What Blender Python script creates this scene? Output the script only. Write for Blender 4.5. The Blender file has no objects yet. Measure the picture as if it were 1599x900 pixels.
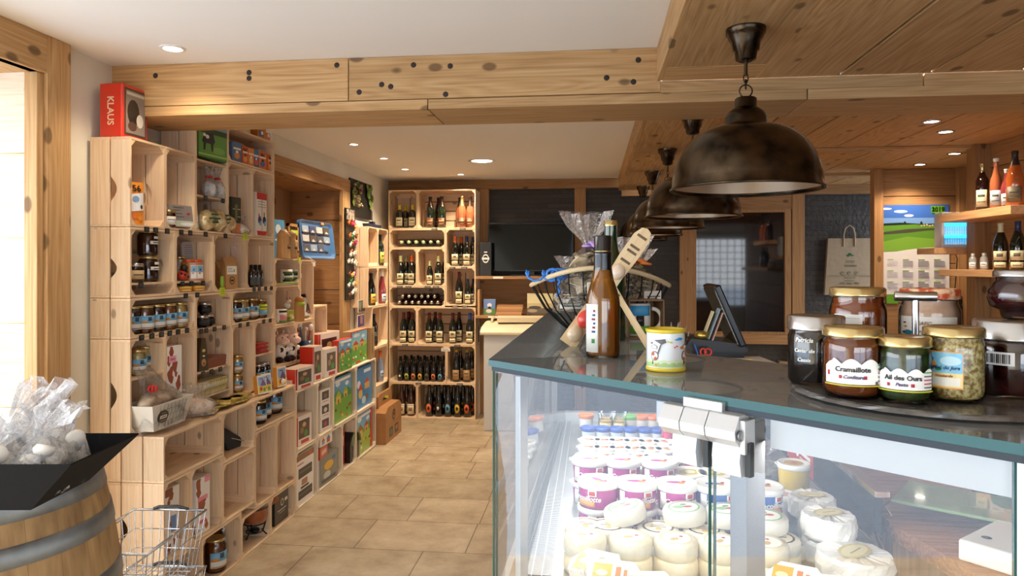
import bpy, math, random
from mathutils import Matrix, Vector
from math import sin, cos, pi, radians, tan, atan2
random.seed(7)
C = bpy.context.scene.collection
S = bpy.context.scene
# ---------------------------------------------------------------- camera
EYE = 1.55; FPX = 1100.0; YAW = math.atan(125/1100)
cam = bpy.data.cameras.new('camera'); cam.sensor_width = 36; cam.lens = 36*FPX/1599
cam.shift_y = -35/1599; cam.clip_start = .05
co = bpy.data.objects.new('camera', cam); C.objects.link(co)
co.location = (0, 0, EYE); co.rotation_euler = (pi/2, 0, YAW); S.camera = co
# ---------------------------------------------------------------- view, world, sun
S.view_settings.view_transform = 'Standard'; S.view_settings.look = 'None'
S.view_settings.gamma = 1; S.view_settings.use_curve_mapping = False
S.view_settings.exposure = 0.44
S.cycles.use_denoising = True; S.cycles.max_bounces = 10; S.cycles.transparent_max_bounces = 24
S.cycles.diffuse_bounces = 5; S.cycles.glossy_bounces = 4; S.cycles.caustics_reflective = False; S.cycles.caustics_refractive = False
S.cycles.sample_clamp_indirect = 6
w = bpy.data.worlds.new('daylight'); S.world = w; w.use_nodes = True
bg = w.node_tree.nodes['Background']; bg.inputs[0].default_value = (.88, .94, 1, 1); bg.inputs[1].default_value = 4.4
def light(name, kind, loc, energy, color=(1, 1, 1), rot=(0, 0, 0), **k):
    l = bpy.data.lights.new(name, kind); l.energy = energy; l.color = color
    for a, b in k.items(): setattr(l, a, b)
    o = bpy.data.objects.new(name, l); C.objects.link(o); o.location = loc; o.rotation_euler = rot
    return o
sun = light('sun', 'SUN', (-6, 0, 8), 10.0, (1, .97, .93), angle=radians(1))
sun.rotation_euler = Vector((.62, -.30, -.72)).to_track_quat('-Z', 'Y').to_euler()
for nm, loc, rot, sx, sy in (('front_opening', (.65, -1.86, 1.2), (pi/2, 0, 0), 2.3, 2.0), ('lattice_opening', (2.9, -1.86, 1.4), (pi/2, 0, 0), 1.9, 1.5), ('side_opening', (-2.52, .45, 1.2), (pi/2, 0, -pi/2), 4.1, 2.2)):
    p = light(nm, 'AREA', loc, 1, rot=rot, shape='RECTANGLE', size=sx, size_y=sy); p.rotation_euler = rot; p.data.cycles.is_portal = True
WARM = (1, .80, .58)
def spot(x, y, z, e, size=120, r=.035, col=WARM):
    light('downlight_lamp', 'SPOT', (x, y, z), e, col, (0, 0, 0), spot_size=radians(size), spot_blend=.6, shadow_soft_size=r)
# ---------------------------------------------------------------- materials
MATS = {}
def nodes(name):
    m = bpy.data.materials.new(name); m.use_nodes = True; return m, m.node_tree.nodes, m.node_tree.links, m.node_tree.nodes['Principled BSDF']
def srgb(c):
    if isinstance(c, str): c = [int(c[i:i+2], 16)/255 for i in (0, 2, 4)]
    return tuple(((v/12.92) if v <= .04045 else ((v+.055)/1.055)**2.4) for v in c) + (1,)
def M(c, rough=.5, metal=0, coat=0, tr=0, spec=.5, emit=0, ior=1.45, bump=0):
    key = (c, rough, metal, coat, tr, spec, emit, ior, bump)
    if key in MATS: return MATS[key]
    m, n, l, b = nodes('paint_'+str(c)); b.inputs['Base Color'].default_value = srgb(c); b.inputs['Roughness'].default_value = rough
    b.inputs['Metallic'].default_value = metal; b.inputs['Coat Weight'].default_value = coat; b.inputs['Transmission Weight'].default_value = tr
    b.inputs['Specular IOR Level'].default_value = spec; b.inputs['IOR'].default_value = ior
    if emit: b.inputs['Emission Color'].default_value = srgb(c); b.inputs['Emission Strength'].default_value = emit
    if bump:
        t = n.new('ShaderNodeTexNoise'); t.inputs['Scale'].default_value = bump; t.inputs['Detail'].default_value = 3
        tc = n.new('ShaderNodeTexCoord'); l.new(tc.outputs['Object'], t.inputs['Vector'])
        bp = n.new('ShaderNodeBump'); bp.inputs['Strength'].default_value = .5; bp.inputs['Distance'].default_value = .01
        l.new(t.outputs['Fac'], bp.inputs['Height']); l.new(bp.outputs[0], b.inputs['Normal'])
    MATS[key] = m; return m
def ramp(n, stops):
    r = n.new('ShaderNodeValToRGB'); e = r.color_ramp.elements
    while len(e) < len(stops): e.new(.5)
    for q, (p, c) in zip(e, stops): q.position = p; q.color = srgb(c) if isinstance(c, str) else c
    return r
def math_(n, l, op, a, b=None):
    m = n.new('ShaderNodeMath'); m.operation = op
    for i, v in enumerate((a, b)):
        if v is None: continue
        if isinstance(v, (int, float)): m.inputs[i].default_value = v
        else: l.new(v, m.inputs[i])
    return m.outputs[0]
def wood(axis, dark, mid, light_, rough=.55, scale=1.0, knots=.5, ring=1.0):
    """planed timber: grain runs along axis 0/1/2, each plank of a mesh takes its own stretch of the pattern"""
    key = ('wood', axis, dark, mid, light_, rough, scale, knots, ring)
    if key in MATS: return MATS[key]
    m, n, l, b = nodes('timber'); tc = n.new('ShaderNodeTexCoord'); geo = n.new('ShaderNodeNewGeometry'); oi = n.new('ShaderNodeObjectInfo')
    rnd = math_(n, l, 'ADD', geo.outputs['Random Per Island'], oi.outputs['Random'])
    off = math_(n, l, 'MULTIPLY', rnd, 37.0)
    cmb = n.new('ShaderNodeCombineXYZ')
    for i in range(3): l.new(off, cmb.inputs[i])
    add = n.new('ShaderNodeVectorMath'); add.operation = 'ADD'; l.new(tc.outputs['Object'], add.inputs[0]); l.new(cmb.outputs[0], add.inputs[1])
    mp = n.new('ShaderNodeMapping'); sc = [9*scale]*3; sc[axis] = .7*scale; mp.inputs['Scale'].default_value = sc; l.new(add.outputs[0], mp.inputs[0])
    big = n.new('ShaderNodeTexNoise'); big.inputs['Scale'].default_value = 1.0; big.inputs['Detail'].default_value = 2; l.new(mp.outputs[0], big.inputs['Vector'])
    bands = math_(n, l, 'FRACT', math_(n, l, 'MULTIPLY', big.outputs['Fac'], 14.0*ring))
    tri = math_(n, l, 'ABSOLUTE', math_(n, l, 'SUBTRACT', bands, .5))
    mp2 = n.new('ShaderNodeMapping'); sc = [150*scale]*3; sc[axis] = 3*scale; mp2.inputs['Scale'].default_value = sc; l.new(add.outputs[0], mp2.inputs[0])
    fine = n.new('ShaderNodeTexNoise'); fine.inputs['Scale'].default_value = 1; fine.inputs['Detail'].default_value = 3; l.new(mp2.outputs[0], fine.inputs['Vector'])
    v = math_(n, l, 'ADD', math_(n, l, 'MULTIPLY', tri, .42), math_(n, l, 'MULTIPLY', fine.outputs['Fac'], .85))
    r = ramp(n, [(.1, dark), (.5, mid), (.95, light_)]); l.new(v, r.inputs[0])
    mp3 = n.new('ShaderNodeMapping'); sc = [7.5]*3; sc[axis] = 4.2; mp3.inputs['Scale'].default_value = sc; l.new(add.outputs[0], mp3.inputs[0])
    vo = n.new('ShaderNodeTexVoronoi'); vo.inputs['Scale'].default_value = 1; l.new(mp3.outputs[0], vo.inputs['Vector'])
    kr = ramp(n, [(.115*knots*2, (1, 1, 1, 1)), (.165*knots*2, (0, 0, 0, 1))]); l.new(vo.outputs['Distance'], kr.inputs[0])
    mx = n.new('ShaderNodeMixRGB'); l.new(math_(n, l, 'MULTIPLY', kr.outputs[0], .75), mx.inputs[0]); l.new(r.outputs[0], mx.inputs[1])
    mx.inputs[2].default_value = tuple(v*.38 for v in srgb(dark)[:3])+(1,)
    hs = n.new('ShaderNodeHueSaturation'); l.new(mx.outputs[0], hs.inputs['Color'])
    wn = n.new('ShaderNodeTexWhiteNoise'); wn.noise_dimensions = '1D'; l.new(rnd, wn.inputs['W'])
    l.new(math_(n, l, 'ADD', math_(n, l, 'MULTIPLY', wn.outputs['Value'], .26), .86), hs.inputs['Value'])
    l.new(hs.outputs[0], b.inputs['Base Color']); b.inputs['Roughness'].default_value = rough; b.inputs['Specular IOR Level'].default_value = .3
    bp = n.new('ShaderNodeBump'); bp.inputs['Strength'].default_value = .25; bp.inputs['Distance'].default_value = .004; l.new(v, bp.inputs['Height']); l.new(bp.outputs[0], b.inputs['Normal'])
    MATS[key] = m; return m
def pine(a): return wood(a, 'd6ae84', 'e6c7a2', 'f1dabb', .5, 1, .38)
def palew(a): return wood(a, 'cdb698', 'e4d3b9', 'f0e4d0', .6, 1, .4)
def old(a): return wood(a, '8f6a42', 'bd9564', 'd4b184', .65, .8, .5, 1.2)
def brown(a): return wood(a, '7f5837', 'a1784e', 'b68e62', .6, .8, .45)
def clear(tint=(1, 1, 1), rough=.0, low=.04, high=1.0, key=None, crinkle=0, dust=0):
    """thin clear pane or film: lets light straight through, mirrors more towards grazing"""
    k = ('clear', tint, rough, low, high, crinkle, dust)
    if k in MATS: return MATS[k]
    m, n, l, b = nodes('clear_sheet'); n.remove(b); out = n['Material Output']
    t = n.new('ShaderNodeBsdfTransparent'); t.inputs[0].default_value = tuple(tint)+(1,)
    g = n.new('ShaderNodeBsdfGlossy'); g.inputs['Roughness'].default_value = rough
    lw = n.new('ShaderNodeFresnel'); lw.inputs['IOR'].default_value = 1.5
    mr = n.new('ShaderNodeMapRange'); mr.inputs['From Min'].default_value = .04; mr.inputs['From Max'].default_value = 1; mr.inputs['To Min'].default_value = low; mr.inputs['To Max'].default_value = high
    l.new(lw.outputs[0], mr.inputs['Value']); mx = n.new('ShaderNodeMixShader'); l.new(mr.outputs[0], mx.inputs[0]); l.new(t.outputs[0], mx.inputs[1]); l.new(g.outputs[0], mx.inputs[2]); l.new(mx.outputs[0], out.inputs[0])
    if dust:
        d = n.new('ShaderNodeBsdfDiffuse'); d.inputs[0].default_value = (.8, .82, .84, 1); m9 = n.new('ShaderNodeMixShader'); m9.inputs[0].default_value = dust; l.new(mx.outputs[0], m9.inputs[1]); l.new(d.outputs[0], m9.inputs[2]); l.new(m9.outputs[0], out.inputs[0])
    if crinkle:
        tc = n.new('ShaderNodeTexCoord'); v = n.new('ShaderNodeTexVoronoi'); v.inputs['Scale'].default_value = crinkle; l.new(tc.outputs['Object'], v.inputs['Vector'])
        bp = n.new('ShaderNodeBump'); bp.inputs['Strength'].default_value = 1; bp.inputs['Distance'].default_value = .02; l.new(v.outputs['Distance'], bp.inputs['Height']); l.new(bp.outputs[0], g.inputs['Normal']); l.new(bp.outputs[0], lw.inputs['Normal'])
    MATS[k] = m; return m
def film(white=.25, gloss=.25, scale=30, rough=.12):
    """crinkled cellophane: see-through, milky where it bunches, with small highlights"""
    k = ('film', white, gloss, scale, rough)
    if k in MATS: return MATS[k]
    m, n, l, b = nodes('cellophane_film'); n.remove(b); out = n['Material Output']; tc = n.new('ShaderNodeTexCoord')
    no = n.new('ShaderNodeTexNoise'); no.inputs['Scale'].default_value = scale; no.inputs['Detail'].default_value = 3; no.inputs['Distortion'].default_value = 1.5; l.new(tc.outputs['Object'], no.inputs['Vector'])
    bp = n.new('ShaderNodeBump'); bp.inputs['Strength'].default_value = .8; bp.inputs['Distance'].default_value = .012; l.new(no.outputs['Fac'], bp.inputs['Height'])
    t = n.new('ShaderNodeBsdfTransparent'); d = n.new('ShaderNodeBsdfDiffuse'); d.inputs[0].default_value = (.9, .9, .92, 1); tl = n.new('ShaderNodeBsdfTranslucent'); tl.inputs[0].default_value = (.9, .9, .92, 1)
    g = n.new('ShaderNodeBsdfGlossy'); g.inputs['Roughness'].default_value = rough; l.new(bp.outputs[0], g.inputs['Normal'])
    m1 = n.new('ShaderNodeMixShader'); m1.inputs[0].default_value = .5; l.new(d.outputs[0], m1.inputs[1]); l.new(tl.outputs[0], m1.inputs[2])
    r = ramp(n, [(.45, (0, 0, 0, 1)), (.75, (1, 1, 1, 1))]); l.new(no.outputs['Fac'], r.inputs[0])
    m2 = n.new('ShaderNodeMixShader'); l.new(math_(n, l, 'ADD', math_(n, l, 'MULTIPLY', r.outputs[0], white*1.6), white*.35), m2.inputs[0]); l.new(t.outputs[0], m2.inputs[1]); l.new(m1.outputs[0], m2.inputs[2])
    lw = n.new('ShaderNodeLayerWeight'); lw.inputs[0].default_value = .35; l.new(bp.outputs[0], lw.inputs['Normal'])
    m3 = n.new('ShaderNodeMixShader'); l.new(math_(n, l, 'MULTIPLY', lw.outputs['Fresnel'], gloss), m3.inputs[0]); l.new(m2.outputs[0], m3.inputs[1]); l.new(g.outputs[0], m3.inputs[2]); l.new(m3.outputs[0], out.inputs[0])
    MATS[k] = m; return m
def noisy(c1, c2, scale=8, rough=.5, detail=4, lo=.35, hi=.65, bump=0, coat=0, metal=0):
    k = ('noisy', c1, c2, scale, rough, detail, lo, hi, bump, coat, metal)
    if k in MATS: return MATS[k]
    m, n, l, b = nodes('mottled'); tc = n.new('ShaderNodeTexCoord'); t = n.new('ShaderNodeTexNoise'); t.inputs['Scale'].default_value = scale; t.inputs['Detail'].default_value = detail
    l.new(tc.outputs['Object'], t.inputs['Vector']); r = ramp(n, [(lo, c1), (hi, c2)]); l.new(t.outputs['Fac'], r.inputs[0]); l.new(r.outputs[0], b.inputs['Base Color'])
    b.inputs['Roughness'].default_value = rough; b.inputs['Coat Weight'].default_value = coat; b.inputs['Metallic'].default_value = metal
    if bump:
        bp = n.new('ShaderNodeBump'); bp.inputs['Strength'].default_value = .6; bp.inputs['Distance'].default_value = bump; l.new(t.outputs['Fac'], bp.inputs['Height']); l.new(bp.outputs[0], b.inputs['Normal'])
    MATS[k] = m; return m
WHITE = M('efeae2', .5); PAPER = M('f2efe6', .6); BLACK = M('121213', .35); STEEL = M('c8c9cb', .25, 1); CHROME = M('e6e6e6', .12, 1); GOLD = M('cfb982', .25, .9); SILVER = M('c4c4c6', .25, 1)
ALU = M('c9cacb', .42, .6)
# ---------------------------------------------------------------- mesh building
class MB:
    def __init__(s): s.v = []; s.f = []; s.m = []; s.sm = []; s.T = None
    def add(s, vs, fs, mi=0, sm=False):
        o = len(s.v)
        if s.T is not None: vs = [s.T @ Vector(p) for p in vs]
        s.v += [tuple(p) for p in vs]; s.f += [tuple(i+o for i in f) for f in fs]; s.m += [mi]*len(fs); s.sm += [sm]*len(fs); return s
    def box(s, x0, x1, y0, y1, z0, z1, mi=0):
        return s.add([(x, y, z) for x in (x0, x1) for y in (y0, y1) for z in (z0, z1)], [(0, 1, 3, 2), (4, 6, 7, 5), (0, 4, 5, 1), (2, 3, 7, 6), (0, 2, 6, 4), (1, 5, 7, 3)], mi)
    def cbox(s, x, y, z0, w_, d, h, mi=0): return s.box(x-w_/2, x+w_/2, y-d/2, y+d/2, z0, z0+h, mi)
    def lathe(s, prof, seg=24, c=(0, 0, 0), mi=0, sm=True, caps=True, sx=1, sy=1):
        vs = []; fs = []
        for r, z in prof:
            for k in range(seg): a = 2*pi*k/seg; vs.append((c[0]+r*cos(a)*sx, c[1]+r*sin(a)*sy, c[2]+z))
        for i in range(len(prof)-1):
            for k in range(seg): k2 = (k+1) % seg; fs.append((i*seg+k, i*seg+k2, (i+1)*seg+k2, (i+1)*seg+k))
        s.add(vs, fs, mi, sm)
        if caps:
            for i, fl in ((0, True), (len(prof)-1, False)):
                if prof[i][0] > 1e-5:
                    ring = list(range(seg)); ring = ring[::-1] if fl else ring
                    s.add(vs[i*seg:(i+1)*seg], [tuple(ring)], mi, False)
        return s
    def arc(s, r, z0, z1, a0, a1, seg=12, c=(0, 0, 0), mi=0, t=.0006):
        """a label: curved strip with thickness round the z axis"""
        vs = []; fs = []
        for k in range(seg+1):
            a = a0+(a1-a0)*k/seg
            for rr in (r, r+t):
                for z in (z0, z1): vs.append((c[0]+rr*cos(a), c[1]+rr*sin(a), c[2]+z))
        for k in range(seg):
            b = k*4; fs += [(b+2, b+6, b+7, b+3), (b+1, b+5, b+4, b), (b, b+4, b+6, b+2), (b+3, b+7, b+5, b+1)]
        fs += [(0, 2, 3, 1), (seg*4+1, seg*4+3, seg*4+2, seg*4)]
        return s.add(vs, fs, mi, True)
    def prism(s, poly, axis, a, b, mi=0, sm=False):
        def P(u, v, t): return ((t, u, v), (u, t, v), (u, v, t))[axis]
        n = len(poly); vs = [P(u, v, a) for u, v in poly]+[P(u, v, b) for u, v in poly]
        s.add(vs, [tuple(range(n))[::-1], tuple(range(n, 2*n))], mi)
        return s.add(vs, [(i, (i+1) % n, n+(i+1) % n, n+i) for i in range(n)], mi, sm)
    def tube(s, pts, r, seg=8, mi=0, closed=False):
        pts = [Vector(p) for p in pts]; n = len(pts); vs = []; fs = []; rr = r if isinstance(r, (list, tuple)) else [r]*n; up = None
        for i, p in enumerate(pts):
            if closed: t = (pts[(i+1) % n]-pts[i-1])
            else: t = pts[min(i+1, n-1)]-pts[max(i-1, 0)]
            t = t.normalized() if t.length > 1e-9 else Vector((0, 0, 1))
            if up is None: up = Vector((0, 0, 1)) if abs(t.z) < .9 else Vector((1, 0, 0))
            a = (up - t*up.dot(t)); a = a.normalized() if a.length > 1e-6 else t.orthogonal().normalized(); up = a; b = t.cross(a)
            for k in range(seg): q = 2*pi*k/seg; vs.append(p+(a*cos(q)+b*sin(q))*rr[i])
        for i in range(n if closed else n-1):
            j = (i+1) % n
            for k in range(seg): k2 = (k+1) % seg; fs.append((i*seg+k, i*seg+k2, j*seg+k2, j*seg+k))
        s.add(vs, fs, mi, True)
        if not closed: s.add(vs[:seg], [tuple(range(seg))[::-1]], mi); s.add(vs[-seg:], [tuple(range(seg))], mi)
        return s
    def ball(s, c, r, mi=0, seg=14, rings=9, sc=(1, 1, 1), jit=0, rnd=random):
        prof = [(max(1e-5, r*sin(pi*i/rings)), -r*cos(pi*i/rings)) for i in range(rings+1)]; vs = []; fs = []
        for rr, z in prof:
            for k in range(seg):
                a = 2*pi*k/seg; j = 1+rnd.uniform(-jit, jit); vs.append((c[0]+rr*cos(a)*sc[0]*j, c[1]+rr*sin(a)*sc[1]*j, c[2]+z*sc[2]*j))
        for i in range(rings):
            for k in range(seg): k2 = (k+1) % seg; fs.append((i*seg+k, i*seg+k2, (i+1)*seg+k2, (i+1)*seg+k))
        return s.add(vs, fs, mi, True)
    def sheet(s, fn, nu, nv, mi=0, t=0):
        """a surface fn(u,v) over [0,1]^2"""
        vs = [fn(i/nu, j/nv) for j in range(nv+1) for i in range(nu+1)]
        return s.add(vs, [(j*(nu+1)+i, j*(nu+1)+i+1, (j+1)*(nu+1)+i+1, (j+1)*(nu+1)+i) for j in range(nv) for i in range(nu)], mi, True)
    def data(s, name, mats, bevel=0):
        me = bpy.data.meshes.new(name); me.from_pydata(s.v, [], s.f)
        for m in (mats if isinstance(mats, (list, tuple)) else [mats]): me.materials.append(m)
        me.polygons.foreach_set('material_index', s.m); me.polygons.foreach_set('use_smooth', s.sm); me.update(); return me
    def build(s, name, mats, parent=None, loc=None, rz=0, bevel=0, thick=0, label=None, sub=0):
        o = bpy.data.objects.new(name, s.data(name, mats)); C.objects.link(o)
        if loc is not None: o.location = loc
        if rz: o.rotation_euler.z = rz
        if parent is not None: o.parent = parent
        if thick: md = o.modifiers.new('thickness', 'SOLIDIFY'); md.thickness = thick; md.offset = 0
        if bevel: md = o.modifiers.new('bevel', 'BEVEL'); md.width = bevel; md.segments = 2; md.limit_method = 'ANGLE'; md.angle_limit = radians(40)
        if sub: md = o.modifiers.new('smooth', 'SUBSURF'); md.levels = sub; md.render_levels = sub
        if label: o['label'] = label
        return o
def tag(o, label, cat, group=None, kind=None):
    o['label'] = label; o['category'] = cat
    if group: o['group'] = group
    if kind: o['kind'] = kind
    return o
def thing(name, label, cat, loc=(0, 0, 0), rz=0, group=None):
    o = bpy.data.objects.new(name, None); C.objects.link(o); o.empty_display_size = .05; o.location = loc; o.rotation_euler.z = rz
    return tag(o, label, cat, group)
def struct(o, label=None):
    o['kind'] = 'structure'
    if label: o['label'] = label
    return o
KIDS = {}
def dup(root, loc, rz=None, label=None, group=None):
    """a copy of a thing with copies of its parts and their sub-parts"""
    if root.name not in KIDS: KIDS[root.name] = [(c, [g for g in C.objects if g.parent == c]) for c in C.objects if c.parent == root]
    r = root.copy(); C.objects.link(r); r.location = loc
    if rz is not None: r.rotation_euler.z = rz
    if label: r['label'] = label
    if group: r['group'] = group
    for c0, gs in KIDS[root.name]:
        c = c0.copy(); C.objects.link(c); c.parent = r
        for g0 in gs: g = g0.copy(); C.objects.link(g); g.parent = c
    return r
class Proto:
    """first use places the built thing itself, later uses copy it"""
    def __init__(s, root): s.r = root; s.used = False
    def put(s, loc, rz=0, label=None, group=None):
        if not s.used:
            s.used = True; KIDS[s.r.name] = [(c, [g for g in C.objects if g.parent == c]) for c in C.objects if c.parent == s.r]
            s.r.location = loc; s.r.rotation_euler.z = rz
            if label: s.r['label'] = label
            if group: s.r['group'] = group
            return s.r
        return dup(s.r, loc, rz, label, group)
PROT = {}
def proto(key, fn):
    if key not in PROT: PROT[key] = Proto(fn())
    return PROT[key]
def text_mesh(txt, size, depth=.0004, shear=0, spacing=1):
    cu = bpy.data.curves.new('writing', 'FONT'); cu.body = txt; cu.size = size; cu.extrude = depth; cu.align_x = 'CENTER'; cu.align_y = 'CENTER'; cu.shear = shear; cu.resolution_u = 3; cu.offset = size*.018; cu.space_character = spacing
    o = bpy.data.objects.new('writing', cu); C.objects.link(o); dg = bpy.context.evaluated_depsgraph_get(); me = bpy.data.meshes.new_from_object(o.evaluated_get(dg)); bpy.data.objects.remove(o); bpy.data.curves.remove(cu); return me
def writing(txt, size, mat, parent, fn, name='lettering', shear=0, bold=0):
    """letters laid on a surface: fn maps (u, v, lift) of the flat text to the parent's space"""
    me = text_mesh(txt, size, shear=shear)
    for v in me.vertices: v.co = fn(v.co.x, v.co.y, v.co.z)
    me.materials.clear(); me.materials.append(mat); o = bpy.data.objects.new(name, me); C.objects.link(o); o.parent = parent; return o
def round_fn(r, ang, zc):   # text wrapped round a cylinder, centre at angle ang
    return lambda u, v, t: Vector(((r+.0009+t)*cos(ang+u/r), (r+.0009+t)*sin(ang+u/r), zc+v))
def plane_fn(o, ux, uy):
    o = Vector(o); ux = Vector(ux).normalized(); uy = Vector(uy).normalized(); n = ux.cross(uy)
    return lambda u, v, t: o+ux*u+uy*v+n*(t+.0006)
# rays of the photographer's eye, to read where something standing on a known plane is
def ray(px, py):
    a = (px-800)/FPX; b = (415-py)/FPX; c, s_ = cos(YAW), sin(YAW); return (-s_+a*c, c+a*s_, b)
def at_x(px, py, X): r = ray(px, py); t = X/r[0]; return Vector((X, t*r[1], EYE+t*r[2]))
def at_y(px, py, Y): r = ray(px, py); t = Y/r[1]; return Vector((t*r[0], Y, EYE+t*r[2]))
def at_z(px, py, Z): r = ray(px, py); t = (Z-EYE)/r[2]; return Vector((t*r[0], t*r[1], Z))
# ================================================================ THE ROOM
PLASTER = noisy('ded7c2', 'e7e1ce', 3, .8); CEIL = M('f3f0e9', .8); DARK = M('1a1411', .9)
# floor: stone tiles, procedural joints
m, n, l, b = nodes('stone_tiles'); tc = n.new('ShaderNodeTexCoord'); mp = n.new('ShaderNodeMapping'); mp.inputs['Location'].default_value = (.06, -4.175, 0); l.new(tc.outputs['Object'], mp.inputs[0])
br = n.new('ShaderNodeTexBrick'); br.offset = .37; br.squash = .72; br.squash_frequency = 3; br.inputs['Scale'].default_value = 1; br.inputs['Brick Width'].default_value = .62; br.inputs['Row Height'].default_value = .435; br.inputs['Mortar Size'].default_value = .0035; br.inputs['Mortar Smooth'].default_value = .2
br.inputs['Color1'].default_value = (1, 1, 1, 1); br.inputs['Color2'].default_value = (.86, .86, .86, 1); br.inputs['Mortar'].default_value = (.34, .3, .26, 1); l.new(mp.outputs[0], br.inputs['Vector'])
no = n.new('ShaderNodeTexNoise'); no.inputs['Scale'].default_value = 5; no.inputs['Detail'].default_value = 8; no.inputs['Roughness'].default_value = .65; l.new(tc.outputs['Object'], no.inputs['Vector'])
r = ramp(n, [(.32, '9f8a6e'), (.5, 'b8a486'), (.72, 'cfbfa3')]); l.new(no.outputs['Fac'], r.inputs[0])
mx = n.new('ShaderNodeMixRGB'); mx.blend_type = 'MULTIPLY'; mx.inputs[0].default_value = 1; l.new(r.outputs[0], mx.inputs[1]); l.new(br.outputs['Color'], mx.inputs[2]); l.new(mx.outputs[0], b.inputs['Base Color']); b.inputs['Roughness'].default_value = .42
bp = n.new('ShaderNodeBump'); bp.inputs['Strength'].default_value = .3; bp.inputs['Distance'].default_value = .004; l.new(no.outputs['Fac'], bp.inputs['Height']); l.new(bp.outputs[0], b.inputs['Normal'])
TILES = m
struct(MB().box(-2.6, 4.3, -1.95, 7.4, -.06, 0).build('floor', TILES), 'beige stone floor tiles')
m, n, l, b = nodes('asphalt'); tc = n.new('ShaderNodeTexCoord'); no = n.new('ShaderNodeTexNoise'); no.inputs['Scale'].default_value = 60; no.inputs['Detail'].default_value = 6; l.new(tc.outputs['Object'], no.inputs['Vector'])
r = ramp(n, [(.35, '6f7c8e'), (.65, '9facbd')]); l.new(no.outputs['Fac'], r.inputs[0]); l.new(r.outputs[0], b.inputs['Base Color']); b.inputs['Roughness'].default_value = .9
MB().box(-40, 40, -40, 40, -.3, -.08).build('ground', m)['kind'] = 'structure'
# ceilings
struct(MB().box(-2.6, .3, -1.95, 2.97, 2.45, 2.52).build('ceiling', CEIL))
struct(MB().box(-2.6, .3, 3.26, 7.4, 2.45, 2.52).build('ceiling', CEIL))
def boards(x0, x1, y0, y1, z, wd, gap, name, mat):
    mb = MB(); x = x0
    while x < x1-.02:
        w2 = wd*random.uniform(.92, 1.08); xe = min(x1, x+w2); ys = y0
        cut = y0+random.uniform(.3, .7)*(y1-y0)
        mb.box(x+gap/2, xe-gap/2, y0, y1, z, z+.03); x += w2
    mb.box(x0, x1, y0, y1, z+.03, z+.10, 1)
    return struct(mb.build(name, [mat, DARK], bevel=.002))
boards(.655, 4.3, -1.95, 2.95, 2.312, .335, .012, 'ceiling', old(1))
boards(.655, 3.4, 3.31, 7.4, 2.357, .335, .012, 'ceiling', old(1))
# beams
WO = [old(0), old(1), old(2)]
mb = MB()
mb.box(-2.15, -1.05, 2.95, 3.0, 2.265, 2.449); mb.box(-1.046, .28, 2.95, 3.0, 2.265, 2.449); mb.box(.28, 1.3, 2.95, 3.0, 2.262, 2.311); mb.box(1.305, 3.4, 2.95, 3.0, 2.262, 2.311)
mb.box(-2.15, -.7, 2.952, 3.30, 2.22, 2.262); mb.box(-.696, .86, 2.952, 3.30, 2.22, 2.262); mb.box(.864, 3.4, 2.952, 3.30, 2.22, 2.262)
mb.box(-2.15, .28, 3.26, 3.30, 2.262, 2.449); mb.box(.655, 3.4, 3.26, 3.30, 2.262, 2.356)
for x, z in ((-1.94, 2.40), (-1.5, 2.40), (-1.5, 2.375), (-1.0, 2.30), (-.6, 2.40), (-.62, 2.28), (-.9, 2.33), (-.86, 2.32), (-.76, 2.41), (.06, 2.33), (.19, 2.40), (.17, 2.31), (-1.1, 2.42)):
    mb.lathe([(.011, 0), (.011, .002)], 12, (0, 0, 0), 1) if False else None
    k = MB(); mb.T = Matrix.Translation((x, 2.951, z)) @ Matrix.Rotation(pi/2, 4, 'X'); mb.lathe([(.013, 0), (.011, .0025), (.003, .003)], 12, mi=1); mb.T = None
struct(mb.build('trim_1', [old(0), M('2c211b', .6)], bevel=.002), 'pale timber ceiling beam clad in boards across the room')
mb = MB()   # box beam running away from the camera, carrying the lamps
mb.box(.285, .655, -1.9, 2.75, 2.31, 2.33, 0); mb.box(.285, .655, 2.755, 2.95, 2.31, 2.33, 1); mb.box(.265, .285, -1.9, 2.95, 2.31, 2.449, 0)
mb.box(.285, .655, 3.30, 7.2, 2.31, 2.33, 0); mb.box(.265, .285, 3.30, 7.2, 2.31, 2.449, 0); mb.box(.655, .67, -1.9, 2.95, 2.311, 2.35, 0); mb.box(.655, .67, 3.3, 7.2, 2.311, 2.37, 0); mb.box(.265, .67, 7.18, 7.2, 2.311, 2.45, 1)
struct(mb.build('trim_2', [old(1), old(0)], bevel=.002), 'boxed timber beam that carries the pendant lamps')
struct(MB().box(.67, 3.2, 5.02, 5.12, 2.335, 2.356).box(.67, 2.4, 6.4, 6.52, 2.33, 2.356).build('trim_3', old(0), bevel=.003))
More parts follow.
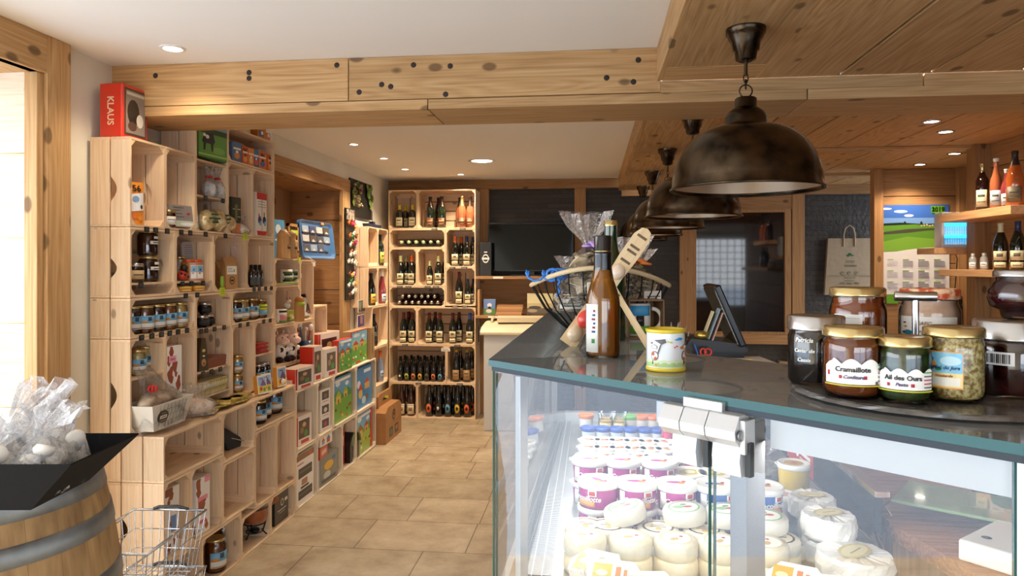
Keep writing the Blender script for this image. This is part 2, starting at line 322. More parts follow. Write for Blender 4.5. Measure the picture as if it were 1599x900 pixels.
# left wall with the deep front opening and the window niche
mb = MB(); X = -2.15
mb.box(X-.35, X, 2.65, 4.255, 0, 2.45); mb.box(X-.6, X, 5.95, 7.4, 0, 2.45); mb.box(X-.35, X, 4.255, 5.95, 2.25, 2.45); mb.box(X-.6, X, 4.255, 5.95, 0, .74); mb.box(X-.35, X, -1.9, 2.65, 2.41, 2.45)
struct(mb.build('wall_left', PLASTER))
mb = MB(); D = -2.6
mb.box(D-.03, D, 4.2, 5.95, .74, 2.30, 0)
for i in range(5): mb.box(D, -2.152, 5.865, 5.885, .745+i*.30, 1.038+i*.30, 1)
mb.box(D, -2.152, 4.257, 5.87, 2.19, 2.21, 2); mb.box(D, -2.152, 4.257, 4.262, .76, 2.2, 1)
mb.box(D, -2.151, 4.36, 5.87, .74, .752, 2)
mb.box(-2.145, -2.125, 4.257, 6.03, 2.195, 2.305, 2); mb.box(-2.16, -2.125, 5.85, 6.03, .0, 2.195, 3); mb.box(-2.16, -2.12, 5.87, 5.90, 0, 2.195, 3)
struct(mb.build('window_1', [brown(2), brown(0), brown(1), old(2)], bevel=.003), 'timber lined window niche in the left wall')
mb = MB()
mb.box(-2.16, -2.11, 2.525, 2.65, 0, 2.45, 0); mb.box(-2.16, -2.11, -1.8, 2.525, 2.30, 2.449, 1); mb.box(-2.18, -2.125, 2.49, 2.525, 0, 2.30, 0)
for i in range(7): mb.box(-2.5, -2.18, 2.50, 2.525, .02+i*.328, .34+i*.328, 2)
mb.box(-2.5, -2.12, -1.8, 2.5, 2.30, 2.32, 1); mb.box(-2.56, -2.48, 2.42, 2.5, 0, 2.3, 0)
struct(mb.build('door_1', [old(2), old(1), palew(0)], bevel=.003), 'timber framed opening in the front left wall')
# back wall
m, n, l, b = nodes('slate_cladding'); tc = n.new('ShaderNodeTexCoord'); mp = n.new('ShaderNodeMapping'); mp.inputs['Rotation'].default_value = (pi/2, 0, 0); l.new(tc.outputs['Object'], mp.inputs[0])
br = n.new('ShaderNodeTexBrick'); br.offset = .4; br.inputs['Scale'].default_value = 1; br.inputs['Brick Width'].default_value = .33; br.inputs['Row Height'].default_value = .05; br.inputs['Mortar Size'].default_value = .002
br.inputs['Color1'].default_value = srgb('2c2723'); br.inputs['Color2'].default_value = srgb('3d362f'); br.inputs['Mortar'].default_value = srgb('171513'); l.new(mp.outputs[0], br.inputs['Vector']); l.new(br.outputs['Color'], b.inputs['Base Color']); b.inputs['Roughness'].default_value = .6
no = n.new('ShaderNodeTexNoise'); no.inputs['Scale'].default_value = 25; l.new(tc.outputs['Object'], no.inputs['Vector']); ad = n.new('ShaderNodeMixRGB'); ad.inputs[0].default_value = .5; l.new(no.outputs['Fac'], ad.inputs[1]); l.new(br.outputs['Color'], ad.inputs[2])
bp = n.new('ShaderNodeBump'); bp.inputs['Distance'].default_value = .02; l.new(ad.outputs[0], bp.inputs['Height']); l.new(bp.outputs[0], b.inputs['Normal']); SLATE = m
struct(MB().box(-2.75, 3.5, 7.36, 7.5, 0, 2.5).build('wall_back', SLATE), 'dark split slate wall')
mb = MB(); Y0, Y1 = 7.31, 7.362
mb.box(-2.15, -1.08, Y0, Y1, 0, 2.45, 1)     # boards behind the wine crates
mb.box(-1.16, -1.075, Y0-.02, Y1, 1.05, 2.35, 0); mb.box(-1.16, -.985, Y0-.02, Y1, 0, 1.05, 0)
mb.box(-2.15, .30, Y0-.02, Y1, 2.35, 2.449, 1); mb.box(-.18, -.065, Y0-.01, Y1, 0, 2.35, 0)
mb.box(.30, 3.4, Y0-.01, Y1, 2.262, 2.356, 1)
mb.box(.885, .99, Y0-.01, Y1, 0, 2.262, 0); mb.box(1.985, 2.105, Y0-.01, Y1, 0, 2.262, 0); mb.box(.99, 1.985, Y0-.005, Y1, 2.115, 2.262, 1); mb.box(.99, 1.985, Y0-.005, Y1, .76, .86, 1)
struct(mb.build('trim_4', [brown(2), brown(0)], bevel=.003), 'timber framing on the slate back wall')
w2 = struct(MB().box(1.0, 1.975, 7.34, 7.355, .87, 2.105).build('window_2', M('0d1013', .05, 0, .5, 0, .8)), 'dark interior window behind the till')
mb = MB()
for a in (.99, 1.915): mb.box(a, a+.06, 7.30, 7.345, .86, 2.115)
mb.box(1.05, 1.915, 7.30, 7.345, 2.085, 2.115); mb.box(1.05, 1.915, 7.30, 7.345, .86, .885)
mb.build('window_frame', brown(2), w2, bevel=.003)
# alcove on the right with the calendar wall, and right wall
mb = MB(); z = 0
for hgt in (.33, .30, .32, .29, .33, .30, .26, .23):
    mb.box(2.40, 3.3, 6.2, 6.22, z, z+hgt-.006); z += hgt
mb.box(2.36, 3.3, 6.22, 6.26, 0, 2.36, 1); mb.box(2.335, 2.41, 6.17, 6.26, 0, 2.356, 2); mb.box(2.985, 3.05, 6.15, 6.2, 0, 2.356, 2)
struct(mb.build('wall_right', [brown(0), DARK, brown(2)], bevel=.003), 'timber boarded alcove wall with the calendar')
mb = MB(); z = 0
for hgt in (.33, .30, .34, .31, .29, .33, .30, .16):
    mb.box(2.62, 2.65, 2.2, 5.06, z, z+hgt-.005); mb.box(3.28, 3.3, 5.0, 6.2, z, z+hgt-.005); z += hgt
mb.box(2.65, 2.7, 2.2, 5.0, 0, 2.36, 1); mb.box(2.62, 4.3, 2.15, 2.2, 0, 2.36, 1); mb.box(4.2, 4.3, -1.9, 2.2, 0, 2.36, 1); mb.box(3.3, 3.36, 4.9, 6.3, 0, 2.36, 1); mb.box(2.7, 3.3, 4.95, 5.0, 0, 2.36, 1); mb.box(2.52, 2.62, 4.98, 5.09, 0, 2.356, 2)
struct(mb.build('wall_right', [brown(1), DARK, brown(2)], bevel=.002), 'timber boarded right hand wall')
# shop front behind the photographer: plastered wall, glazed opening and a lattice window
mb = MB(); mb.box(-2.5, -.5, -1.95, -1.8, 0, 2.45); mb.box(1.8, 1.95, -1.95, -1.8, 0, 2.45); mb.box(3.85, 4.3, -1.95, -1.8, 0, 2.45); mb.box(-.5, 1.8, -1.95, -1.8, 2.2, 2.45); mb.box(1.95, 3.85, -1.95, -1.8, 2.15, 2.45); mb.box(1.95, 3.85, -1.95, -1.8, 0, .65)
struct(mb.build('wall_front', PLASTER)); mb = MB()
for k in range(1, 12): mb.box(1.95+k*.16-.01, 1.95+k*.16+.01, -1.87, -1.84, .65, 2.15)
for k in range(1, 10): mb.box(1.95, 3.85, -1.87, -1.84, .65+k*.15-.01, .65+k*.15+.01)
for x in (-.5, .62, 1.74): mb.box(x, x+.06, -1.9, -1.84, 0, 2.2)
mb.box(-.5, 1.8, -1.9, -1.84, 2.14, 2.2); mb.box(-.5, 1.8, -1.9, -1.84, 0, .1)
struct(mb.build('window_3', brown(2)), 'timber glazing bars of the shop front')
# downlights
def downlight(x, y, z, r, label, e, big=False):
    t = thing('downlight', label, 'light', (x, y, z), 0, None)
    MB().lathe([(r*1.25, 0), (r*1.25, -.004), (r*.95, -.006), (r*.92, -.001)], 24).build('trim_ring', WHITE if z > 2.4 else STEEL, t)
    MB().lathe([(.001, -.003), (r*.92, -.003)], 24, caps=False).build('lens', M('fff1d8', .5, emit=14), t)
    spot(x, y, z-.02, e, 130, r)
downlight(-1.723, 2.735, 2.45, .04, 'round white ceiling downlight in front of the timber cross beam', 10)
for (x, y), lb in zip(((-1.751, 5.045), (-1.73, 5.734), (-1.729, 6.402), (-1.282, 6.822)), ('small ceiling downlight nearest behind the cross beam', 'small ceiling downlight, second behind the cross beam', 'small ceiling downlight third along the left side', 'small ceiling downlight above the wine crates')):
    downlight(x, y, 2.45, .032, lb, 38)
downlight(-.938, 5.969, 2.45, .095, 'large round ceiling light before the wine crates', 45)
for (x, y), lb in zip(((1.884, 4.175), (2.113, 4.504), (2.587, 5.387), (2.592, 5.935)), ('recessed steel spotlight in the boards nearest the cross beam', 'recessed steel spotlight, second in the boarded ceiling', 'recessed steel spotlight by the right wall', 'recessed steel spotlight nearest the calendar')):
    downlight(x, y, 2.357, .04, lb, 26)
# pendant lamps
BRZ = noisy('231e19', '685845', 14, .24, 5, .3, .75, metal=.95)
def pendant():
    t = thing('pendant_lamp', 'x', 'lamp', group='pendant lamps along the boxed beam')
    # origin at the ceiling mount
    MB().lathe([(.02, -.105), (.032, -.10), (.036, -.075), (.042, -.07), (.046, -.045), (.055, -.03), (.058, -.02), (.062, -.018), (.062, 0)], 28).build('ceiling_mount', BRZ, t)
    mb = MB(); mb.tube([(0, 0, -.105), (0, 0, -.15)], .006)
    for i, z in enumerate((-.158, -.178)):
        q = pi/2*i; mb.tube([(.007*cos(a)*cos(q), .007*cos(a)*sin(q), z+.016*sin(a)) for a in [k*pi/6 for k in range(12)]], .0022, 6, closed=True)
    mb.tube([(.02*cos(a), 0, -.20+.02*sin(a)) for a in [k*pi/10 for k in range(20)]], .0025, 6, closed=True)
    mb.build('chain', BRZ, t)
    mb = MB(); pr = [(.001, -.222), (.030, -.222), (.034, -.226), (.034, -.252), (.040, -.256), (.056, -.268), (.065, -.285), (.067, -.305), (.074, -.315)]
    R, z0, H = .232, -.315, .19
    for i in range(1, 13):
        a = i/12*pi/2; pr.append((.074+(R-.074)*sin(a)**1.0 if i < 12 else R, z0-H*(1-cos(a))))
    pr += [(R+.004, z0-H-.006), (R+.004, z0-H-.012), (R-.003, z0-H-.012)]
    mb.lathe(pr, 56, caps=False); sh = mb.build('lamp_shade', BRZ, t)
    inn = [(r-.003, z-.001) for r, z in pr[8:-3]]
    MB().lathe(inn[::-1], 56, caps=False).build('shade_lining', M('c9ac8c', .35, .5), sh, label='pale metallic inside of the shade')
    MB().tube([(R*cos(a)*1.018, R*sin(a)*1.018, z0-H-.010) for a in [k*pi/28 for k in range(56)]], .004, 6, closed=True).build('rim', BRZ, sh)
    MB().lathe([(.001, -.43), (.02, -.425), (.03, -.40), (.028, -.375), (.016, -.35), (.014, -.31)], 18).build('light_bulb', M('f4efe4', .3, coat=.5), t)
    return t
pp = proto('pendant', pendant)
for (x, y), lb in zip(((.49, 2.33), (.50, 3.60), (.49, 4.68), (.485, 5.78), (.485, 6.85)), ('dark bronze dome pendant lamp nearest the camera', 'dark bronze dome pendant lamp, second from the front', 'dark bronze dome pendant lamp, third from the front', 'dark bronze dome pendant lamp, fourth from the front', 'dark bronze dome pendant lamp furthest back')):
    pp.put((x, y, 2.31), 0, lb)
# ================================================================ CRATES
PN = pine
def crate(label, cf, u0, u1, z0, z1, depth, shelves=(), rot='L', notch=True, name='wooden_crate'):
    """open pine crate; rot L: opening faces +X, width along Y; rot B: opening faces -Y, width along X. cf = coordinate of the open face"""
    t = .011; W = u1-u0; H = z1-z0
    th = thing(name, label, 'crate', (cf, (u0+u1)/2, z0) if rot == 'L' else ((u0+u1)/2, cf, z0), 0, 'pine wine crates stacked as shelving')
    def bx(mb, ua, ub, da, db, za, zb, mi=0):   # u along width (centred), d = depth behind the face
        if rot == 'L': mb.box(-db, -da, ua, ub, za, zb, mi)
        else: mb.box(ua, ub, da, db, za, zb, mi)
    ax = 1 if rot == 'L' else 0; dax = 0 if rot == 'L' else 1
    h = W/2; g = .006; d2 = depth/2 if depth < .25 else depth/3; nd = 2 if depth < .25 else 3
    for nm, za, zb in (('top_board', H-t, H-.0005), ('bottom_board', 0.0005, t)):
        mb = MB()
        for i in range(nd): bx(mb, -h+.0005, h-.0005, i*d2, (i+1)*d2-g, za, zb)
        mb.build(nm, PN(ax), th, bevel=.0012)
    for nm, ua, ub in (('end_panel', -h+.0005, -h+t), ('end_panel', h-t, h-.0005)):
        mb = MB()
        for i in range(nd):
            d0, d1 = i*d2, (i+1)*d2-g
            if rot == 'L' and notch and u0 < 2.85 and i == nd-2+(nd == 2)-(nd == 2) and H > .25:
                n0 = H*.28; n1 = H*.56; k = 8; depthn = .028
                poly = [(-d0, t), (-d0, H-t), (-d1, H-t)]+[(-d1+depthn*sin(pi*q/k), n1+(n0-n1)*q/k) for q in range(k+1)]+[(-d1, t)]
                vs = [(x_, ua, z_) for x_, z_ in poly]+[(x_, ub, z_) for x_, z_ in poly]; nn = len(poly)
                mb.add(vs, [tuple(range(nn)), tuple(range(nn, 2*nn))[::-1]]+[(q, nn+q, nn+(q+1) % nn, (q+1) % nn) for q in range(nn)])
            else: bx(mb, ua, ub, d0, d1, t, H-t)
        mb.build(nm, PN(2), th, bevel=.0012)
    mb = MB()
    if H > W*1.05:
        k = max(2, round(W/.125)); ww = (W-2*t)/k
        for i in range(k): bx(mb, -h+t+i*ww+.005, -h+t+(i+1)*ww-.005, depth-.010, depth-.001, .003, H-.003)
        for q in (t, H-t-.045): bx(mb, -h+t, h-t, depth-.022, depth-.0105, q, q+.045)
        pax = 2
    else:
        k = max(2, round(H/.09)); hh = H/k
        for i in range(k): bx(mb, -h+t, h-t, depth-.010, depth-.001, i*hh+.006, (i+1)*hh-.006)
        pax = ax
    mb.build('back_panel', PN(pax), th)
    c = .030
    for su in (-1, 1):
        for zz in (0, 1):
            mb = MB(); a = su*(h-t); b_ = su*(h-t-c); za = t if not zz else H-t; zb = t+c if not zz else H-t-c
            tri = [(a, za), (b_, za), (a, zb)]
            if rot == 'L': mb.add([(-.002, u, z) for u, z in tri]+[(-depth+.012, u, z) for u, z in tri], [(0, 1, 2), (5, 4, 3), (0, 3, 4, 1), (1, 4, 5, 2), (2, 5, 3, 0)])
            else: mb.add([(u, .002, z) for u, z in tri]+[(u, depth-.012, z) for u, z in tri], [(0, 2, 1), (3, 4, 5), (0, 1, 4, 3), (1, 2, 5, 4), (2, 0, 3, 5)])
            mb.build('corner_block', PN(dax), th)
    for s_ in shelves:
        mb = MB(); bx(mb, -h+t, h-t, .004, depth-.011, s_-z0-.009, s_-z0); mb.build('shelf', PN(ax), th, bevel=.001)
    return th
XU, XL, XM, XN = -1.95, -1.83, -1.85, -2.0
def UC(lb, y0, y1, z0, z1, sh=()): return crate(lb, XU, y0, y1, z0, z1, .19, sh)
UC('tall pine crate at the top front corner holding the orange bag', 2.79, 3.04, 1.716, 2.10)
UC('tall pine crate second along the top front row above the grey card', 3.04, 3.29, 1.716, 2.10)
UC('pine crate with stacked dark honey jars on an inner shelf', 2.79, 3.12, 1.411, 1.715, (1.475,))
UC('pine crate holding the ladybird figure and the oval card', 3.12, 3.46, 1.411, 1.715, (1.475,))
UC('pine crate holding the kraft paper bags', 3.46, 3.81, 1.411, 1.715)
UC('pine crate holding the slim black bottles', 3.81, 4.16, 1.411, 1.715)
UC('long low pine crate holding a row of five labelled honey jars', 2.79, 3.29, 1.236, 1.41)
UC('pine crate with an inner shelf above the cellophane gift basket', 2.79, 3.04, .821, 1.235, (1.065,))
UC('tall pine crate holding the cow print carton above the ledge', 3.04, 3.29, .821, 1.235)
UC('pine crate with the green cow picture bag and ribboned bags', 3.29, 3.60, 1.716, 2.31, (1.905, 2.085))
UC('low pine crate holding the orange and blue sweet boxes', 3.60, 4.16, 2.116, 2.31)
UC('tall pine crate holding the dark green carton', 3.60, 3.88, 1.716, 2.115)
UC('tall pine crate holding the red and white carton', 3.88, 4.16, 1.716, 2.115)
UC('tall pine crate with three inner shelves, chocolate bars and gold packets', 3.29, 3.645, .821, 1.41, (1.23, 1.015, .885))
UC('low pine crate holding four labelled jars at the far end', 3.645, 4.16, 1.221, 1.41)
UC('tall pine crate holding two stacked mustard jars', 3.645, 3.905, .821, 1.22)
UC('tall pine crate with red packets on an inner shelf', 3.905, 4.16, .821, 1.22, (1.025,))
def LC(lb, y0, y1, z0, z1, sh=()): return crate(lb, XL, y0, y1, z0, z1, .30, sh)
LC('empty pine crate at the front end of the ledge row', 2.84, 3.33, .611, .812)
LC('pine crate below the ledge holding the black folded pouch', 3.33, 3.67, .556, .812)
LC('pine crate below the ledge holding the labelled honey jar', 3.67, 4.20, .636, .812)
LC('pine crate near the wire basket holding the brown cow print box', 2.84, 3.05, .256, .61)
LC('pine crate near the wire basket holding the pink cow print box', 3.05, 3.33, .256, .61)
LC('empty deep pine crate in the middle of the lower rows', 3.33, 3.67, .256, .555)
LC('empty tall pine crate with a knotted back board', 3.67, 3.935, .216, .635)
LC('empty tall pine crate beside the boxed raclette', 3.935, 4.20, .216, .635)
LC('pine crate on the floor behind the wire basket', 2.84, 3.14, 0, .255)
LC('pine crate on the floor holding two large honey jars', 3.14, 3.52, 0, .255)
LC('pine crate on the floor holding the terracotta pan', 3.52, 3.86, 0, .215)
LC('pine crate on the floor holding the black square box', 3.86, 4.20, 0, .215)
PN = palew
def MC(lb, y0, y1, z0, z1, sh=()): return crate(lb, XM, y0, y1, z0, z1, .28, sh)
MC('whitish pine crate holding the red toy carton on its own', 4.25, 4.60, .371, .755)
MC('whitish pine crate holding three stacked white window boxes', 4.60, 4.90, .371, .755)
MC('whitish pine crate framing the green farm puzzle box', 4.90, 5.39, .371, .755)
MC('whitish pine crate framing the blue puzzle box', 5.39, 5.90, .371, .755)
MC('floor crate holding the large white raclette carton', 4.25, 4.60, 0, .37)
MC('floor crate crammed with toy house boxes', 4.60, 5.08, 0, .37)
MC('floor crate holding the black arched case', 5.08, 5.39, 0, .37)
MC('floor crate framing the red edged puzzle box at the far end', 5.39, 5.90, 0, .37)
PN = pine
def NC(lb, y0, y1, z0, z1, sh=()): return crate(lb, XN, y0, y1, z0, z1, .28, sh)
NC('pine crate in the niche holding the two mugs', 4.27, 4.665, 1.421, 1.597)
NC('pine crate in the niche holding the cow cup and wooden bottle', 4.27, 4.665, 1.161, 1.42)
NC('narrow pine crate in the niche holding the silver pouch', 4.665, 4.90, 1.161, 1.59)
NC('pine crate in the niche holding the plush cows', 4.27, 4.60, .897, 1.16)
NC('low pine crate in the niche hidden under the plush cows', 4.27, 4.90, .757, .896)
NC('pine crate in the niche holding the blue pen mug', 4.60, 4.90, .897, 1.16)
NC('lowest empty pine crate stepping down in the niche', 4.90, 5.16, .757, 1.255)
XK = -1.98
def KC(lb, y0, y1, z0, z1, sh=()): return crate(lb, XK, y0, y1, z0, z1, .165, sh, notch=False)
KC('small empty corner crate under the grape picture', 6.08, 6.38, 1.536, 1.90)
KC('small corner crate holding the green labelled bottle', 6.38, 6.70, 1.536, 1.90)
KC('small corner crate holding the yellow labelled bottle', 6.08, 6.38, 1.171, 1.535)
KC('small corner crate holding the slim rose bottle', 6.38, 6.70, 1.171, 1.535)
KC('wide empty corner crate on the left wall', 6.20, 6.70, .786, 1.17)
KC('lowest corner crate with the orange capped tube', 6.20, 6.70, .421, .785)
def BC(lb, x0, x1, z0, z1, sh=()): return crate(lb, 7.0, x0, x1, z0, z1, .30, sh, 'B')
BC('top left wine crate holding three square spirit bottles', -2.065, -1.765, 1.923, 2.32)
BC('top right wine crate holding champagne and rose bottles', -1.763, -1.165, 1.923, 2.32)
BC('low wine crate holding six bottles laid on their sides', -2.06, -1.475, 1.728, 1.922)
BC('wine crate holding orange and blue capped bottles', -1.473, -1.165, 1.534, 1.922)
BC('wine crate on the left holding green and orange capped bottles', -2.06, -1.768, 1.338, 1.727)
BC('wine crate in the middle holding the short green capped bottle', -1.766, -1.475, 1.338, 1.727)
BC('wine crate holding one tall red topped and two blue topped bottles', -1.473, -1.165, 1.143, 1.533)
BC('low wine crate holding two layers of lying bottles', -2.06, -1.475, 1.129, 1.337)
BC('wine crate holding four red topped bottles below the lying ones', -2.06, -1.768, .746, 1.128)
BC('wide wine crate holding seven red topped bottles', -1.766, -1.165, .746, 1.128)
BC('wide wine crate holding beers with small round coloured labels', -2.06, -1.465, .356, .745)
BC('wine crate holding beers with kraft labels', -1.463, -1.165, .356, .745)
BC('bottom left wine crate holding cream labelled bottles', -2.06, -1.768, 0, .355)
BC('bottom right wine crate holding beers with large round labels', -1.766, -1.165, 0, .355)
# ================================================================ GOODS: shared builders
ORD = ['first', 'second', 'third', 'fourth', 'fifth', 'sixth', 'seventh', 'eighth', 'ninth', 'tenth', 'eleventh', 'twelfth']
def disc(u, v, r, ar=1, n=14): return [(u+r*cos(2*pi*k/n), v+r*ar*sin(2*pi*k/n)) for k in range(n)]
def rect(a, b, c_, d): return [(a, c_), (b, c_), (b, d), (a, d)]
def clip_u(poly, a, b):
    for lim, sg in ((a, 1), (b, -1)):
        out = []
        for i in range(len(poly)):
            p, q = poly[i-1], poly[i]; ip, iq = sg*(p[0]-lim) >= 0, sg*(q[0]-lim) >= 0
            if ip != iq: t = (lim-p[0])/(q[0]-p[0]); out.append((lim, p[1]+t*(q[1]-p[1])))
            if iq: out.append(q)
        poly = out
        if len(poly) < 3: return []
    return poly
def art(name, parent, fn, w_, h, shapes, label=None, rough=.35, coat=.3, strips=0):
    """flat print: coloured shapes in 0..1 of a w x h rectangle, laid on a surface"""
    mb = MB(); cols = []
    if strips:
        nw = []
        for i, (c_, poly) in enumerate(shapes):
            for k in range(strips):
                pl = clip_u(poly, k/strips, (k+1)/strips)
                if pl: nw.append((i, c_, pl))
    else: nw = [(i, c_, pl) for i, (c_, pl) in enumerate(shapes)]
    for i, c_, poly in nw:
        if c_ not in cols: cols.append(c_)
        a = .0003+i*(.00025 if not strips else .00008)
        top = [fn((u-.5)*w_, (v-.5)*h, a) for u, v in poly]; n = len(poly)
        bot = [fn((u-.5)*w_, (v-.5)*h, -.0002) for u, v in poly]
        mb.add(top+bot, [tuple(range(n))]+[(k, n+k, n+(k+1) % n, (k+1) % n) for k in range(n)], cols.index(c_))
    return mb.build(name, [M(c_, rough, 0, coat) for c_ in cols], parent, label=label)
def lines(c_, u0, u1, vs, t=.012): return [(c_, rect(u0, u1-(i % 3)*.06, v, v+t)) for i, v in enumerate(vs)]
COW = ('f3f0ec', '2a211f')
def farm(seed=0, sky='6fb4dc', hill='5fa845', hill2='3f8d3c', roof='c63a2a', wall='e8c873'):
    r = random.Random(seed); s = [(sky, rect(0, 1, 0, 1)), ('dfeef6', disc(.25, .86, .12, .5)), ('dfeef6', disc(.75, .8, .1, .5)), (hill2, [(0, .3), (0, .62), (.3, .74), (.55, .55), (.8, .7), (1, .6), (1, .3)]), (hill, rect(0, 1, 0, .5))]
    for x, y, k in ((.28, .42, 1), (.66, .5, .8)):
        s += [(wall, rect(x-.13*k, x+.13*k, y, y+.16*k)), (roof, [(x-.17*k, y+.16*k), (x+.17*k, y+.16*k), (x, y+.30*k)]), ('6b4526', rect(x-.03, x+.03, y, y+.09*k))]
    for i in range(7): s.append((r.choice(['f1ebdd', 'c8402e', 'e8c24a', '7a4a2b']), disc(r.uniform(.08, .92), r.uniform(.05, .36), .035)))
    s.append(('f3efe4', rect(.08, .92, .90, .96)))
    return s
def holstein(seed=1, c_='9a4a2a'):
    r = random.Random(seed); s = [('f2ece4', rect(0, 1, 0, 1))]
    for i in range(7):
        u, v, q = r.uniform(.1, .9), r.uniform(.05, .95), r.uniform(.08, .19)
        s.append((c_, [(min(1, max(0, u+q*(1+.3*sin(3*a+i))*cos(a))), min(1, max(0, v+q*.6*(1+.3*cos(2*a+i))*sin(a)))) for a in [k*pi/8 for k in range(16)]]))
    return s
def carton(name, label, cat, w_, d, h, colour, front=None, side=None, loc=(0, 0, 0), rz=0, group=None, lean=0, text=None, tcol='ffffff', tsize=.02, topc=None, adj=True):
    """a box whose printed front faces +X; w along Y, d along X"""
    if adj: loc = (loc[0], loc[1]*(loc[0]+d/2)/loc[0], loc[2])   # front face, not the middle, is where it was read off
    t = thing(name, label, cat, loc, rz, group)
    mb = MB(); mb.cbox(0, 0, 0, d, w_, h); o = mb.build('carton_body', [M(colour, .5, 0, .15)], t, bevel=.0015)
    F = plane_fn((d/2, 0, h/2), (0, 1, 0), (0, 0, 1)); Sd = plane_fn((0, -w_/2, h/2), (1, 0, 0), (0, 0, 1)); Tp = plane_fn((0, 0, h), (0, 1, 0), (-1, 0, 0))
    if front: art('front_print', t, F, w_*.985, h*.985, front)
    if side: art('side_print', t, Sd, d*.985, h*.985, side)
    if topc: art('lid_panel', t, Tp, w_*.98, d*.98, [(topc, rect(0, 1, 0, 1))])
    if text: writing(text, tsize, M(tcol, .5), t, plane_fn((d/2+.002, 0, h*.8), (0, 1, 0), (0, 0, 1)))
    if lean: t.rotation_euler.y = lean
    return t
def put(o, loc, rz=0): o.location = loc; o.rotation_euler.z = rz; return o
GL = {}
def jar(key, r, h, content, lid, label='honey', lidh=.014, shape='straight', glassy=True):
    """preserve jar: contents seen through glass, screw lid, paper label facing +X"""
    def make():
        t = thing('jar', 'x', 'jar')
        if shape == 'straight': pr = [(r*.86, .0), (r*.98, .006), (r, .016), (r, h*.74), (r*.95, h*.82), (r*.84, h*.87), (r*.82, h-lidh*.9)]
        elif shape == 'tulip': pr = [(r*.62, 0), (r*.72, .005), (r*.95, h*.28), (r, h*.48), (r*.93, h*.68), (r*.80, h*.80), (r*.78, h-lidh*.9)]
        else: pr = [(r*.8, 0), (r, .008), (r, h-lidh*1.1)]
        MB().lathe([(q*.955, z*.955+.003) for q, z in pr], 28).build('contents', content, t)
        MB().lathe(pr, 32).build('jar_glass', clear((1, 1, 1), .0, .05), t)
        lr = pr[-1][0]+.003 if shape != 'band' else r
        MB().lathe([(lr*.98, h-lidh), (lr+.0015, h-lidh+.001), (lr+.0015, h-.003), (lr*.95, h-.0005), (lr*.9, h-.0015), (.001, h-.0015)], 32).build('lid', lid, t)
        if label:
            mb = MB(); z0, z1 = h*.16, h*.62; R = r+.0004
            if label == 'honey':
                mb.arc(R, z0, z1, -1.0, 1.0, 14, mi=0); mb.arc(R+.0004, z0+(z1-z0)*.42, z1, -1.0, 1.0, 14, mi=1); mb.arc(R+.0008, z0+(z1-z0)*.45, z0+(z1-z0)*.62, -.9, -.2, 6, mi=2); mb.arc(R+.0010, z0+(z1-z0)*.60, z1-.004, -.1, .35, 6, mi=3); mb.arc(R+.0008, z0+.003, z0+.006, -.8, .8, 8, mi=4)
                mats = [PAPER, M('79b4d8', .5), M('d98b2a', .5), M('35506a', .5), M('6a5030', .6)]
            elif label == 'white':
                mb.arc(R, h*.45, h*.58, -.2, 1.1, 12, mi=0); mb.arc(R, h*.66, h*.76, .2, .9, 8, mi=0); mb.arc(R+.0005, h*.49, h*.53, .1, .9, 8, mi=1); mats = [PAPER, M('5a5a5a', .6)]
            elif label == 'tan':
                mb.arc(R, z0, z1, -1.0, 1.0, 14, mi=0); mb.arc(R+.0005, h*.36, h*.42, -.6, .6, 10, mi=1); mats = [M('cbb083', .6), M('4a3a26', .6)]
            elif label == 'yellow':
                mb.arc(R, z0, h*.42, -1.0, 1.0, 14, mi=0); mb.arc(R, h*.43, h*.72, -1.1, 1.1, 14, mi=1); mb.arc(R+.0005, h*.55, h*.60, -.7, .7, 8, mi=2); mats = [M('7fb0cc', .5), M('d9e23a', .5), M('3a4420', .6)]
            else:
                mb.arc(R, z0, z1, -.9, .9, 14, mi=0); mb.arc(R+.0005, h*.42, h*.46, -.6, .6, 10, mi=1); mats = [M(label, .6), M('3a3a3a', .6)]
            mb.build('label', mats, t)
        return t
    return proto('jar'+key, make)
HONEY = M('7a3a10', .15, 0, .6, .25); DHONEY = M('3a160a', .15, 0, .6); PALE = M('d3a95e', .25, 0, .5); AMBER = M('b0641c', .2, 0, .6, .3); BLK = M('140d0c', .2, 0, .6); MUST = noisy('b08d3c', 'e0cd8a', 160, .5, 2)
BOT = {'dark': M('0c100b', .06, 0, 1), 'green': M('142214', .05, 0, 1), 'blackg': M('0a0a0a', .08, 0, 1), 'rose': M('a9603e', .06, 0, 1, .12), 'amberg': M('3a1a0a', .06, 0, 1), 'clearb': M('d8d8d2', .05, 0, 1, .5), 'pink': M('8e3a40', .08, 0, 1, .1)}
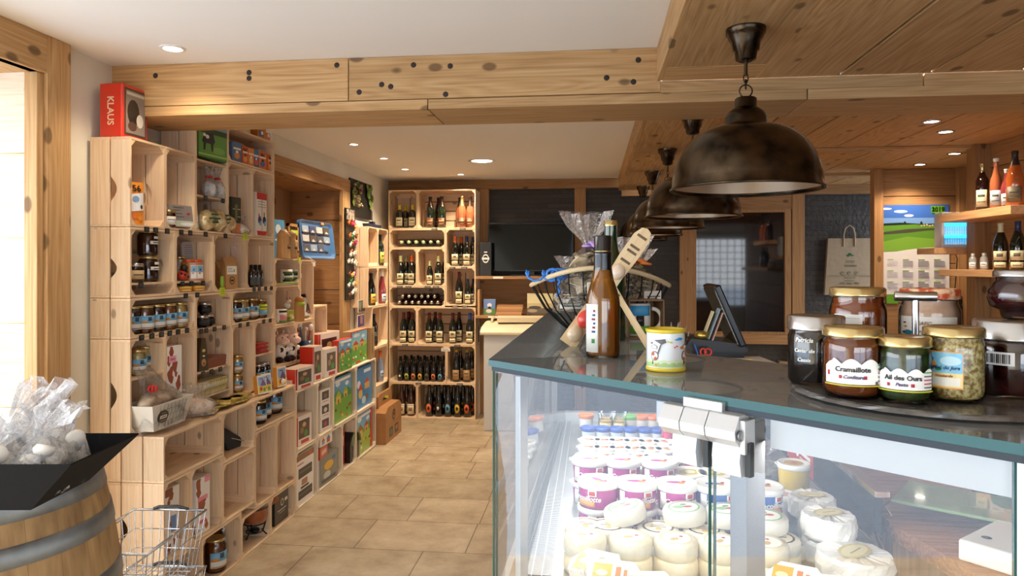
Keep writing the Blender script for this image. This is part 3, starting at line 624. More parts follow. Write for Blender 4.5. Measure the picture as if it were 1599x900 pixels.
PROF = {'bordeaux': [(.033, 0), (.037, .004), (.037, .185), (.034, .203), (.024, .222), (.0155, .24), (.0138, .25), (.0138, .288), (.0155, .29), (.0155, .30)],
        'burgundy': [(.036, 0), (.040, .004), (.040, .15), (.036, .18), (.026, .215), (.0165, .245), (.0145, .26), (.0145, .288), (.0158, .29), (.0158, .30)],
        'champagne': [(.038, 0), (.0435, .005), (.0435, .16), (.039, .19), (.028, .228), (.0185, .262), (.0155, .285), (.0155, .305), (.018, .307), (.018, .312), (.0165, .32)],
        'square': [(.040, 0), (.043, .004), (.043, .15), (.036, .168), (.017, .182), (.0145, .19), (.0145, .226), (.016, .228), (.016, .236)],
        'beer': [(.030, 0), (.033, .004), (.033, .125), (.029, .15), (.017, .18), (.0135, .20), (.0125, .24), (.0138, .242), (.0138, .25)],
        'bigbeer': [(.037, 0), (.041, .005), (.041, .17), (.036, .20), (.022, .24), (.016, .27), (.0145, .31), (.0165, .312), (.0165, .325)],
        'flute': [(.033, 0), (.037, .004), (.037, .13), (.032, .17), (.022, .22), (.0155, .265), (.0138, .30), (.0138, .32), (.0155, .322), (.0155, .33)],
        'swing': [(.03, 0), (.033, .004), (.033, .15), (.028, .18), (.016, .21), (.0135, .24), (.0125, .28), (.015, .283), (.015, .295)],
        'mini': [(.017, 0), (.019, .003), (.019, .058), (.016, .068), (.009, .075), (.009, .092)]}
def bottle(key, prof, glass, cap, label, capstart=.8):
    def make():
        t = thing('bottle', 'x', 'bottle'); pr = PROF[prof]; H = pr[-1][1]; R = pr[2][0]
        MB().lathe(pr, 24).build('bottle_glass', glass, t)
        cs = H*capstart; cp = [(q+.0008, z) for q, z in pr if z > cs]
        r0 = next(pr[i][0]+(pr[i+1][0]-pr[i][0])*(cs-pr[i][1])/(pr[i+1][1]-pr[i][1]) for i in range(len(pr)-1) if pr[i][1] <= cs < pr[i+1][1])
        MB().lathe([(r0+.0008, cs)]+cp+[(.001, H+.0012)], 20).build('capsule' if prof not in ('beer', 'bigbeer', 'swing', 'mini') else 'cap', cap, t)
        mb = MB(); R += .0004; bz = pr[2][1]
        if label == 'cream2': mb.arc(R, bz*.40, bz*.80, -.95, .95, 12, mi=0); mb.arc(R, bz*.10, bz*.33, -.85, .85, 12, mi=0); mb.arc(R+.0005, bz*.56, bz*.70, -.4, .4, 6, mi=1); mb.arc(R+.0005, bz*.18, bz*.22, -.5, .5, 6, mi=1); mats = [M('ddd0a8', .6), M('6b6550', .6)]
        elif label == 'tan': mb.arc(R, bz*.14, bz*.62, -.9, .9, 12, mi=0); mb.arc(R+.0005, bz*.42, bz*.46, -.6, .6, 6, mi=1); mb.arc(R+.0005, bz*.24, bz*.26, -.5, .5, 6, mi=1); mats = [M('7a4f36', .5, .3), M('d8c098', .5)]
        elif label == 'cream1': mb.arc(R, bz*.12, bz*.72, -1.0, 1.0, 12, mi=0); mb.arc(R+.0005, bz*.30, bz*.52, -.5, .5, 8, mi=1); mb.arc(R+.0005, bz*.62, bz*.65, -.7, .7, 8, mi=1); mats = [M('e2d6b8', .6), M('9a7358', .6)]
        elif isinstance(label, tuple):    # oval label of one colour with ring
            col, zc, hh = label; z_ = bz*zc; n = 10; mats = [M(col, .5), M('1f1c18', .5), M('efe6cf', .5)]
            for k in range(n):
                a = -1+2*(k+.5)/n; q = hh*math.sqrt(max(.02, 1-a*a)); mb.arc(R, z_-q, z_+q, .62*(-1+2*k/n), .62*(-1+2*(k+1)/n), 1, mi=0)
                q2 = hh*.42*math.sqrt(max(.02, 1-a*a)); mb.arc(R+.0005, z_-q2, z_+q2, .28*(-1+2*k/n), .28*(-1+2*(k+1)/n), 1, mi=1 if col != '1d1a1a' else 2)
        else: mb.arc(R, bz*.15, bz*.72, -.9, .9, 12, mi=0); mb.arc(R+.0005, bz*.48, bz*.56, -.5, .5, 8, mi=1); mb.arc(R+.0005, bz*.30, bz*.33, -.6, .6, 8, mi=1); mats = [M(label, .55), M('4c5a48', .6)]
        mb.build('label', mats, t); return t
    return proto('bottle'+key, make)
def yat(px, X): return at_x(px, 415, X).y
def onshelf(p, px, X, z, label, group, rz=-.55): return p.put((X, yat(px, X), z+.0005), rz, label, group)
def tag_at(px, X, z, txt, colour='1a1a1a', w_=.034, h=.024, label=None):
    def mk():
        t = thing('price_tag', 'x', 'price tag'); MB().box(0, .002, -w_/2, w_/2, -h/2, h/2).build('card', M(colour, .6), t)
        art('chalk_writing', t, plane_fn((.002, 0, 0), (0, 1, 0), (0, 0, 1)), w_*.85, h*.8, lines('8d8d86' if colour[0] == '1' else '5c6a20', .15, .9, (.2, .48, .75), .05)); return t
    return proto('tag'+colour+str(w_), mk).put((X+.0012, yat(px, X), z), 0, label, 'price tags on the shelf edges')
def blob_bag(name, label, cat, w_, d, h, colour, loc, rz=0, group=None, tie='b3241c', base=None, seed=1, flare=.5, loose=False):
    """gathered cellophane bag: filled body, tied neck, flared top"""
    t = thing(name, label, cat, loc, rz, group); r = random.Random(seed); seg = 18; zn = h*.66
    MB().ball((0, 0, h*.27), h*.27, 0, 14, 9, (w_*.46/(h*.27), d*.44/(h*.27), .95), .06, r).build('contents', colour, t)
    prof = [(.42, 0), (.5, .02*h), (.52, h*.2), (.46, h*.42), (.26, h*.58), (.08, zn), (.14, h*.74), (.30*flare*2, h*.9), (.42*flare*2, h)]
    vs = []; fs = []
    for i, (q, z) in enumerate(prof):
        for k in range(seg):
            a = 2*pi*k/seg; j = 1+r.uniform(-.06, .06)+(.28*(1 if k % 2 else -1) if i >= 6 else .05*(1 if k % 2 else -1)); vs.append((q*w_*j*cos(a), q*d*j*sin(a), max(0, z+(r.uniform(-.03, .03)*h if i >= 7 else 0))))
    for i in range(len(prof)-1):
        for k in range(seg): k2 = (k+1) % seg; fs.append((i*seg+k, i*seg+k2, (i+1)*seg+k2, (i+1)*seg+k))
    mb = MB(); mb.add(vs, fs, 0, False); mb.add(vs[:seg], [tuple(range(seg))[::-1]]); mb.build('cellophane', film(.3, .5, 30), t)
    if tie:
        mb = MB(); mb.tube([(w_*.1*cos(a), d*.1*sin(a), zn) for a in [k*pi/6 for k in range(12)]], h*.018, 6, closed=True)
        for q in range(4): a = q*1.7+seed; mb.ball((w_*.16*cos(a), d*.16*sin(a), zn+.002), h*.045, 0, 8, 5)
        mb.build('ribbon', M(tie, .35, 0, .4), t)
    return t
# ---------------------------------------------------------------- left wall, upper crates
LJ = 'labelled jars on the crate shelves'
h_d = jar('hd', .037, .125, DHONEY, GOLD); h_m = jar('hm', .037, .125, HONEY, GOLD); h_a = jar('ha', .037, .125, AMBER, GOLD); h_p = jar('hp', .037, .125, PALE, GOLD)
Z = 1.248
onshelf(h_d, 207, -2.02, Z, 'dark honey jar at the far left of the five in a row', LJ)
for p, px, lb in ((h_m, 227, 'dark honey jar with picture label, front left of the row of jars'), (h_d, 245, 'darkest honey jar in the row, next to the mid brown one'), (h_a, 263, 'amber honey jar second from the right of the row of jars'), (h_p, 281, 'pale creamy honey jar at the right end of the row of jars')):
    onshelf(p, px, -1.995, Z, lb, LJ)
for p, px, lb in ((h_d, 368, 'dark jar cut off by the crate edge in the upper far row of jars'), (h_p, 379, 'pale honey jar second in the upper far row of jars'), (h_a, 394, 'amber honey jar third in the upper far row of jars')): onshelf(p, px, -2.0, 1.233, lb, LJ)
onshelf(jar('ye', .036, .115, AMBER, GOLD, 'yellow'), 408, -2.0, 1.233, 'honey jar with a bright yellow green sticker', LJ)
bigj = jar('big', .044, .118, DHONEY, GOLD, 'white')
onshelf(bigj, 232, -2.03, 1.476, 'lower of two stacked large dark honey jars with white seals', LJ); onshelf(bigj, 231, -2.03, 1.476+.1185, 'upper of two stacked large dark honey jars with white seals', LJ)
onshelf(jar('tan', .034, .085, DHONEY, SILVER, 'tan', .016), 212, -2.0, 1.476, 'small jar with silver lid and tan label beside stacked honey jars', LJ)
onshelf(jar('hs', .030, .085, HONEY, GOLD, 'f0ece2'), 264, -1.98, 1.728, 'small amber jar with gold lid beside the grey card', LJ)
onshelf(bottle('mini2', 'mini', BOT['blackg'], M('e6e6e6', .4), 'e8e2d4', .85), 260, -2.06, 1.728, 'small dark bottle behind the amber jar on top shelf', 'small bottles')
for px, X, z, lb in ((316, -2.0, 1.231, 'small black jam jar with silver lid, left of three'), (325, -2.02, 1.231, 'small black jam jar with silver lid, right of three'), (320, -2.01, 1.2955, 'small black jam jar with silver lid stacked on the other two')):
    onshelf(jar('bk', .034, .064, BLK, SILVER, '26262a', .016, 'tulip'), px, X, z, lb, LJ)
mus = jar('mu', .036, .115, MUST, GOLD)
onshelf(mus, 215, -2.0, 1.066, 'grainy mustard jar at the left of the inner shelf above the basket', LJ); onshelf(mus, 227, -2.05, 1.066, 'grainy mustard jar behind right on the inner shelf above the basket', LJ)
s1 = jar('st', .03, .105, PALE, GOLD)
onshelf(s1, 371, -2.0, .833, 'lower of two stacked pale honey jars in tall crate', LJ); onshelf(s1, 371, -2.0, .833+.106, 'upper of two stacked pale honey jars in tall crate', LJ)
for px, X, lb in ((405, -1.99, 'dark jar under the red packets, left'), (414, -1.995, 'dark jar under the red packets, right'), (408, -2.06, 'dark jar hidden behind under the red packets')): onshelf(jar('dj', .033, .125, BLK, SILVER), px, X, .833, lb, LJ)
for px, X, lb in ((393, -1.98, 'slim black bottle on the left of the front three'), (400, -1.985, 'slim black bottle in the middle of the front three'), (406, -1.99, 'slim black bottle on the right of the front three'), (397, -2.05, 'slim black bottle behind left'), (405, -2.055, 'slim black bottle behind right')):
    onshelf(bottle('slim', 'mini', BOT['blackg'], M('0e0e0e', .3), '55565a', .8), px, X, 1.423, lb, 'slim black bottles', -.5).scale = (1.05, 1.05, 1.42)
onshelf(jar('lh', .05, .16, HONEY, GOLD), 428, -1.94, .649, 'large honey jar with blue picture label below the ledge', LJ)
onshelf(jar('lh2', .045, .15, DHONEY, GOLD), 412, -1.93, .649, 'large dark jar beside the labelled honey jar below the ledge', LJ); onshelf(jar('lh3', .045, .13, BLK, GOLD), 404, -1.90, .649, 'dark jar at the left end below the ledge', LJ); onshelf(s1, 437, -2.02, .649, 'pale small jar behind the large honey jar below the ledge', LJ)
onshelf(jar('fl', .052, .165, HONEY, GOLD), 337, -1.89, .012, 'large honey jar at the front on the floor crate', LJ); onshelf(jar('fl2', .052, .185, HONEY, GOLD), 348, -1.95, .012, 'large honey jar at the back on the floor crate', LJ)
t = thing('round_tin', 'round black tin standing on edge behind the honey jars', 'tin', (-1.98, yat(360, -1.98), .012)); mb = MB(); mb.T = Matrix.Translation((0, 0, .09)) @ Matrix.Rotation(pi/2, 4, 'Y'); mb.lathe([(.001, -.02), (.088, -.02), (.09, -.016), (.09, .016), (.084, .02), (.001, .02)], 30); mb.build('tin_body', M('201c1b', .3, .4), t)
mb = MB(); mb.T = Matrix.Translation((0, 0, .09)) @ Matrix.Rotation(pi/2, 4, 'Y'); mb.lathe([(.091, -.002), (.0915, 0), (.091, .002)], 30, caps=False); mb.build('rim', STEEL, t)
# bag with 56
t = thing('sweet_bag', 'orange and white sweet bag marked 56 in the first top crate', 'bag', (-2.0, yat(211, -2.0), 1.728), -.4)
mb = MB(); W_, H_ = .085, .19
mb.sheet(lambda u, v: (.024*sin(pi*u)*(1-v**3)+.002, (u-.5)*W_*(1-.12*v), v*H_), 8, 8); mb.sheet(lambda u, v: (-.024*sin(pi*u)*(1-v**3), (.5-u)*W_*(1-.12*v), v*H_), 8, 8)
mb.build('bag_body', M('e8912e', .4, 0, .3), t)
def sfn(u, v, t_): return Vector((.0265*sin(pi*min(1, max(0, u/W_+.5)))*(1-min(1, max(0, (v+.095)/H_))**3)+.003+t_, u, v+.095))
art('front_print', t, sfn, W_*.9, H_, [('eef0f2', [(.05, .3), (.95, .35), (.95, .76), (.05, .7)]), ('e07a20', disc(.35, .22, .2, .4)), ('f2a23c', disc(.65, .16, .18, .35)), ('7fa6d0', disc(.4, .6, .18, .4)), ('2a2420', disc(.72, .42, .1, .5))], strips=8)
writing('56', .04, M('1e1a18', .5), t, lambda u, v, q: sfn(u, v+.065, q+.002))
# grey card
t = thing('grey_folder', 'grey printed card leaning beside the small amber jar', 'card', (-1.968, yat(290, -1.968), 1.738), 0); t.rotation_euler = (0, -.12, -.25)
MB().box(-.002, .002, -.095, .085, 0, .105).build('card_sheet', M('8d8680', .5), t); art('front_print', t, plane_fn((.002, -.005, .0525), (0, 1, 0), (0, 0, 1)), .18, .105, [('958e89', rect(0, 1, 0, 1)), ('c9d5c0', rect(.1, .95, 0, .28)), ('eceae4', rect(.83, .97, .3, .97)), ('3f8b45', disc(.9, .62, .05)), ('3f8b45', disc(.9, .42, .05)), ('c0302c', disc(.66, .62, .06)), ('f4f4f0', disc(.6, .13, .25, .3))]+lines('6c6661', .15, .5, (.45, .6, .75, .88), .03))
# tin KLAUS
t = thing('chocolate_tin', 'large red tin standing on top of the front crates', 'tin', (-2.05, yat(187, -2.05)+.03, 2.101), -.03)
MB().cbox(0, 0, 0, .11, .165, .235).build('tin_body', M('cf3520', .3, 0, .6), t, bevel=.008)
art('front_print', t, plane_fn((.055, 0, .1175), (0, 1, 0), (0, 0, 1)), .14, .205, [('4a3a34', rect(0, 1, 0, 1)), ('8d8178', rect(.06, .94, .05, .95)), ('2d2522', disc(.4, .5, .28, 1)), ('d9d2c6', disc(.7, .35, .16, .9)), ('5c4238', disc(.35, .2, .2, .5)), ('c8bfae', rect(.1, .9, .86, .92))])
writing('KLAUS', .042, M('ecc9a8', .4), t, lambda u, v, q: Vector((v-.002, -.0832-q, .115-u)))
# cow picture bag
t = thing('picture_bag', 'green pasture picture bag with a cow in the top crate', 'bag', (-1.975, yat(329, -1.975), 2.098), -.12)
MB().cbox(0, 0, 0, .03, .25, .19).build('bag_body', M('3d6b2c', .5, 0, .2), t, bevel=.012)
art('front_print', t, plane_fn((.0155, 0, .095), (0, 1, 0), (0, 0, 1)), .23, .17, [('5f9a3c', rect(0, 1, 0, 1)), ('7fa6c0', rect(0, 1, .86, 1)), ('2c4a24', rect(0, 1, .72, .88)), ('7db04e', disc(.7, .25, .22, .5)), ('1f1b18', [(.12, .45), (.2, .72), (.5, .76), (.56, .5), (.5, .4), (.5, .2), (.45, .2), (.42, .42), (.25, .42), (.22, .2), (.17, .2), (.17, .42)]), ('eee8de', disc(.3, .62, .06)), ('eee8de', disc(.2, .66, .05)), ('a8c86a', rect(0, 1, .05, .1))])
for px, X, lb in ((327, -2.0, 'clear sweet bag with red ribbon, left of two'), (341, -2.0, 'clear sweet bag with red ribbon, right of two')):
    blob_bag('sweet_bag', lb, 'bag', .085, .06, .165, noisy('e9e2d6', 'f6f2ea', 60, .5), (X, yat(px, X), 1.906), 0, 'clear bags with red ribbons', 'c22a22', seed=px, flare=.35)
# gold bags with green ribbon heap
GOLDF = noisy('a98c50', 'efe0b4', 30, .3, 3, bump=.01, metal=.35)
for i, (px, X, s_, lb) in enumerate(((322, -1.97, .07, 'gold paper gift bag on the left of the heap'), (338, -1.965, .075, 'gold paper gift bag in the middle of the heap'), (354, -1.98, .065, 'gold paper gift bag at the right of the heap'))):
    t = thing('gift_bag', lb, 'bag', (X, yat(px, X), 1.729), i, 'gold gift bags with dark ribbon'); r = random.Random(i)
    MB().ball((0, 0, s_*.75), s_, 0, 12, 8, (.75, .8, .74), .14, r).build('bag_body', GOLDF, t)
    mb = MB()
    for q in range(4): a = q*1.6; mb.tube([(s_*.7+.016*cos(b_), .02*cos(a)+.014*sin(b_), s_*.9+.02*sin(a)) for b_ in [k*pi/5 for k in range(10)]], .004, 5, closed=True)
    mb.build('ribbon', M('0d4a36', .25, .3), t)
blob_bag('cellophane_bag', 'crumpled clear bag lying at the front edge by yellow tag', 'bag', .10, .06, .10, noisy('e8d8c0', 'f4ecd8', 20), (-1.965, yat(374, -1.965), 1.729), .4, None, 'd98a9a', seed=5)
t = MB().tube([(-1.932+.008*sin(k*.9), yat(369, -1.93)+.014*cos(k*.8), 1.735-k*.0065) for k in range(22)], .0022, 5).build('curling_ribbon', M('c9a0c8', .35)); tag(t, 'curled lilac ribbon dangling over the shelf edge', 'ribbon')
# sweet boxes
for i, (px, X, colr, c2) in enumerate(((371, -1.975, '54718f', 'e08a3c'), (384, -1.99, 'd8642c', 'f0a050'), (393, -1.99, 'e08030', 'f4c078'), (401, -1.99, '4c6f96', 'd8552c'), (411, -1.985, 'de6e2c', '3a62a0'), (423, -1.99, 'e57c30', 'f4b060'))):
    w_ = .085 if i in (0, 4) else .06
    carton('sweet_box', ('blue grey caramel box with a biscuit picture at the left end', 'orange caramel box second in the row', 'plain orange caramel box third in the row', 'blue and orange caramel box fourth in the row', 'wide orange box marked with numerals near the end', 'orange box at the far right end of the sweets row')[i], 'box', w_*.95, .04, .105, colr, [(c2, disc(.5, .3, .3, .6)), ('f5e3c8', rect(.1, .9, .62, .72)), ('2a2420' if i in (1, 4, 5) else 'f6efe0', disc(.5, .5, .14, .5))], None, (X, yat(px, X)+.0, 2.128), -.15, 'caramel boxes in the top far crate', text='56C' if i in (1, 4, 5) else None, tcol='241c18', tsize=.028)
for i, px in enumerate((410, 420)):
    carton('sweet_box', ('orange and blue box at the left on top of the highest crate', 'white and orange box at the right on top of the highest crate')[i], 'box', .09, .05, .075, ('d8842c', 'ece6da')[i], [(('355f90', 'd8742c')[i], rect(.1, .7, .2, .7)), ('f5efe0', disc(.5, .5, .15))], None, (-2.0, yat(px, -2.0), 2.311), -.1, 'boxes on top of the highest crate')
carton('tall_carton', 'tall dark green carton with orange base in the narrow crate', 'box', .085, .085, .20, '3f3d25', [('34331f', rect(0, 1, .3, 1)), ('c9762e', rect(0, .5, 0, .28)), ('d98250', rect(.5, 1, 0, .28)), ('6f6c44', rect(.35, .62, .35, .8)), ('d9d2b0', rect(.1, .35, .66, .68)), ('d9d2b0', rect(.65, .92, .66, .68)), ('d9d2b0', rect(.65, .92, .45, .47))], None, (-1.995, yat(370, -1.995), 1.728), -.1)
carton('tall_carton', 'red and white carton with two bird pictures in the far crate', 'box', .115, .07, .255, 'f0e6d6', [('c93226', rect(0, 1, .84, 1)), ('c93226', [(.08, .0), (.92, 0), (1, .1), (0, .1)]), ('f2e9da', rect(.02, .98, .12, .84)), ('2b3c66', disc(.27, .36, .17, .55)), ('1f2d52', disc(.74, .36, .17, .55)), ('7fb0d8', disc(.33, .28, .1, .6)), ('7fb0d8', disc(.8, .28, .1, .6)), ('d9542c', disc(.2, .46, .05)), ('8a8a30', disc(.72, .5, .05)), ('b8a898', rect(.47, .5, .12, .84))]+lines('a89a88', .1, .9, (.66, .72, .78), .015), None, (-1.985, yat(409.5, -1.985), 1.728), -.05)
# ladybird, oval card, jar pair
t = thing('oval_card', 'white rounded card with grey text leaning in the crate', 'card', (-2.06, yat(303, -2.06), 1.56), 0); t.rotation_euler = (0, -.1, -.15)
mb = MB(); po = []
for cx, cy in ((.065, .035), (-.065, .035), (-.065, -.035), (.065, -.035)):
    a0 = atan2(cy, cx); a0 = {(1, 1): 0, (-1, 1): pi/2, (-1, -1): pi, (1, -1): 3*pi/2}[(1 if cx > 0 else -1, 1 if cy > 0 else -1)]
    po += [(cx+.018*cos(a0+k*pi/10), cy+.06+.018*sin(a0+k*pi/10)) for k in range(6)]
mb.prism(po, 0, -.004, .004); mb.build('card_body', M('b9b6ba', .3, 0, .5), t); art('front_print', t, plane_fn((.004, 0, .06), (0, 1, 0), (0, 0, 1)), .14, .09, lines('7d7880', .05, .95, (.12, .25, .38, .5, .62, .75), .03)+[('c47a80', rect(.1, .6, .86, .9))])
t = thing('ladybird_figure', 'small ladybird figure with red spotted body', 'figurine', (-1.985, yat(286, -1.985), 1.476), -.5)
MB().ball((0, 0, .026), .028, 0, 14, 9, (.8, 1, .9)).build('body', M('b8321e', .3, 0, .5), t); MB().ball((.004, .004, .062), .018, 0, 12, 8).build('head', M('201512', .4), t)
mb = MB()
for a, z in ((.0, .03), (.7, .02), (-.6, .036), (.4, .045)): mb.ball((.022*cos(a)*.95, .028*sin(a), z), .006, 0, 8, 5)
mb.build('spots', M('150f0e', .4), t); MB().tube([(.004, -.006, .078), (.01, -.012, .092)], .0012, 5).tube([(.004, .01, .078), (.01, .016, .092)], .0012, 5).build('antennae', M('150f0e', .5), t)
t = carton('gift_pack', 'clear pack of two picture labelled honeys with orange lids', 'pack', .1, .055, .09, 'c48a4a', [('b4743a', rect(0, 1, 0, 1)), ('f2ede0', rect(.08, .48, .1, .85)), ('f2ede0', rect(.52, .92, .1, .85)), ('6ea6cc', rect(.1, .46, .45, .82)), ('6ea6cc', rect(.54, .9, .45, .82)), ('2f4a66', disc(.28, .6, .07, 1)), ('2f4a66', disc(.72, .6, .07, 1)), ('e0902c', disc(.22, .4, .08, .6)), ('e0902c', disc(.68, .4, .08, .6))], None, (-1.99, yat(309, -1.99), 1.476), -.2)
MB().lathe([(.026, .091), (.026, .104), (.001, .104)], 20, (0, -.027, 0)).lathe([(.026, .091), (.026, .104), (.001, .104)], 20, (0, .027, 0)).build('lids', M('c8501e', .4), t)
onshelf(jar('gj', .028, .12, M('d8d2c4', .3, 0, .4), GOLD, 'efe9dc'), 281, -2.06, 1.476, 'tall pale jar behind the ladybird figure', LJ)
for i, px in enumerate((292, 313)):
    for k in range(2): carton('wafer_pack', 'flat orange and yellow pack, %s of the %s pile' % (('lower', 'upper')[k], ('left', 'right')[i]), 'pack', .085, .07, .013, ('d9822c', 'e6a83c')[k], [('f4d070', rect(.1, .9, .2, .8))], None, (-1.99, yat(px, -1.99), 1.4235+.0135*k), -.1, 'flat orange packs below the inner shelf')
# kraft bags
def kraft(label, loc, rz, h=.16, w_=.062):
    t = thing('kraft_bag', label, 'bag', loc, rz, 'kraft paper bags'); mb = MB()
    mb.add([(-.028, -w_/2, 0), (.028, -w_/2, 0), (.028, w_/2, 0), (-.028, w_/2, 0), (-.024, -w_/2, h*.72), (.024, -w_/2, h*.72), (.024, w_/2, h*.72), (-.024, w_/2, h*.72), (-.012, -w_/2, h), (-.006, -w_/2, h), (-.006, w_/2, h), (-.012, w_/2, h)], [(3, 2, 1, 0), (0, 1, 5, 4), (2, 3, 7, 6), (1, 2, 6, 5), (3, 0, 4, 7), (4, 5, 9, 8), (6, 7, 11, 10), (5, 6, 10, 9), (7, 4, 8, 11), (8, 9, 10, 11)])
    mb.build('bag_body', M('b98a55', .8, bump=40), t, bevel=.001)
    art('label', t, plane_fn((.0245, 0, h*.58), (0, 1, 0), (-.02, 0, 1)), w_*.8, h*.26, [('e6e2d4', rect(0, 1, 0, 1)), ('5f8f4a', rect(.7, .8, .3, .6))]+lines('8a8578', .1, .65, (.3, .5, .7), .06))
    art('stamp', t, plane_fn((.0272, 0, h*.26), (0, 1, 0), (0, 0, 1)), w_*.5, h*.28, [('3a2a1c', disc(.5, .5, .45, 1)), ('b98a55', disc(.5, .5, .34, 1)), ('3a2a1c', rect(.25, .75, .38, .62))])
    return t
kraft('kraft paper bag with stamp standing at the back left', (-2.07, yat(345, -2.07), 1.423), -.3, .15); kraft('kraft paper bag with stamp leaning at the front', (-1.985, yat(358, -1.985), 1.423), -.45, .175, .075)
tag(MB().lathe([(.001, 0), (.009, 0), (.009, .07), (.001, .07)], 14).build('green_tube', M('8fb43a', .4), loc=(-1.965, yat(347, -1.965), 1.423)), 'thin lime green tube in front of the kraft bags', 'tube')
tag(MB().box(-.025, .025, -.05, .06, 0, .001).build('paper_note', PAPER, loc=(-1.955, yat(375, -1.955), 1.4235), rz=.5), 'white paper slip lying on the crate edge', 'paper')
# choc bars, gold packs
for k in range(4): carton('chocolate_bar', ('lowest', 'second', 'third', 'topmost')[k]+' chocolate bar in the pile on the inner shelf', 'chocolate bar', .22, .10, .0125, '8a4a30', None, None, (-2.02, yat(336, -2.02)+.006*k, 1.0155+.013*k), .02*k, 'chocolate bars piled flat', topc=('9c3a26' if k % 2 else 'a24c2c'))
t = thing('tall_gift_bag', 'dark green printed bag with a gold face at crate edge', 'bag', (-1.975, yat(314, -1.975), 1.016), -.3)
MB().prism([(-.032, 0), (.032, 0), (.012, .165), (-.012, .165)], 0, -.02, .02).build('bag_body', M('46381f', .4, 0, .3), t); art('front_print', t, plane_fn((.02, 0, .07), (0, 1, 0), (0, 0, 1)), .04, .11, [('b98a5a', disc(.5, .25, .35, .5)), ('c9b06a', disc(.5, .8, .25, .3)), ('efe0c0', disc(.5, .55, .2, .2)), ('7a2a1c', disc(.5, .2, .12, .5))])
for k in range(14):
    t = tag(MB().box(-.04, .04, -.005, .005, 0, .075).build('gold_packet', [noisy('a8883c', 'f4e8b4', 50, .3, 3, metal=.35)], loc=(-1.995, 3.33+k*.0195, .8865), bevel=.001), 'slim gold foil packet standing on edge in the leaning row', 'packet', 'gold foil packets in a leaning row'); t.rotation_euler.x = -.35
for k in range(9):
    r = random.Random(k); t = tag(MB().box(-.035, .035, -.075, .075, 0, .009).build('gold_bar', noisy('8a7028', 'd9bd5c', 30, .35, 3, metal=.35), loc=(-1.90, yat((330, 338, 350, 358, 366, 374, 380, 345, 362)[k], -1.90), .8225+.0095*(k % 3)), rz=r.uniform(-.5, .5), bevel=.001), ('gold wrapped bar lying on the ledge at the left end', 'gold wrapped bar on the ledge, second from the left', 'gold wrapped bar on top of the fanned pile', 'gold wrapped bar low in the fanned pile', 'gold wrapped bar in the middle of the fanned pile', 'gold wrapped bar towards the far end of the pile', 'gold wrapped bar at the far end of the pile', 'gold wrapped bar tucked under the left end', 'gold wrapped bar tucked under the far end')[k], 'bar', 'gold bars fanned out on the ledge')
for k in range(5): carton('red_packet', ('lowest', 'second', 'middle', 'fourth', 'topmost')[k]+' dark red packet in the pile on the small inner shelf', 'packet', .11, .07, .012, 'a3261e', None, None, (-1.99, yat(412, -1.99), 1.0255+.0125*k), (-.2, .15, -.1, .2, -.15)[k], 'dark red packets in a pile', topc='c04a38')
def book(label, px, X, z, w_, h, ed, front, rz=-.3, lean=-.12, group='small picture books on the ledge'):
    t = thing('picture_book', label, 'book', (X, yat(px, X), z+.003), rz, group); MB().box(-.014, .014, -w_/2, w_/2, 0, h).build('page_block', M(ed, .6), t, bevel=.001)
    art('cover', t, plane_fn((.0142, 0, h/2), (0, 1, 0), (0, 0, 1)), w_, h, front); t.rotation_euler.y = lean; return t
ALP = [('f3efe6', rect(0, 1, 0, 1)), ('9cb8d8', rect(.08, .92, .08, .92)), ('e8c838', [(.08, .08), (.92, .08), (.92, .45), (.5, .38), (.08, .5)]), ('7a5a78', [(.3, .45), (.6, .8), (.92, .5), (.92, .42)]), ('b5502c', disc(.35, .28, .14, .8)), ('6f9c34', disc(.7, .22, .13, .8)), ('5a4030', rect(.3, .6, .8, .84))]
book('thin picture book leaning leftmost on the ledge', 408, -1.875, .815, .07, .105, 'd8902c', ALP); book('picture book with yellow meadow cover leaning at an angle', 415, -1.865, .815, .075, .11, 'd8902c', ALP, -.35); book('upright picture book with alpine cover on the ledge', 438, -1.875, .815, .095, .12, 'd8902c', ALP, -.15, -.06)
# gift basket
t = thing('gift_basket', 'white patterned gift basket under cellophane with red bow', 'gift basket', (-1.93, 2.955, .834), -.0)
mb = MB(); a0, b0, a1, b1, hh = .055, .115, .075, .155, .115
mb.add([(-a0, -b0, 0), (a0, -b0, 0), (a0, b0, 0), (-a0, b0, 0), (-a1, -b1, hh), (a1, -b1, hh), (a1, b1, hh), (-a1, b1, hh)], [(3, 2, 1, 0), (0, 1, 5, 4), (1, 2, 6, 5), (2, 3, 7, 6), (3, 0, 4, 7)]); mb.build('basket_body', M('ddd6c8', .6), t, thick=.003)
fnb = plane_fn((.0665, 0, .0575), (0, 1, 0), (.02, 0, .115)); sh = []
for i in range(1, 9): u = i/9; sh += [('9a9184', rect(u-.004, u+.004, .03, .97))]
for i in range(1, 4): sh += [('9a9184', rect(.1, .9, i/4-.008, i/4+.008))]
for i in range(8): u = .1+i*.1; sh += [('b0a698', [(u, .05), (u+.012, .05), (u+.11, .95), (u+.098, .95)])]
art('basket_pattern', t, fnb, .24, .11, sh+[('1c1a1a', disc(.2, .5, .15, 1.7)), ('e8e4da', rect(.10, .30, .44, .56)), ('1c1a1a', rect(.12, .28, .48, .52)), ('8a8478', rect(.13, .27, .64, .66)), ('8a8478', rect(.13, .27, .34, .36))])
MB().ball((0, 0, .11), .1, 0, 14, 8, (.6, 1.25, .45), .1, random.Random(3)).build('packed_goods', noisy('6a4a38', 'c9b49a', 14, .4), t)
mb = MB(); r = random.Random(12)
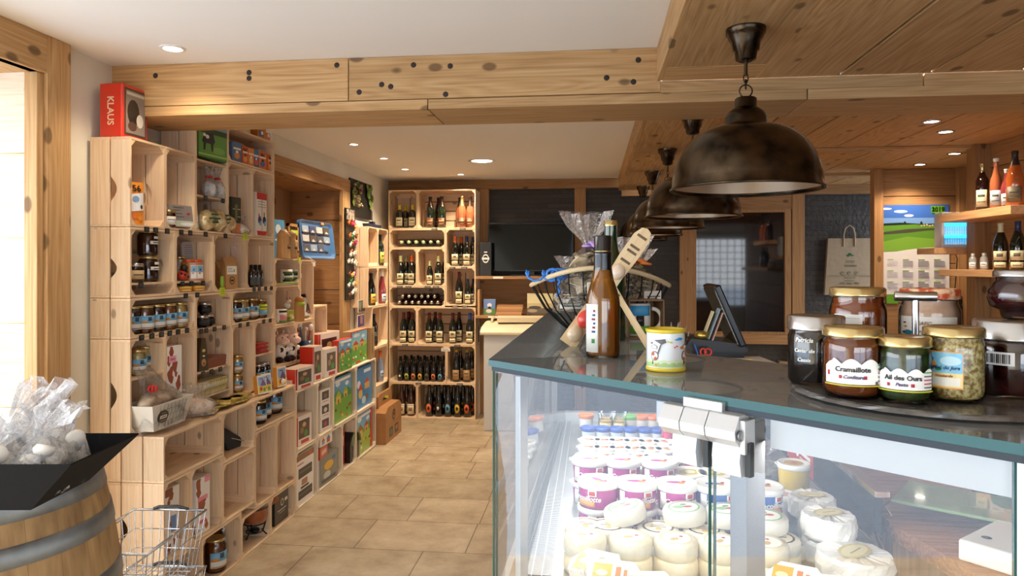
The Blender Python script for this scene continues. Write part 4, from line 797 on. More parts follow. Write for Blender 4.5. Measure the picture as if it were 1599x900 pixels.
mb.sheet(lambda u, v: ((.085+.02*sin(9*u+v*5)+.012*sin(31*u))*cos(2*pi*u)*(1-.86*v), (.19+.03*sin(7*u)+.015*sin(41*u))*sin(2*pi*u)*(1-.80*v)-.12*v*v+.11*v*(1-v), -.0+.055+.21*v+.014*sin(23*u+9*v)-.055*(1-v)), 56, 14)
mb.build('cellophane', film(.13, .5, 26), t)
mb = MB()
for q in range(6): a = q*1.05; mb.tube([(.05+.02*cos(b_)*cos(a), -.115+.02*cos(b_)*sin(a), .185+.012*sin(b_)) for b_ in [k*pi/5 for k in range(10)]], .004, 5, closed=True)
mb.build('bow', M('c01c1c', .35), t)
blob_bag('cellophane_bag', 'crumpled clear cellophane spilling over the ledge beside the basket', 'bag', .20, .12, .15, noisy('d9b898', 'e8d0b4', 12), (-1.93, yat(304, -1.93), .822), .3, None, None, seed=9, flare=.55)
# cow print boxes
carton('cow_print_carton', 'brown patched cow print carton with pink label standing in crate', 'box', .10, .10, .34, 'f0e9e0', holstein(3)+[('e8a0b0', rect(.12, .6, .78, .87)), ('c86a80', rect(.2, .52, .81, .84))], holstein(5), (-2.0, yat(274, -2.0), .833), -.12)
carton('cow_print_carton', 'brown patched cow print box in the lower crate by the wire basket', 'box', .10, .12, .29, 'e6ddd2', holstein(8)+[('6c93c4', rect(.4, .75, .3, .55)), ('8a4a2e', rect(0, .5, .88, 1))], holstein(9), (-1.93, yat(266, -1.93)+.02, .268), -.05)
carton('cow_print_carton', 'pink labelled cow print box in the second lower crate', 'box', .11, .10, .27, 'f1ebe4', holstein(11)+[('e88aa0', rect(.1, .8, .60, .67)), ('e88aa0', rect(.6, .95, .9, 1)), ('d8607e', rect(.15, .7, .2, .25))], holstein(12), (-1.90, yat(318, -1.90), .268), -.05)
t = thing('black_pouch', 'black folded pouch leaning in the crate below the ledge', 'pouch', (-1.95, yat(358, -1.95), .569), -.2)
MB().add([(-.05, -.09, .001), (.05, -.06, .001), (.05, .09, .001), (-.05, .06, .001), (-.045, -.095, .155), (-.03, -.085, .155), (.04, .085, .02), (-.04, .07, .02)], [(3, 2, 1, 0), (0, 1, 5, 4), (1, 2, 6, 5), (2, 3, 7, 6), (3, 0, 4, 7), (4, 5, 6, 7)]).build('pouch_body', M('23262a', .35, 0, .2), t); MB().tube([(.052, -.04, .06), (.052, .06, .022)], .003, 6).build('zip', STEEL, t)
# terracotta pan on wire stand
t = thing('fondue_pot', 'terracotta fondue pot with side handle on a black wire stand', 'pot', (-1.905, yat(398, -1.905), .012), 0)
MB().lathe([(.05, .085), (.066, .09), (.072, .12), (.07, .155), (.073, .162), (.068, .162), (.064, .12), (.05, .093), (.001, .092)], 28).build('pot_bowl', noisy('8a4a26', 'b0643a', 12, .35, coat=.4), t)
MB().tube([(.03, .06, .14), (.06, .10, .165), (.075, .13, .175)], [.014, .015, .017], 10).build('handle', M('8a4c28', .4, 0, .4), t)
mb = MB(); mb.tube([(.06*cos(a), .06*sin(a), .08) for a in [k*pi/10 for k in range(20)]], .004, 6, closed=True)
for k in range(3): a = k*2.1+.3; mb.tube([(.06*cos(a), .06*sin(a), .082), (.045*cos(a), .045*sin(a), .03), (.07*cos(a), .07*sin(a), .004)], .004, 6)
mb.tube([(.046*cos(a), .046*sin(a), .03) for a in [k*pi/8 for k in range(16)]], .003, 6, closed=True); mb.lathe([(.02, .012), (.026, .014), (.026, .03), (.001, .03)], 16, (0, 0, .012)); mb.build('wire_stand', M('17181a', .4, .5), t)
t = carton('black_box', 'square black box with a round pale logo in the floor crate', 'box', .18, .06, .185, '26211d', [('2b2622', rect(0, 1, 0, 1)), ('c9bfa8', disc(.55, .62, .12)), ('2b2622', disc(.55, .62, .08)), ('c9bfa8', rect(.2, .85, .38, .41)), ('e6e0d0', rect(.75, .95, .6, .7)), ('a49a84', rect(.3, .75, .3, .32))], None, (-1.885, yat(440, -1.885), .012), -.0)
# ---------------------------------------------------------------- second low unit and niche
def toybox(label, px, X, z, w_, d, h, red_end=True, rz=-.1, txt=None, win=('5a4434', '8a7048', '4f8a3a')):
    t = carton('toy_box', label, 'toy box', w_, d, h, 'eee3d4', [('f0e6da', rect(0, 1, 0, 1)), (win[0], rect(.14, .86, .22, .86)), (win[1], disc(.35, .5, .12, 1)), (win[2], disc(.62, .36, .13, .9)), ('c9a87a', disc(.5, .68, .12, .7)), ('c8301f', rect(.3, .8, .04, .16))]+([('c8301f', rect(0, .08, 0, 1))] if red_end else []), [('cf3420', rect(0, 1, 0, 1)), ('f2e4d4', rect(.2, .8, .3, .5))] if red_end else None, (X, yat(px, X), z+.0005), rz, 'boxed wooden toys', topc='e6cdb8')
    return t
ZT = .756
toybox('red and white toy box with three figures in its window, front of the row', 477, -1.90, ZT, .24, .10, .135)
toybox('tall red boxed toy standing behind the front window box', 497, -1.92, ZT+.001, .13, .10, .24, txt=1)
toybox('white framed toy box with a green toy in the window', 518, -1.90, ZT, .19, .08, .20, False, win=('6a5844', 'a08a60', '5fa040'))
toybox('wide red topped toy box at the back behind the green toy box', 515, -2.02, ZT, .34, .10, .29, True, win=('4a2c24', 'b03a28', '7a6a50'))
carton('puzzle_box', 'red spined farm puzzle box with a red roofed barn', 'puzzle box', .27, .05, .235, 'c8301f', farm(4), [('c8301f', rect(0, 1, 0, 1)), ('f0dcc8', rect(.3, .7, .15, .85))], (-1.885, 5.17, ZT+.0005), -.03, 'farm puzzle boxes', adj=False)
t = carton('farm_box', 'large blue sky farm toy box with kraft construction side', 'toy box', .40, .07, .27, 'b89468', farm(7, '7fc0de', '6fb04a', '9ac06a', 'b8304a', 'd8b060')[:-1]+[('c83050', rect(0, .02, 0, 1)), ('c83050', rect(0, 1, .98, 1)), ('c8301f', rect(.3, .55, .02, .07))], None, (-1.92, 5.56, ZT+.0005), .0, 'farm puzzle boxes', adj=False)
writing('Farm', .05, M('f4f2e8', .5), t, plane_fn((.0375, -.05, .235), (0, 1, 0), (0, 0, 1)))
t = carton('construction_box', 'brown kraft box with construction lettering at the end of the ledge', 'box', .10, .09, .265, 'a5835a', None, None, (-1.905, 5.84, ZT+.0005), 0, adj=False)
writing('CONSTRUCTION', .022, M('3a2c1c', .6), t, lambda u, v, q: Vector((.0455+q, -v-.01, .1325+u)))
# small boxes inside unit 2
toybox('red ended toy box with green toys alone in its crate', 476, -1.93, .383, .2, .12, .19, True)
for k in range(3): carton('window_box', ('lowest', 'middle', 'top')[k]+' white window box in the stack of three', 'toy box', .15, .1, .098, 'efe9e2', [('f2ece4', rect(0, 1, 0, 1)), ('4a3c36', rect(.15, .85, .25, .85)), (('b0405a', 'd8d0c4', '7a6450')[k], disc(.5, .5, .17, 1)), ('d8a090', rect(.2, .8, .08, .14))], None, (-1.925, yat(509, -1.925), .383+.0985*k), -.1, 'white window boxes in a stack of three')
carton('puzzle_box', 'green farm puzzle box with a yellow cottage framed in the crate', 'puzzle box', .40, .05, .335, '3f7a4a', farm(21, '5f9ec8', '6fae3c', '3c8c46', '9cb83c', 'e0c060'), [('c8301f', rect(0, 1, 0, 1))], (-1.90, 5.145, .383), 0, 'farm puzzle boxes', adj=False)
carton('puzzle_box', 'blue puzzle box with scattered farm pieces framed in the crate', 'puzzle box', .42, .05, .335, '3f7fb0', [('4a8cc0', rect(0, 1, 0, 1)), ('dcecf2', disc(.2, .6, .1, 1)), ('e0c070', disc(.3, .35, .12, 1)), ('c84a2c', [(.15, .45), (.45, .45), (.3, .62)]), ('d8b068', rect(.55, .85, .42, .58)), ('b8402c', [(.52, .58), (.88, .58), (.7, .7)]), ('c9dce8', disc(.5, .17, .12, .8)), ('8a6a3c', disc(.7, .22, .07, 1)), ('e8f0f4', rect(.5, .92, .84, .92))], None, (-1.90, 5.645, .383), 0, 'farm puzzle boxes', adj=False)
carton('puzzle_box', 'red edged puzzle box with a thatched farmyard at floor level', 'puzzle box', .42, .05, .33, 'c0392c', farm(33, '6aaed2', '9ab84c', '5f9a44', 'b0482c', 'd8a860')+[('c03a2c', rect(.9, 1, 0, 1))], None, (-1.90, 5.645, .012), 0, 'farm puzzle boxes', adj=False)
t = carton('raclette_carton', 'large white carton showing a black raclette grill', 'box', .27, .12, .325, 'efe8e0', [('f0eae2', rect(0, 1, 0, 1)), ('8a5a34', rect(0, 1, .88, 1)), ('c84a2c', disc(.8, .93, .1, .4)), ('2a2624', rect(.12, .9, .52, .72)), ('5a534e', rect(.16, .86, .62, .66)), ('b07a5a', rect(.3, .62, .36, .48)), ('1e1b1a', rect(.25, .7, .30, .34)), ('2a2624', rect(.12, .9, .1, .27)), ('6a625c', rect(.16, .86, .18, .2)), ('b03a2c', rect(.06, .4, .8, .815))], [('d9d2ca', rect(0, 1, 0, 1)), ('2a2624', rect(.2, .8, .3, .6))], (-1.92, yat(477, -1.92), .012), -.02)
carton('toy_box', 'grey and yellow vehicle toy box on the crate floor', 'toy box', .30, .08, .20, '8d8d86', [('7d8078', rect(0, 1, 0, 1)), ('e0b030', disc(.5, .62, .26, .6)), ('c8c4b8', disc(.4, .3, .2, .7)), ('4a4e48', rect(.1, .9, .08, .2)), ('3f6a9a', disc(.8, .8, .1, .8))], [('eceef0', rect(0, 1, 0, 1))], (-1.90, yat(514, -1.90), .012), -.05, 'boxed toys packed in the floor crate')
carton('toy_box', 'white toy house box with red and blue houses', 'toy box', .20, .08, .07, 'efe6da', [('f2eadc', rect(0, 1, 0, 1)), ('c84a34', [(.1, .5), (.4, .5), (.25, .85)]), ('8a9ac0', rect(.14, .36, .15, .5)), ('4a7ab0', [(.5, .5), (.85, .5), (.68, .9)]), ('c84a34', rect(.55, .8, .15, .5))], None, (-1.90, yat(510, -1.90), .29), -.05, 'boxed toys packed in the floor crate')
carton('toy_box', 'small red toy box lying on the grey vehicle box', 'toy box', .19, .08, .075, 'b8402c', [('c04a38', rect(0, 1, 0, 1)), ('d8b8a0', rect(.2, .8, .3, .7))], None, (-1.90, yat(506, -1.90), .213), .1, 'boxed toys packed in the floor crate')
carton('toy_box', 'upright red toy box at the right of the crammed crate', 'toy box', .09, .08, .26, 'b83226', [('c8382a', rect(0, 1, 0, 1)), ('e8d0c0', rect(.2, .8, .55, .85)), ('4a3a5a', rect(.2, .8, .3, .5))], None, (-1.955, yat(535, -1.955), .012), -.05, 'boxed toys packed in the floor crate')
t = thing('arched_case', 'black arched case with a handle gap in the floor crate', 'case', (-1.90, yat(549, -1.90), .012), 0)
MB().prism([(-.11, 0)]+[(.11*-cos(k*pi/12), .13+.1*sin(k*pi/12)) for k in range(13)]+[(.11, 0)], 0, -.05, .03).build('case_body', M('17161a', .35, 0, .3), t, bevel=.004)
MB().tube([(.04, .10*-cos(k*pi/12), .13+.09*sin(k*pi/12)) for k in range(13)], .008, 8).build('trim', M('6a7a4a', .5), t)
# plush cows
FUR = noisy('e3b8a4', 'f2d2c0', 60, .9, bump=.004); FURW = noisy('eee6dc', 'f8f3ec', 60, .9, bump=.004); FURB = noisy('2a1512', '40221c', 60, .95)
def plush(label, loc, rz):
    t = thing('plush_cow', label, 'soft toy', loc, rz, 'plush cows'); 
    mb = MB(); mb.ball((0, 0, .085), .06, 0, 16, 10, (.85, .95, 1.2)); mb.ball((.03, -.045, .10), .022, 0, 10, 7, (1.4, .9, 1)); mb.ball((.03, .045, .10), .022, 0, 10, 7, (1.4, .9, 1)); mb.build('body', FURW, t)
    mb = MB(); mb.ball((.02, 0, .185), .052, 0, 16, 10, (1, .95, .95)); mb.ball((.062, 0, .17), .036, 0, 14, 8, (1, 1.15, .85)); hd = mb.build('head', FUR, t)
    for s_ in (-1, 1):
        MB().ball((.0, .06*s_, .215), .022, 0, 10, 7, (.5, 1.3, .7)).build('ear', FUR, hd); MB().tube([(0, .025*s_, .225), (0, .034*s_, .262)], [.011, .006], 8).build('horn', FUR, hd); MB().ball((.058, .022*s_, .203), .007, 0, 8, 6).build('eye', BLACK, hd); MB().ball((.045, .04*s_, .022), .03, 0, 12, 8, (1.4, .9, .8)).build('foot', FURB, t)
    mb = MB()
    for x, y, z, q in ((.045, -.02, .10, .02), (.035, .035, .07, .017), (.04, .02, .125, .013), (0, -.055, .10, .02)): mb.ball((x, y, z), q, 0, 10, 6, (.5, 1, 1))
    mb.build('patches', FURB, t)
    mb = MB(); mb.ball((.055, .0, .135), .011, 0, 10, 6, (.7, 1, 1.2)); mb.build('bell', M('b9c43a', .4, .3), t); return t
plush('pink faced plush cow on the left, partly behind the crate', (-2.07, yat(438, -2.07), .909), -.5).scale = (.8, .8, .8); plush('pink faced plush cow on the right looking at the room', (-2.04, yat(455, -2.04), .909), -.35).scale = (.8, .8, .8)
def mug(label, loc, rz, col, r=.04, h=.09, band=None, txt=None, hs=-1):
    t = thing('mug', label, 'mug', loc, rz, None); MB().lathe([(r*.9, 0), (r, .004), (r, h), (r-.004, h), (r-.005, .008), (.001, .006)], 30).build('mug_body', M(col, .25, 0, .6), t)
    MB().tube([(0, hs*((r-.002)+.028*sin(a)), h*.5+.03*cos(a)) for a in [k*pi/10 for k in range(11)]], .0055, 8).build('handle', M(col if band is None else 'e9e4d8', .25, 0, .6), t)
    if band:
        mb = MB()
        for i in range(5): mb.arc(r+.0003, h*.1+i*h*.15, h*.1+(i+1)*h*.15, -1.3+.2*(i % 2), 1.2-.3*(i % 3), 10, mi=i % len(band))
        mb.build('printed_scene', [M(c_, .3) for c_ in band], t)
    if txt: writing(txt, .03, M('f0f0f0', .5), t, round_fn(r, 0, h*.5))
    return t
GB = ['2a2c22', '4a6b34', 'd8d6cc']
mug('dark picture mug with pale handle, left of the two', (-2.05, yat(447, -2.05), 1.600-.0), -.3, 'e9e4d8', .043, .09, GB, None, 1).location.z = 1.4335
mug('dark picture mug with pale handle, right of the two', (-2.05, yat(460, -2.05), 1.4335), -.3, 'e9e4d8', .043, .09, GB, None, 1)
t = tag(MB().box(-.035, .028, -.17, .17, 0, .004).build('green_mat', noisy('6fa02a', '9ccc48', 60, .8), loc=(-1.985, 4.465, 1.6)), 'x', 'mat')
t.location.z = 1.433; t.scale = (.3, 1, 1); t['label'] = 'lime green fringed mat edge under the mugs'
t.location.x = -2.003
mug('blue mug holding pens with white lettering', (-2.05, yat(476, -2.05), .909), -.4, '1f4468', .052, .105, None, 'B')
t = thing('pen_bunch', 'bunch of cow topped pens standing in the blue mug', 'pens', (-2.05, yat(476, -2.05), .92), 0)
for k in range(10):
    a = k*.9; c_ = ('c03a30', '3a6ab0', 'e8e2d8', '7a3a2a')[k % 4]; MB().tube([(.015*cos(a), .015*sin(a), 0), (.045*cos(a), .06*sin(a), .17+.015*(k % 3))], .004, 6).build('pen', M(c_, .4), t); pn_ = [o_ for o_ in C.objects][-1]
    MB().ball((.047*cos(a), .063*sin(a), .18+.015*(k % 3)), .018, 0, 10, 7, (1, 1, .9)).build('pen_topper', FURW if k % 2 else FUR, pn_)
t = thing('cow_cup', 'white cup with pink cow muzzle pattern in the niche', 'cup', (-2.04, yat(437, -2.04), 1.1735), 0); MB().lathe([(.03, 0), (.042, .004), (.048, .09), (.044, .09), (.038, .01), (.001, .008)], 28).build('cup_body', M('ece6dc', .35), t)
mb = MB(); mb.arc(.0435, .02, .055, -1.1, .2, 10, mi=0, t=.003); mb.arc(.048, .07, .084, -1.2, 1, 10, mi=1); mb.arc(.042, .004, .018, -1.2, 1.2, 10, mi=2, t=.002); mb.build('printed_pattern', [M('d98a90', .4), M('2c2a26', .4), M('6f9a3c', .4)], t)
t = carton('tin_box', 'green and yellow picture tin beside the cow cup', 'tin', .13, .07, .075, '9aa84a', [('a8b454', rect(0, 1, 0, 1)), ('6f8a34', disc(.3, .3, .2, .8)), ('e8dc9a', disc(.6, .55, .2, .6)), ('f2eee0', disc(.75, .35, .14, .8)), ('3a4a20', rect(.1, .9, .03, .1))], None, (-2.05, yat(454, -2.05), 1.1735), -.1)
t = thing('cow_figurine', 'small white cow figurine standing on the tin', 'figurine', (-2.05, yat(449, -2.05), 1.249), -.3); MB().ball((0, 0, .03), .022, 0, 12, 8, (1.1, .8, 1)).ball((.015, -.0, .058), .016, 0, 12, 8).build('body', M('efe6dc', .5), t); MB().tube([(.01, -.01, .068), (.01, -.018, .084)], .003, 6).tube([(.01, .01, .068), (.01, .018, .084)], .003, 6).build('horns', M('c8503a', .5), t); MB().ball((.026, 0, .054), .009, 0, 8, 6).build('muzzle', M('e0a090', .5), t)
t = thing('wooden_bottle', 'turned wooden bottle with domed top and green band', 'ornament', (-1.96, yat(468, -1.96), 1.1735), 0); MB().lathe([(.03, 0), (.034, .003), (.034, .12), (.032, .135), (.001, .135)], 28).build('body', wood(2, 'a87440', 'b98550', 'c99a64'), t)
MB().lathe([(.033, .1355), (.03, .15), (.022, .165), (.001, .172)], 24).build('dome', M('a87038', .6), t); mb = MB(); mb.arc(.035, .11, .13, -1.5, 1.5, 14, t=.002); mb.build('neck_band', M('a4c22c', .6), t)
t = thing('silver_pouch', 'silver picture pouch with black top leaning in narrow crate', 'pouch', (-2.03, yat(482, -2.03), 1.183), -.3); t.rotation_euler.y = -.25
MB().box(-.012, .012, -.05, .05, 0, .14).build('pouch_body', M('c9c8c8', .3, .2), t, bevel=.006); art('front_print', t, plane_fn((.0125, 0, .07), (0, 1, 0), (0, 0, 1)), .09, .13, [('dcd8d4', rect(0, 1, 0, 1)), ('4a4440', [(.1, .2), (.5, .75), (.9, .3), (.9, .2)]), ('a06a5a', disc(.5, .2, .25, .4))]); MB().box(-.01, .01, -.02, .02, .14, .165).build('clip', BLACK, t)
# wooden figures, book, frame, blue tray on the niche shelf
WD = wood(2, 'b98a58', 'cfa46e', 'dcb684')
def skittle(label, px, X, r, h, kind):
    t = thing('wooden_figure', label, 'ornament', (X, yat(px, X), 1.598), 0, 'turned wooden ornaments in the niche')
    if kind: MB().lathe([(r*.75, 0), (r, .006), (r*.95, h*.55), (r*.7, h*.68), (r*.72, h*.75), (r*.95, h*.86), (r*.6, h*.97), (.001, h)], 24).build('body', WD, t); 
    else: MB().lathe([(r, 0), (r*.85, h*.75), (r*1.1, h*.76), (r*.4, h), (.001, h)], 24).build('body', WD, t)
    mb = MB(); mb.arc(r+.0005, h*.33, h*.45, -.5, .4, 6); mb.build('burnt_mark', M('5a3a20', .6), t); return t
skittle('turned wooden figure with pointed cap, left on the niche shelf', 443, -2.02, .045, .19, 0); skittle('turned wooden figure with rounded head, right on the niche shelf', 455, -2.0, .04, .185, 1); skittle('small wooden figure beside the round headed one', 462, -2.04, .022, .13, 1)
t = book('tall light blue children book upright in the niche', 434, -2.1, 1.596, .16, .26, 'e9dfc8', [('5fa2cc', rect(0, 1, 0, 1)), ('dcebf4', disc(.5, .75, .22, .6)), ('c9813a', disc(.55, .25, .2, .6)), ('efe8d0', rect(.2, .85, .45, .5))], -.1, -.05, None)
t = thing('wooden_holder', 'tall wooden holder with yellow tag and red strap', 'holder', (-2.12, yat(457, -2.12), 1.598), 0); mb = MB(); mb.box(-.01, .01, -.085, -.065, 0, .25); mb.box(-.01, .01, .065, .085, 0, .25); mb.box(-.01, .01, -.085, .085, .23, .25); mb.box(-.012, -.008, -.065, .065, 0, .23); mb.build('frame', brown(2), t)
MB().box(.010, .013, -.05, .06, .17, .205).build('yellow_tag', M('b4cf2c', .5), t); MB().box(.0, .008, .02, .045, .02, .16).build('strap', M('a8362c', .6), t)
t = thing('blue_tray', 'blue rounded serving tray with mountain photos leaning in the niche', 'tray', (-2.1, yat(497, -2.1)+.0, 1.60), 0); t.rotation_euler = (0, -.12, 0)
def rr(w_, h, r, n=6): return [(sx*(w_/2-r)+r*cos(a0+k*pi/2/n), sy*(h/2-r)+r*sin(a0+k*pi/2/n)+h/2) for sx, sy, a0 in ((1, 1, 0), (-1, 1, pi/2), (-1, -1, pi), (1, -1, 3*pi/2)) for k in range(n+1)]
W_, H_ = .66, .29
o_, i_ = rr(W_, H_, .05), [(u*.90, (v-H_/2)*.84+H_/2) for u, v in rr(W_, H_, .045)]; n = len(o_); mb = MB()
vs = [(0.0, u, v) for u, v in o_]+[(.022, u, v) for u, v in o_]+[(.022, u*.985, (v-H_/2)*.97+H_/2) for u, v in o_]+[(.006, u, v) for u, v in i_]; fs = []
for q in range(3): fs += [(q*n+k, q*n+(k+1) % n, (q+1)*n+(k+1) % n, (q+1)*n+k) for k in range(n)]
mb.add(vs, fs, 0); mb.add([(.006, u, v) for u, v in i_], [tuple(range(n))], 0); mb.add([(0, u, v) for u, v in o_], [tuple(range(n))[::-1]], 0); mb.build('tray_body', M('3f6c9e', .35, 0, .4), t)
sh = []
for i in range(3):
    for j in range(4 if i else 3): u, v = .03+j*.24, .08+i*.31+(0); c_ = ('4a5058', '8fa0b0', '3c4a66', 'b8b8b4', '55483c')[(i*3+j) % 5]; sh += [(c_, rect(u, u+.21, v, v+.26)), ('c2c8d0', [(u+.04, v+.05), (u+.1, v+.14), (u+.17, v+.05)]), ('2c3038', rect(u, u+.21, v, v+.05))]
art('mountain_photos', t, plane_fn((.0065, 0, H_/2), (0, 1, 0), (0, 0, 1)), W_*.86, H_*.78, sh); writing('Alpes', .035, M('16202c', .5), t, plane_fn((.0075, .17, .055), (0, 1, 0), (0, 0, 1)), shear=.2)
art('price_sticker', t, plane_fn((.022, .12, H_-.012), (0, 1, 0), (0, 0, 1)), .06, .018, [('e08a3c', rect(0, 1, 0, 1))])
tag(MB().box(-.001, .001, -.02, .02, -.015, .015).build('note_tag', M('c6dd3c', .5), loc=(-1.995, 4.64, 1.59)), 'lime note tag at the niche crate corner by the tray', 'tag')
t = thing('white_card', 'loose white cord tag hanging by the blue tray', 'tag', (-1.985, 4.80, 1.595), 0); MB().tube([(0, -.06, .02), (.01, 0, 0), (.015, .06, -.02)], .004, 6).build('cord', WHITE, t); MB().box(-.001, .001, .05, .09, -.05, -.02).build('tag_card', PAPER, t)
t = thing('soft_toy', 'black and white plush cow lying on the ledge by the books', 'soft toy', (-1.90, 4.12, .813), .5); MB().ball((0, 0, .035), .035, 0, 14, 9, (1.1, 2, .95)).ball((.01, .085, .035), .033, 0, 12, 8).build('body', FURW, t); MB().ball((.012, -.02, .052), .022, 0, 10, 7, (1, 1.3, .8)).ball((0, .045, .055), .018, 0, 10, 7).build('patches', FURB, t); MB().ball((.035, .09, .025), .018, 0, 10, 7).build('muzzle', M('e0a888', .8), t)
# bottle carrier on the floor
t = thing('bottle_carrier', 'kraft cardboard bottle carrier on the floor by the corner', 'bottle carrier', (-1.86, 6.17, 0), 0)
mb = MB(); mb.prism([(-.25, 0), (.25, 0), (.25, .27), (.18, .31), (-.18, .31), (-.25, .27)], 0, -.10, .09); mb.build('carton_body', M('a9794a', .75, bump=30), t); mb = MB(); mb.prism([(-.2, .30), (.2, .30), (.2, .40), (.17, .42), (-.17, .42), (-.2, .40)], 0, -.01, .01); mb.build('handle_flap', M('a9794a', .75), t)
art('cutouts', t, plane_fn((.09, 0, .15), (0, 1, 0), (0, 0, 1)), .5, .30, [('141210', rect(.22, .44, .12, .40)), ('141210', rect(.56, .78, .12, .40)), ('2e5a2e', disc(.33, .26, .08, 1)), ('a85a2a', disc(.67, .28, .07, 1)), ('2a2622', disc(.5, .72, .1, 1.6)), ('a9794a', disc(.5, .72, .07, 1.6)), ('2a2622', rect(.46, .54, .68, .76)), ('8a6038', rect(0, 1, .52, .53))])
art('handle_hole', t, plane_fn((.01, 0, .36), (0, 1, 0), (0, 0, 1)), .3, .08, [('241a10', rect(.3, .7, .3, .6)), ('d9e23a', [(.45, .55), (.8, .25), (.85, .5), (.5, .8)])])
# ---------------------------------------------------------------- corner shelf goods and souvenir rack
KB = 'bottles in the corner crates'
bottle('c1', 'bordeaux', BOT['green'], M('101010', .3), 'b8b84a').put((-2.025, yat(594, -2.025), 1.548), -.4, 'green bottle with leafy label in the upper corner crate', KB)
bottle('c2', 'burgundy', BOT['blackg'], M('101010', .3), 'd8a838').put((-2.025, yat(580, -2.025), 1.183), -.4, 'dark bottle with orange yellow label in the corner crate', KB)
bottle('c3', 'flute', BOT['pink'], M('e8e2da', .3), 'c9d4e4').put((-2.025, yat(597, -2.025), 1.183), -.4, 'slim pink bottle with pale blue label in the corner crate', KB)
bottle('c4', 'swing', M('8aa0c0', .1, 0, .8), M('d8702c', .3), '9ab0d0').put((-2.03, yat(594, -2.03), .433), -.4, 'pale tube bottle with orange cap in the lowest corner crate', KB)
bottle('c5', 'bordeaux', BOT['blackg'], M('101010', .3), '2a2a2a').put((-2.03, yat(584, -2.03), .798), -.4, 'plain black bottle in the wide corner crate', KB)
t = thing('grape_picture', 'dark picture panel with a cluster of grapes and leaves', 'picture', (-2.14, 6.35, 1.99), 0)
MB().box(0, .012, -.32, .30, 0, .34).build('panel', M('1c1a16', .5), t); r = random.Random(4); mb = MB()
for k in range(34): mb.ball((.03+r.uniform(-.01, .02), -.18+r.uniform(-.09, .10), .2+r.uniform(-.10, .1)), .016, 0, 8, 6)
mb.build('grapes', noisy('6a3a44', 'a4a060', 20, .35), t); mb = MB()
for k in range(26): y_, z_ = r.uniform(-.28, .27), r.uniform(.12, .32); mb.T = Matrix.Translation((.025, y_, z_)) @ Matrix.Rotation(r.uniform(0, 6), 4, 'X'); mb.prism([(0, -.03), (.03, -.012), (.02, .02), (0, .04), (-.02, .02), (-.03, -.012)], 0, -.001, .001+r.uniform(0, .01))
mb.build('leaves', noisy('3c5a24', '7f9440', 12, .6), t)
tag(MB().prism([(-.17, 0), (.17, 0), (.2, .035), (-.2, .035)], 0, -.03, .03).box(-.02, .02, -.03, .03, .035, .06).box(-.002, .002, -.003, .003, .06, .16).build('model_boat', M('1c2440', .4), loc=(-2.05, 6.42, 1.902)), 'small navy model boat on the corner crate', 'model boat')
t = thing('souvenir_rack', 'tall black rack hung with colourful souvenir keyrings', 'rack', (-2.148, 5.6, 1.25), 0); t.location = (-2.11, 6.045, 1.17)
t.location = (-2.06, 6.0, 1.25)
MB().box(-.055, -.045, -.14, .10, 0, .80).build('rack_board', M('14130f', .5), t); r = random.Random(8)
cols = ['c8322c', 'e8e2d4', '3f8a4a', 'd8a83c', 'b83a7a', 'e8e2d4', '7a4a2c', 'e0d8c8', 'd86a2c']
for i in range(8):
    for j in range(4):
        x, y, z = -.02+r.uniform(-.01, .01), -.11+j*.05+r.uniform(-.008, .008), .06+i*.085+r.uniform(-.02, .02)
        k = MB(); k.ball((x, y, z), .016, 0, 10, 7, (.8, .9, 1.1), .1, r); k.ball((x+.006, y+.008, z+.018), .010, 0, 8, 6); k.build('keyring_charm', M(r.choice(cols), .4), t); 
mb = MB()
for j in range(4): mb.box(-.045, -.036, -.125+j*.048, -.088+j*.048, .70, .79)
mb.build('photo_strip', noisy('2a2624', 'c9b8a8', 40, .4), t)
for i, (y, z, cs, lb) in enumerate(((6.05, 1.14, ('3a3c2c', '8a8478', '5a6a4a'), 'green grey postcard strip hung under the souvenir rack'), (6.03, 1.01, ('4a3c7a', 'c88a5a', '6a4a3a'), 'purple and brown postcard hung below the green one'))):
    t = thing('postcard', lb, 'postcard', (-2.03, y, z), 0, 'postcards below the rack'); MB().box(-.003, .003, -.09, .09, 0, .105).build('card', PAPER, t); rc = random.Random(i)
    art('card_picture', t, plane_fn((.003, 0, .0525), (0, 1, 0), (0, 0, 1)), .17, .1, [(cs[0], rect(0, 1, 0, 1))]+[(rc.choice(cs), rect(u, u+.12, .1+.2*rc.random(), .9)) for u in (.05, .22, .4, .58, .78)])
# ---------------------------------------------------------------- wine crates
WB = {'yel': bottle('sq', 'square', BOT['blackg'], M('d8c030', .4), 'cdbd98', .79), 'ch': bottle('chd', 'champagne', BOT['green'], M('3c2a22', .3, .5), 'tan', .68), 'chr': bottle('chr', 'champagne', BOT['rose'], M('3a2c28', .3, .5), 'tan', .68), 'chg': bottle('chg', 'champagne', BOT['rose'], GOLD, 'tan', .68),
      'org': bottle('wo', 'burgundy', BOT['dark'], M('c85a20', .3, .3), 'cream2'), 'blu': bottle('wb', 'burgundy', BOT['dark'], M('1e2c4c', .3, .3), 'cream2'), 'grn': bottle('wg', 'burgundy', BOT['dark'], M('c2c48a', .4), 'cream2'), 'red': bottle('wr', 'burgundy', BOT['dark'], M('5c1c1c', .3, .2), 'cream2'), 'blu2': bottle('wb2', 'burgundy', BOT['dark'], M('2c4a9c', .3, .3), 'cream2')}
def bz(k, x, Y, z, lb, grp, s=1, rz=-pi/2): o = WB[k].put((x, Y, z+.0125), rz, lb, grp); o.scale = (min(s, 1), min(s, 1), s); return o
F, B = 7.07, 7.19
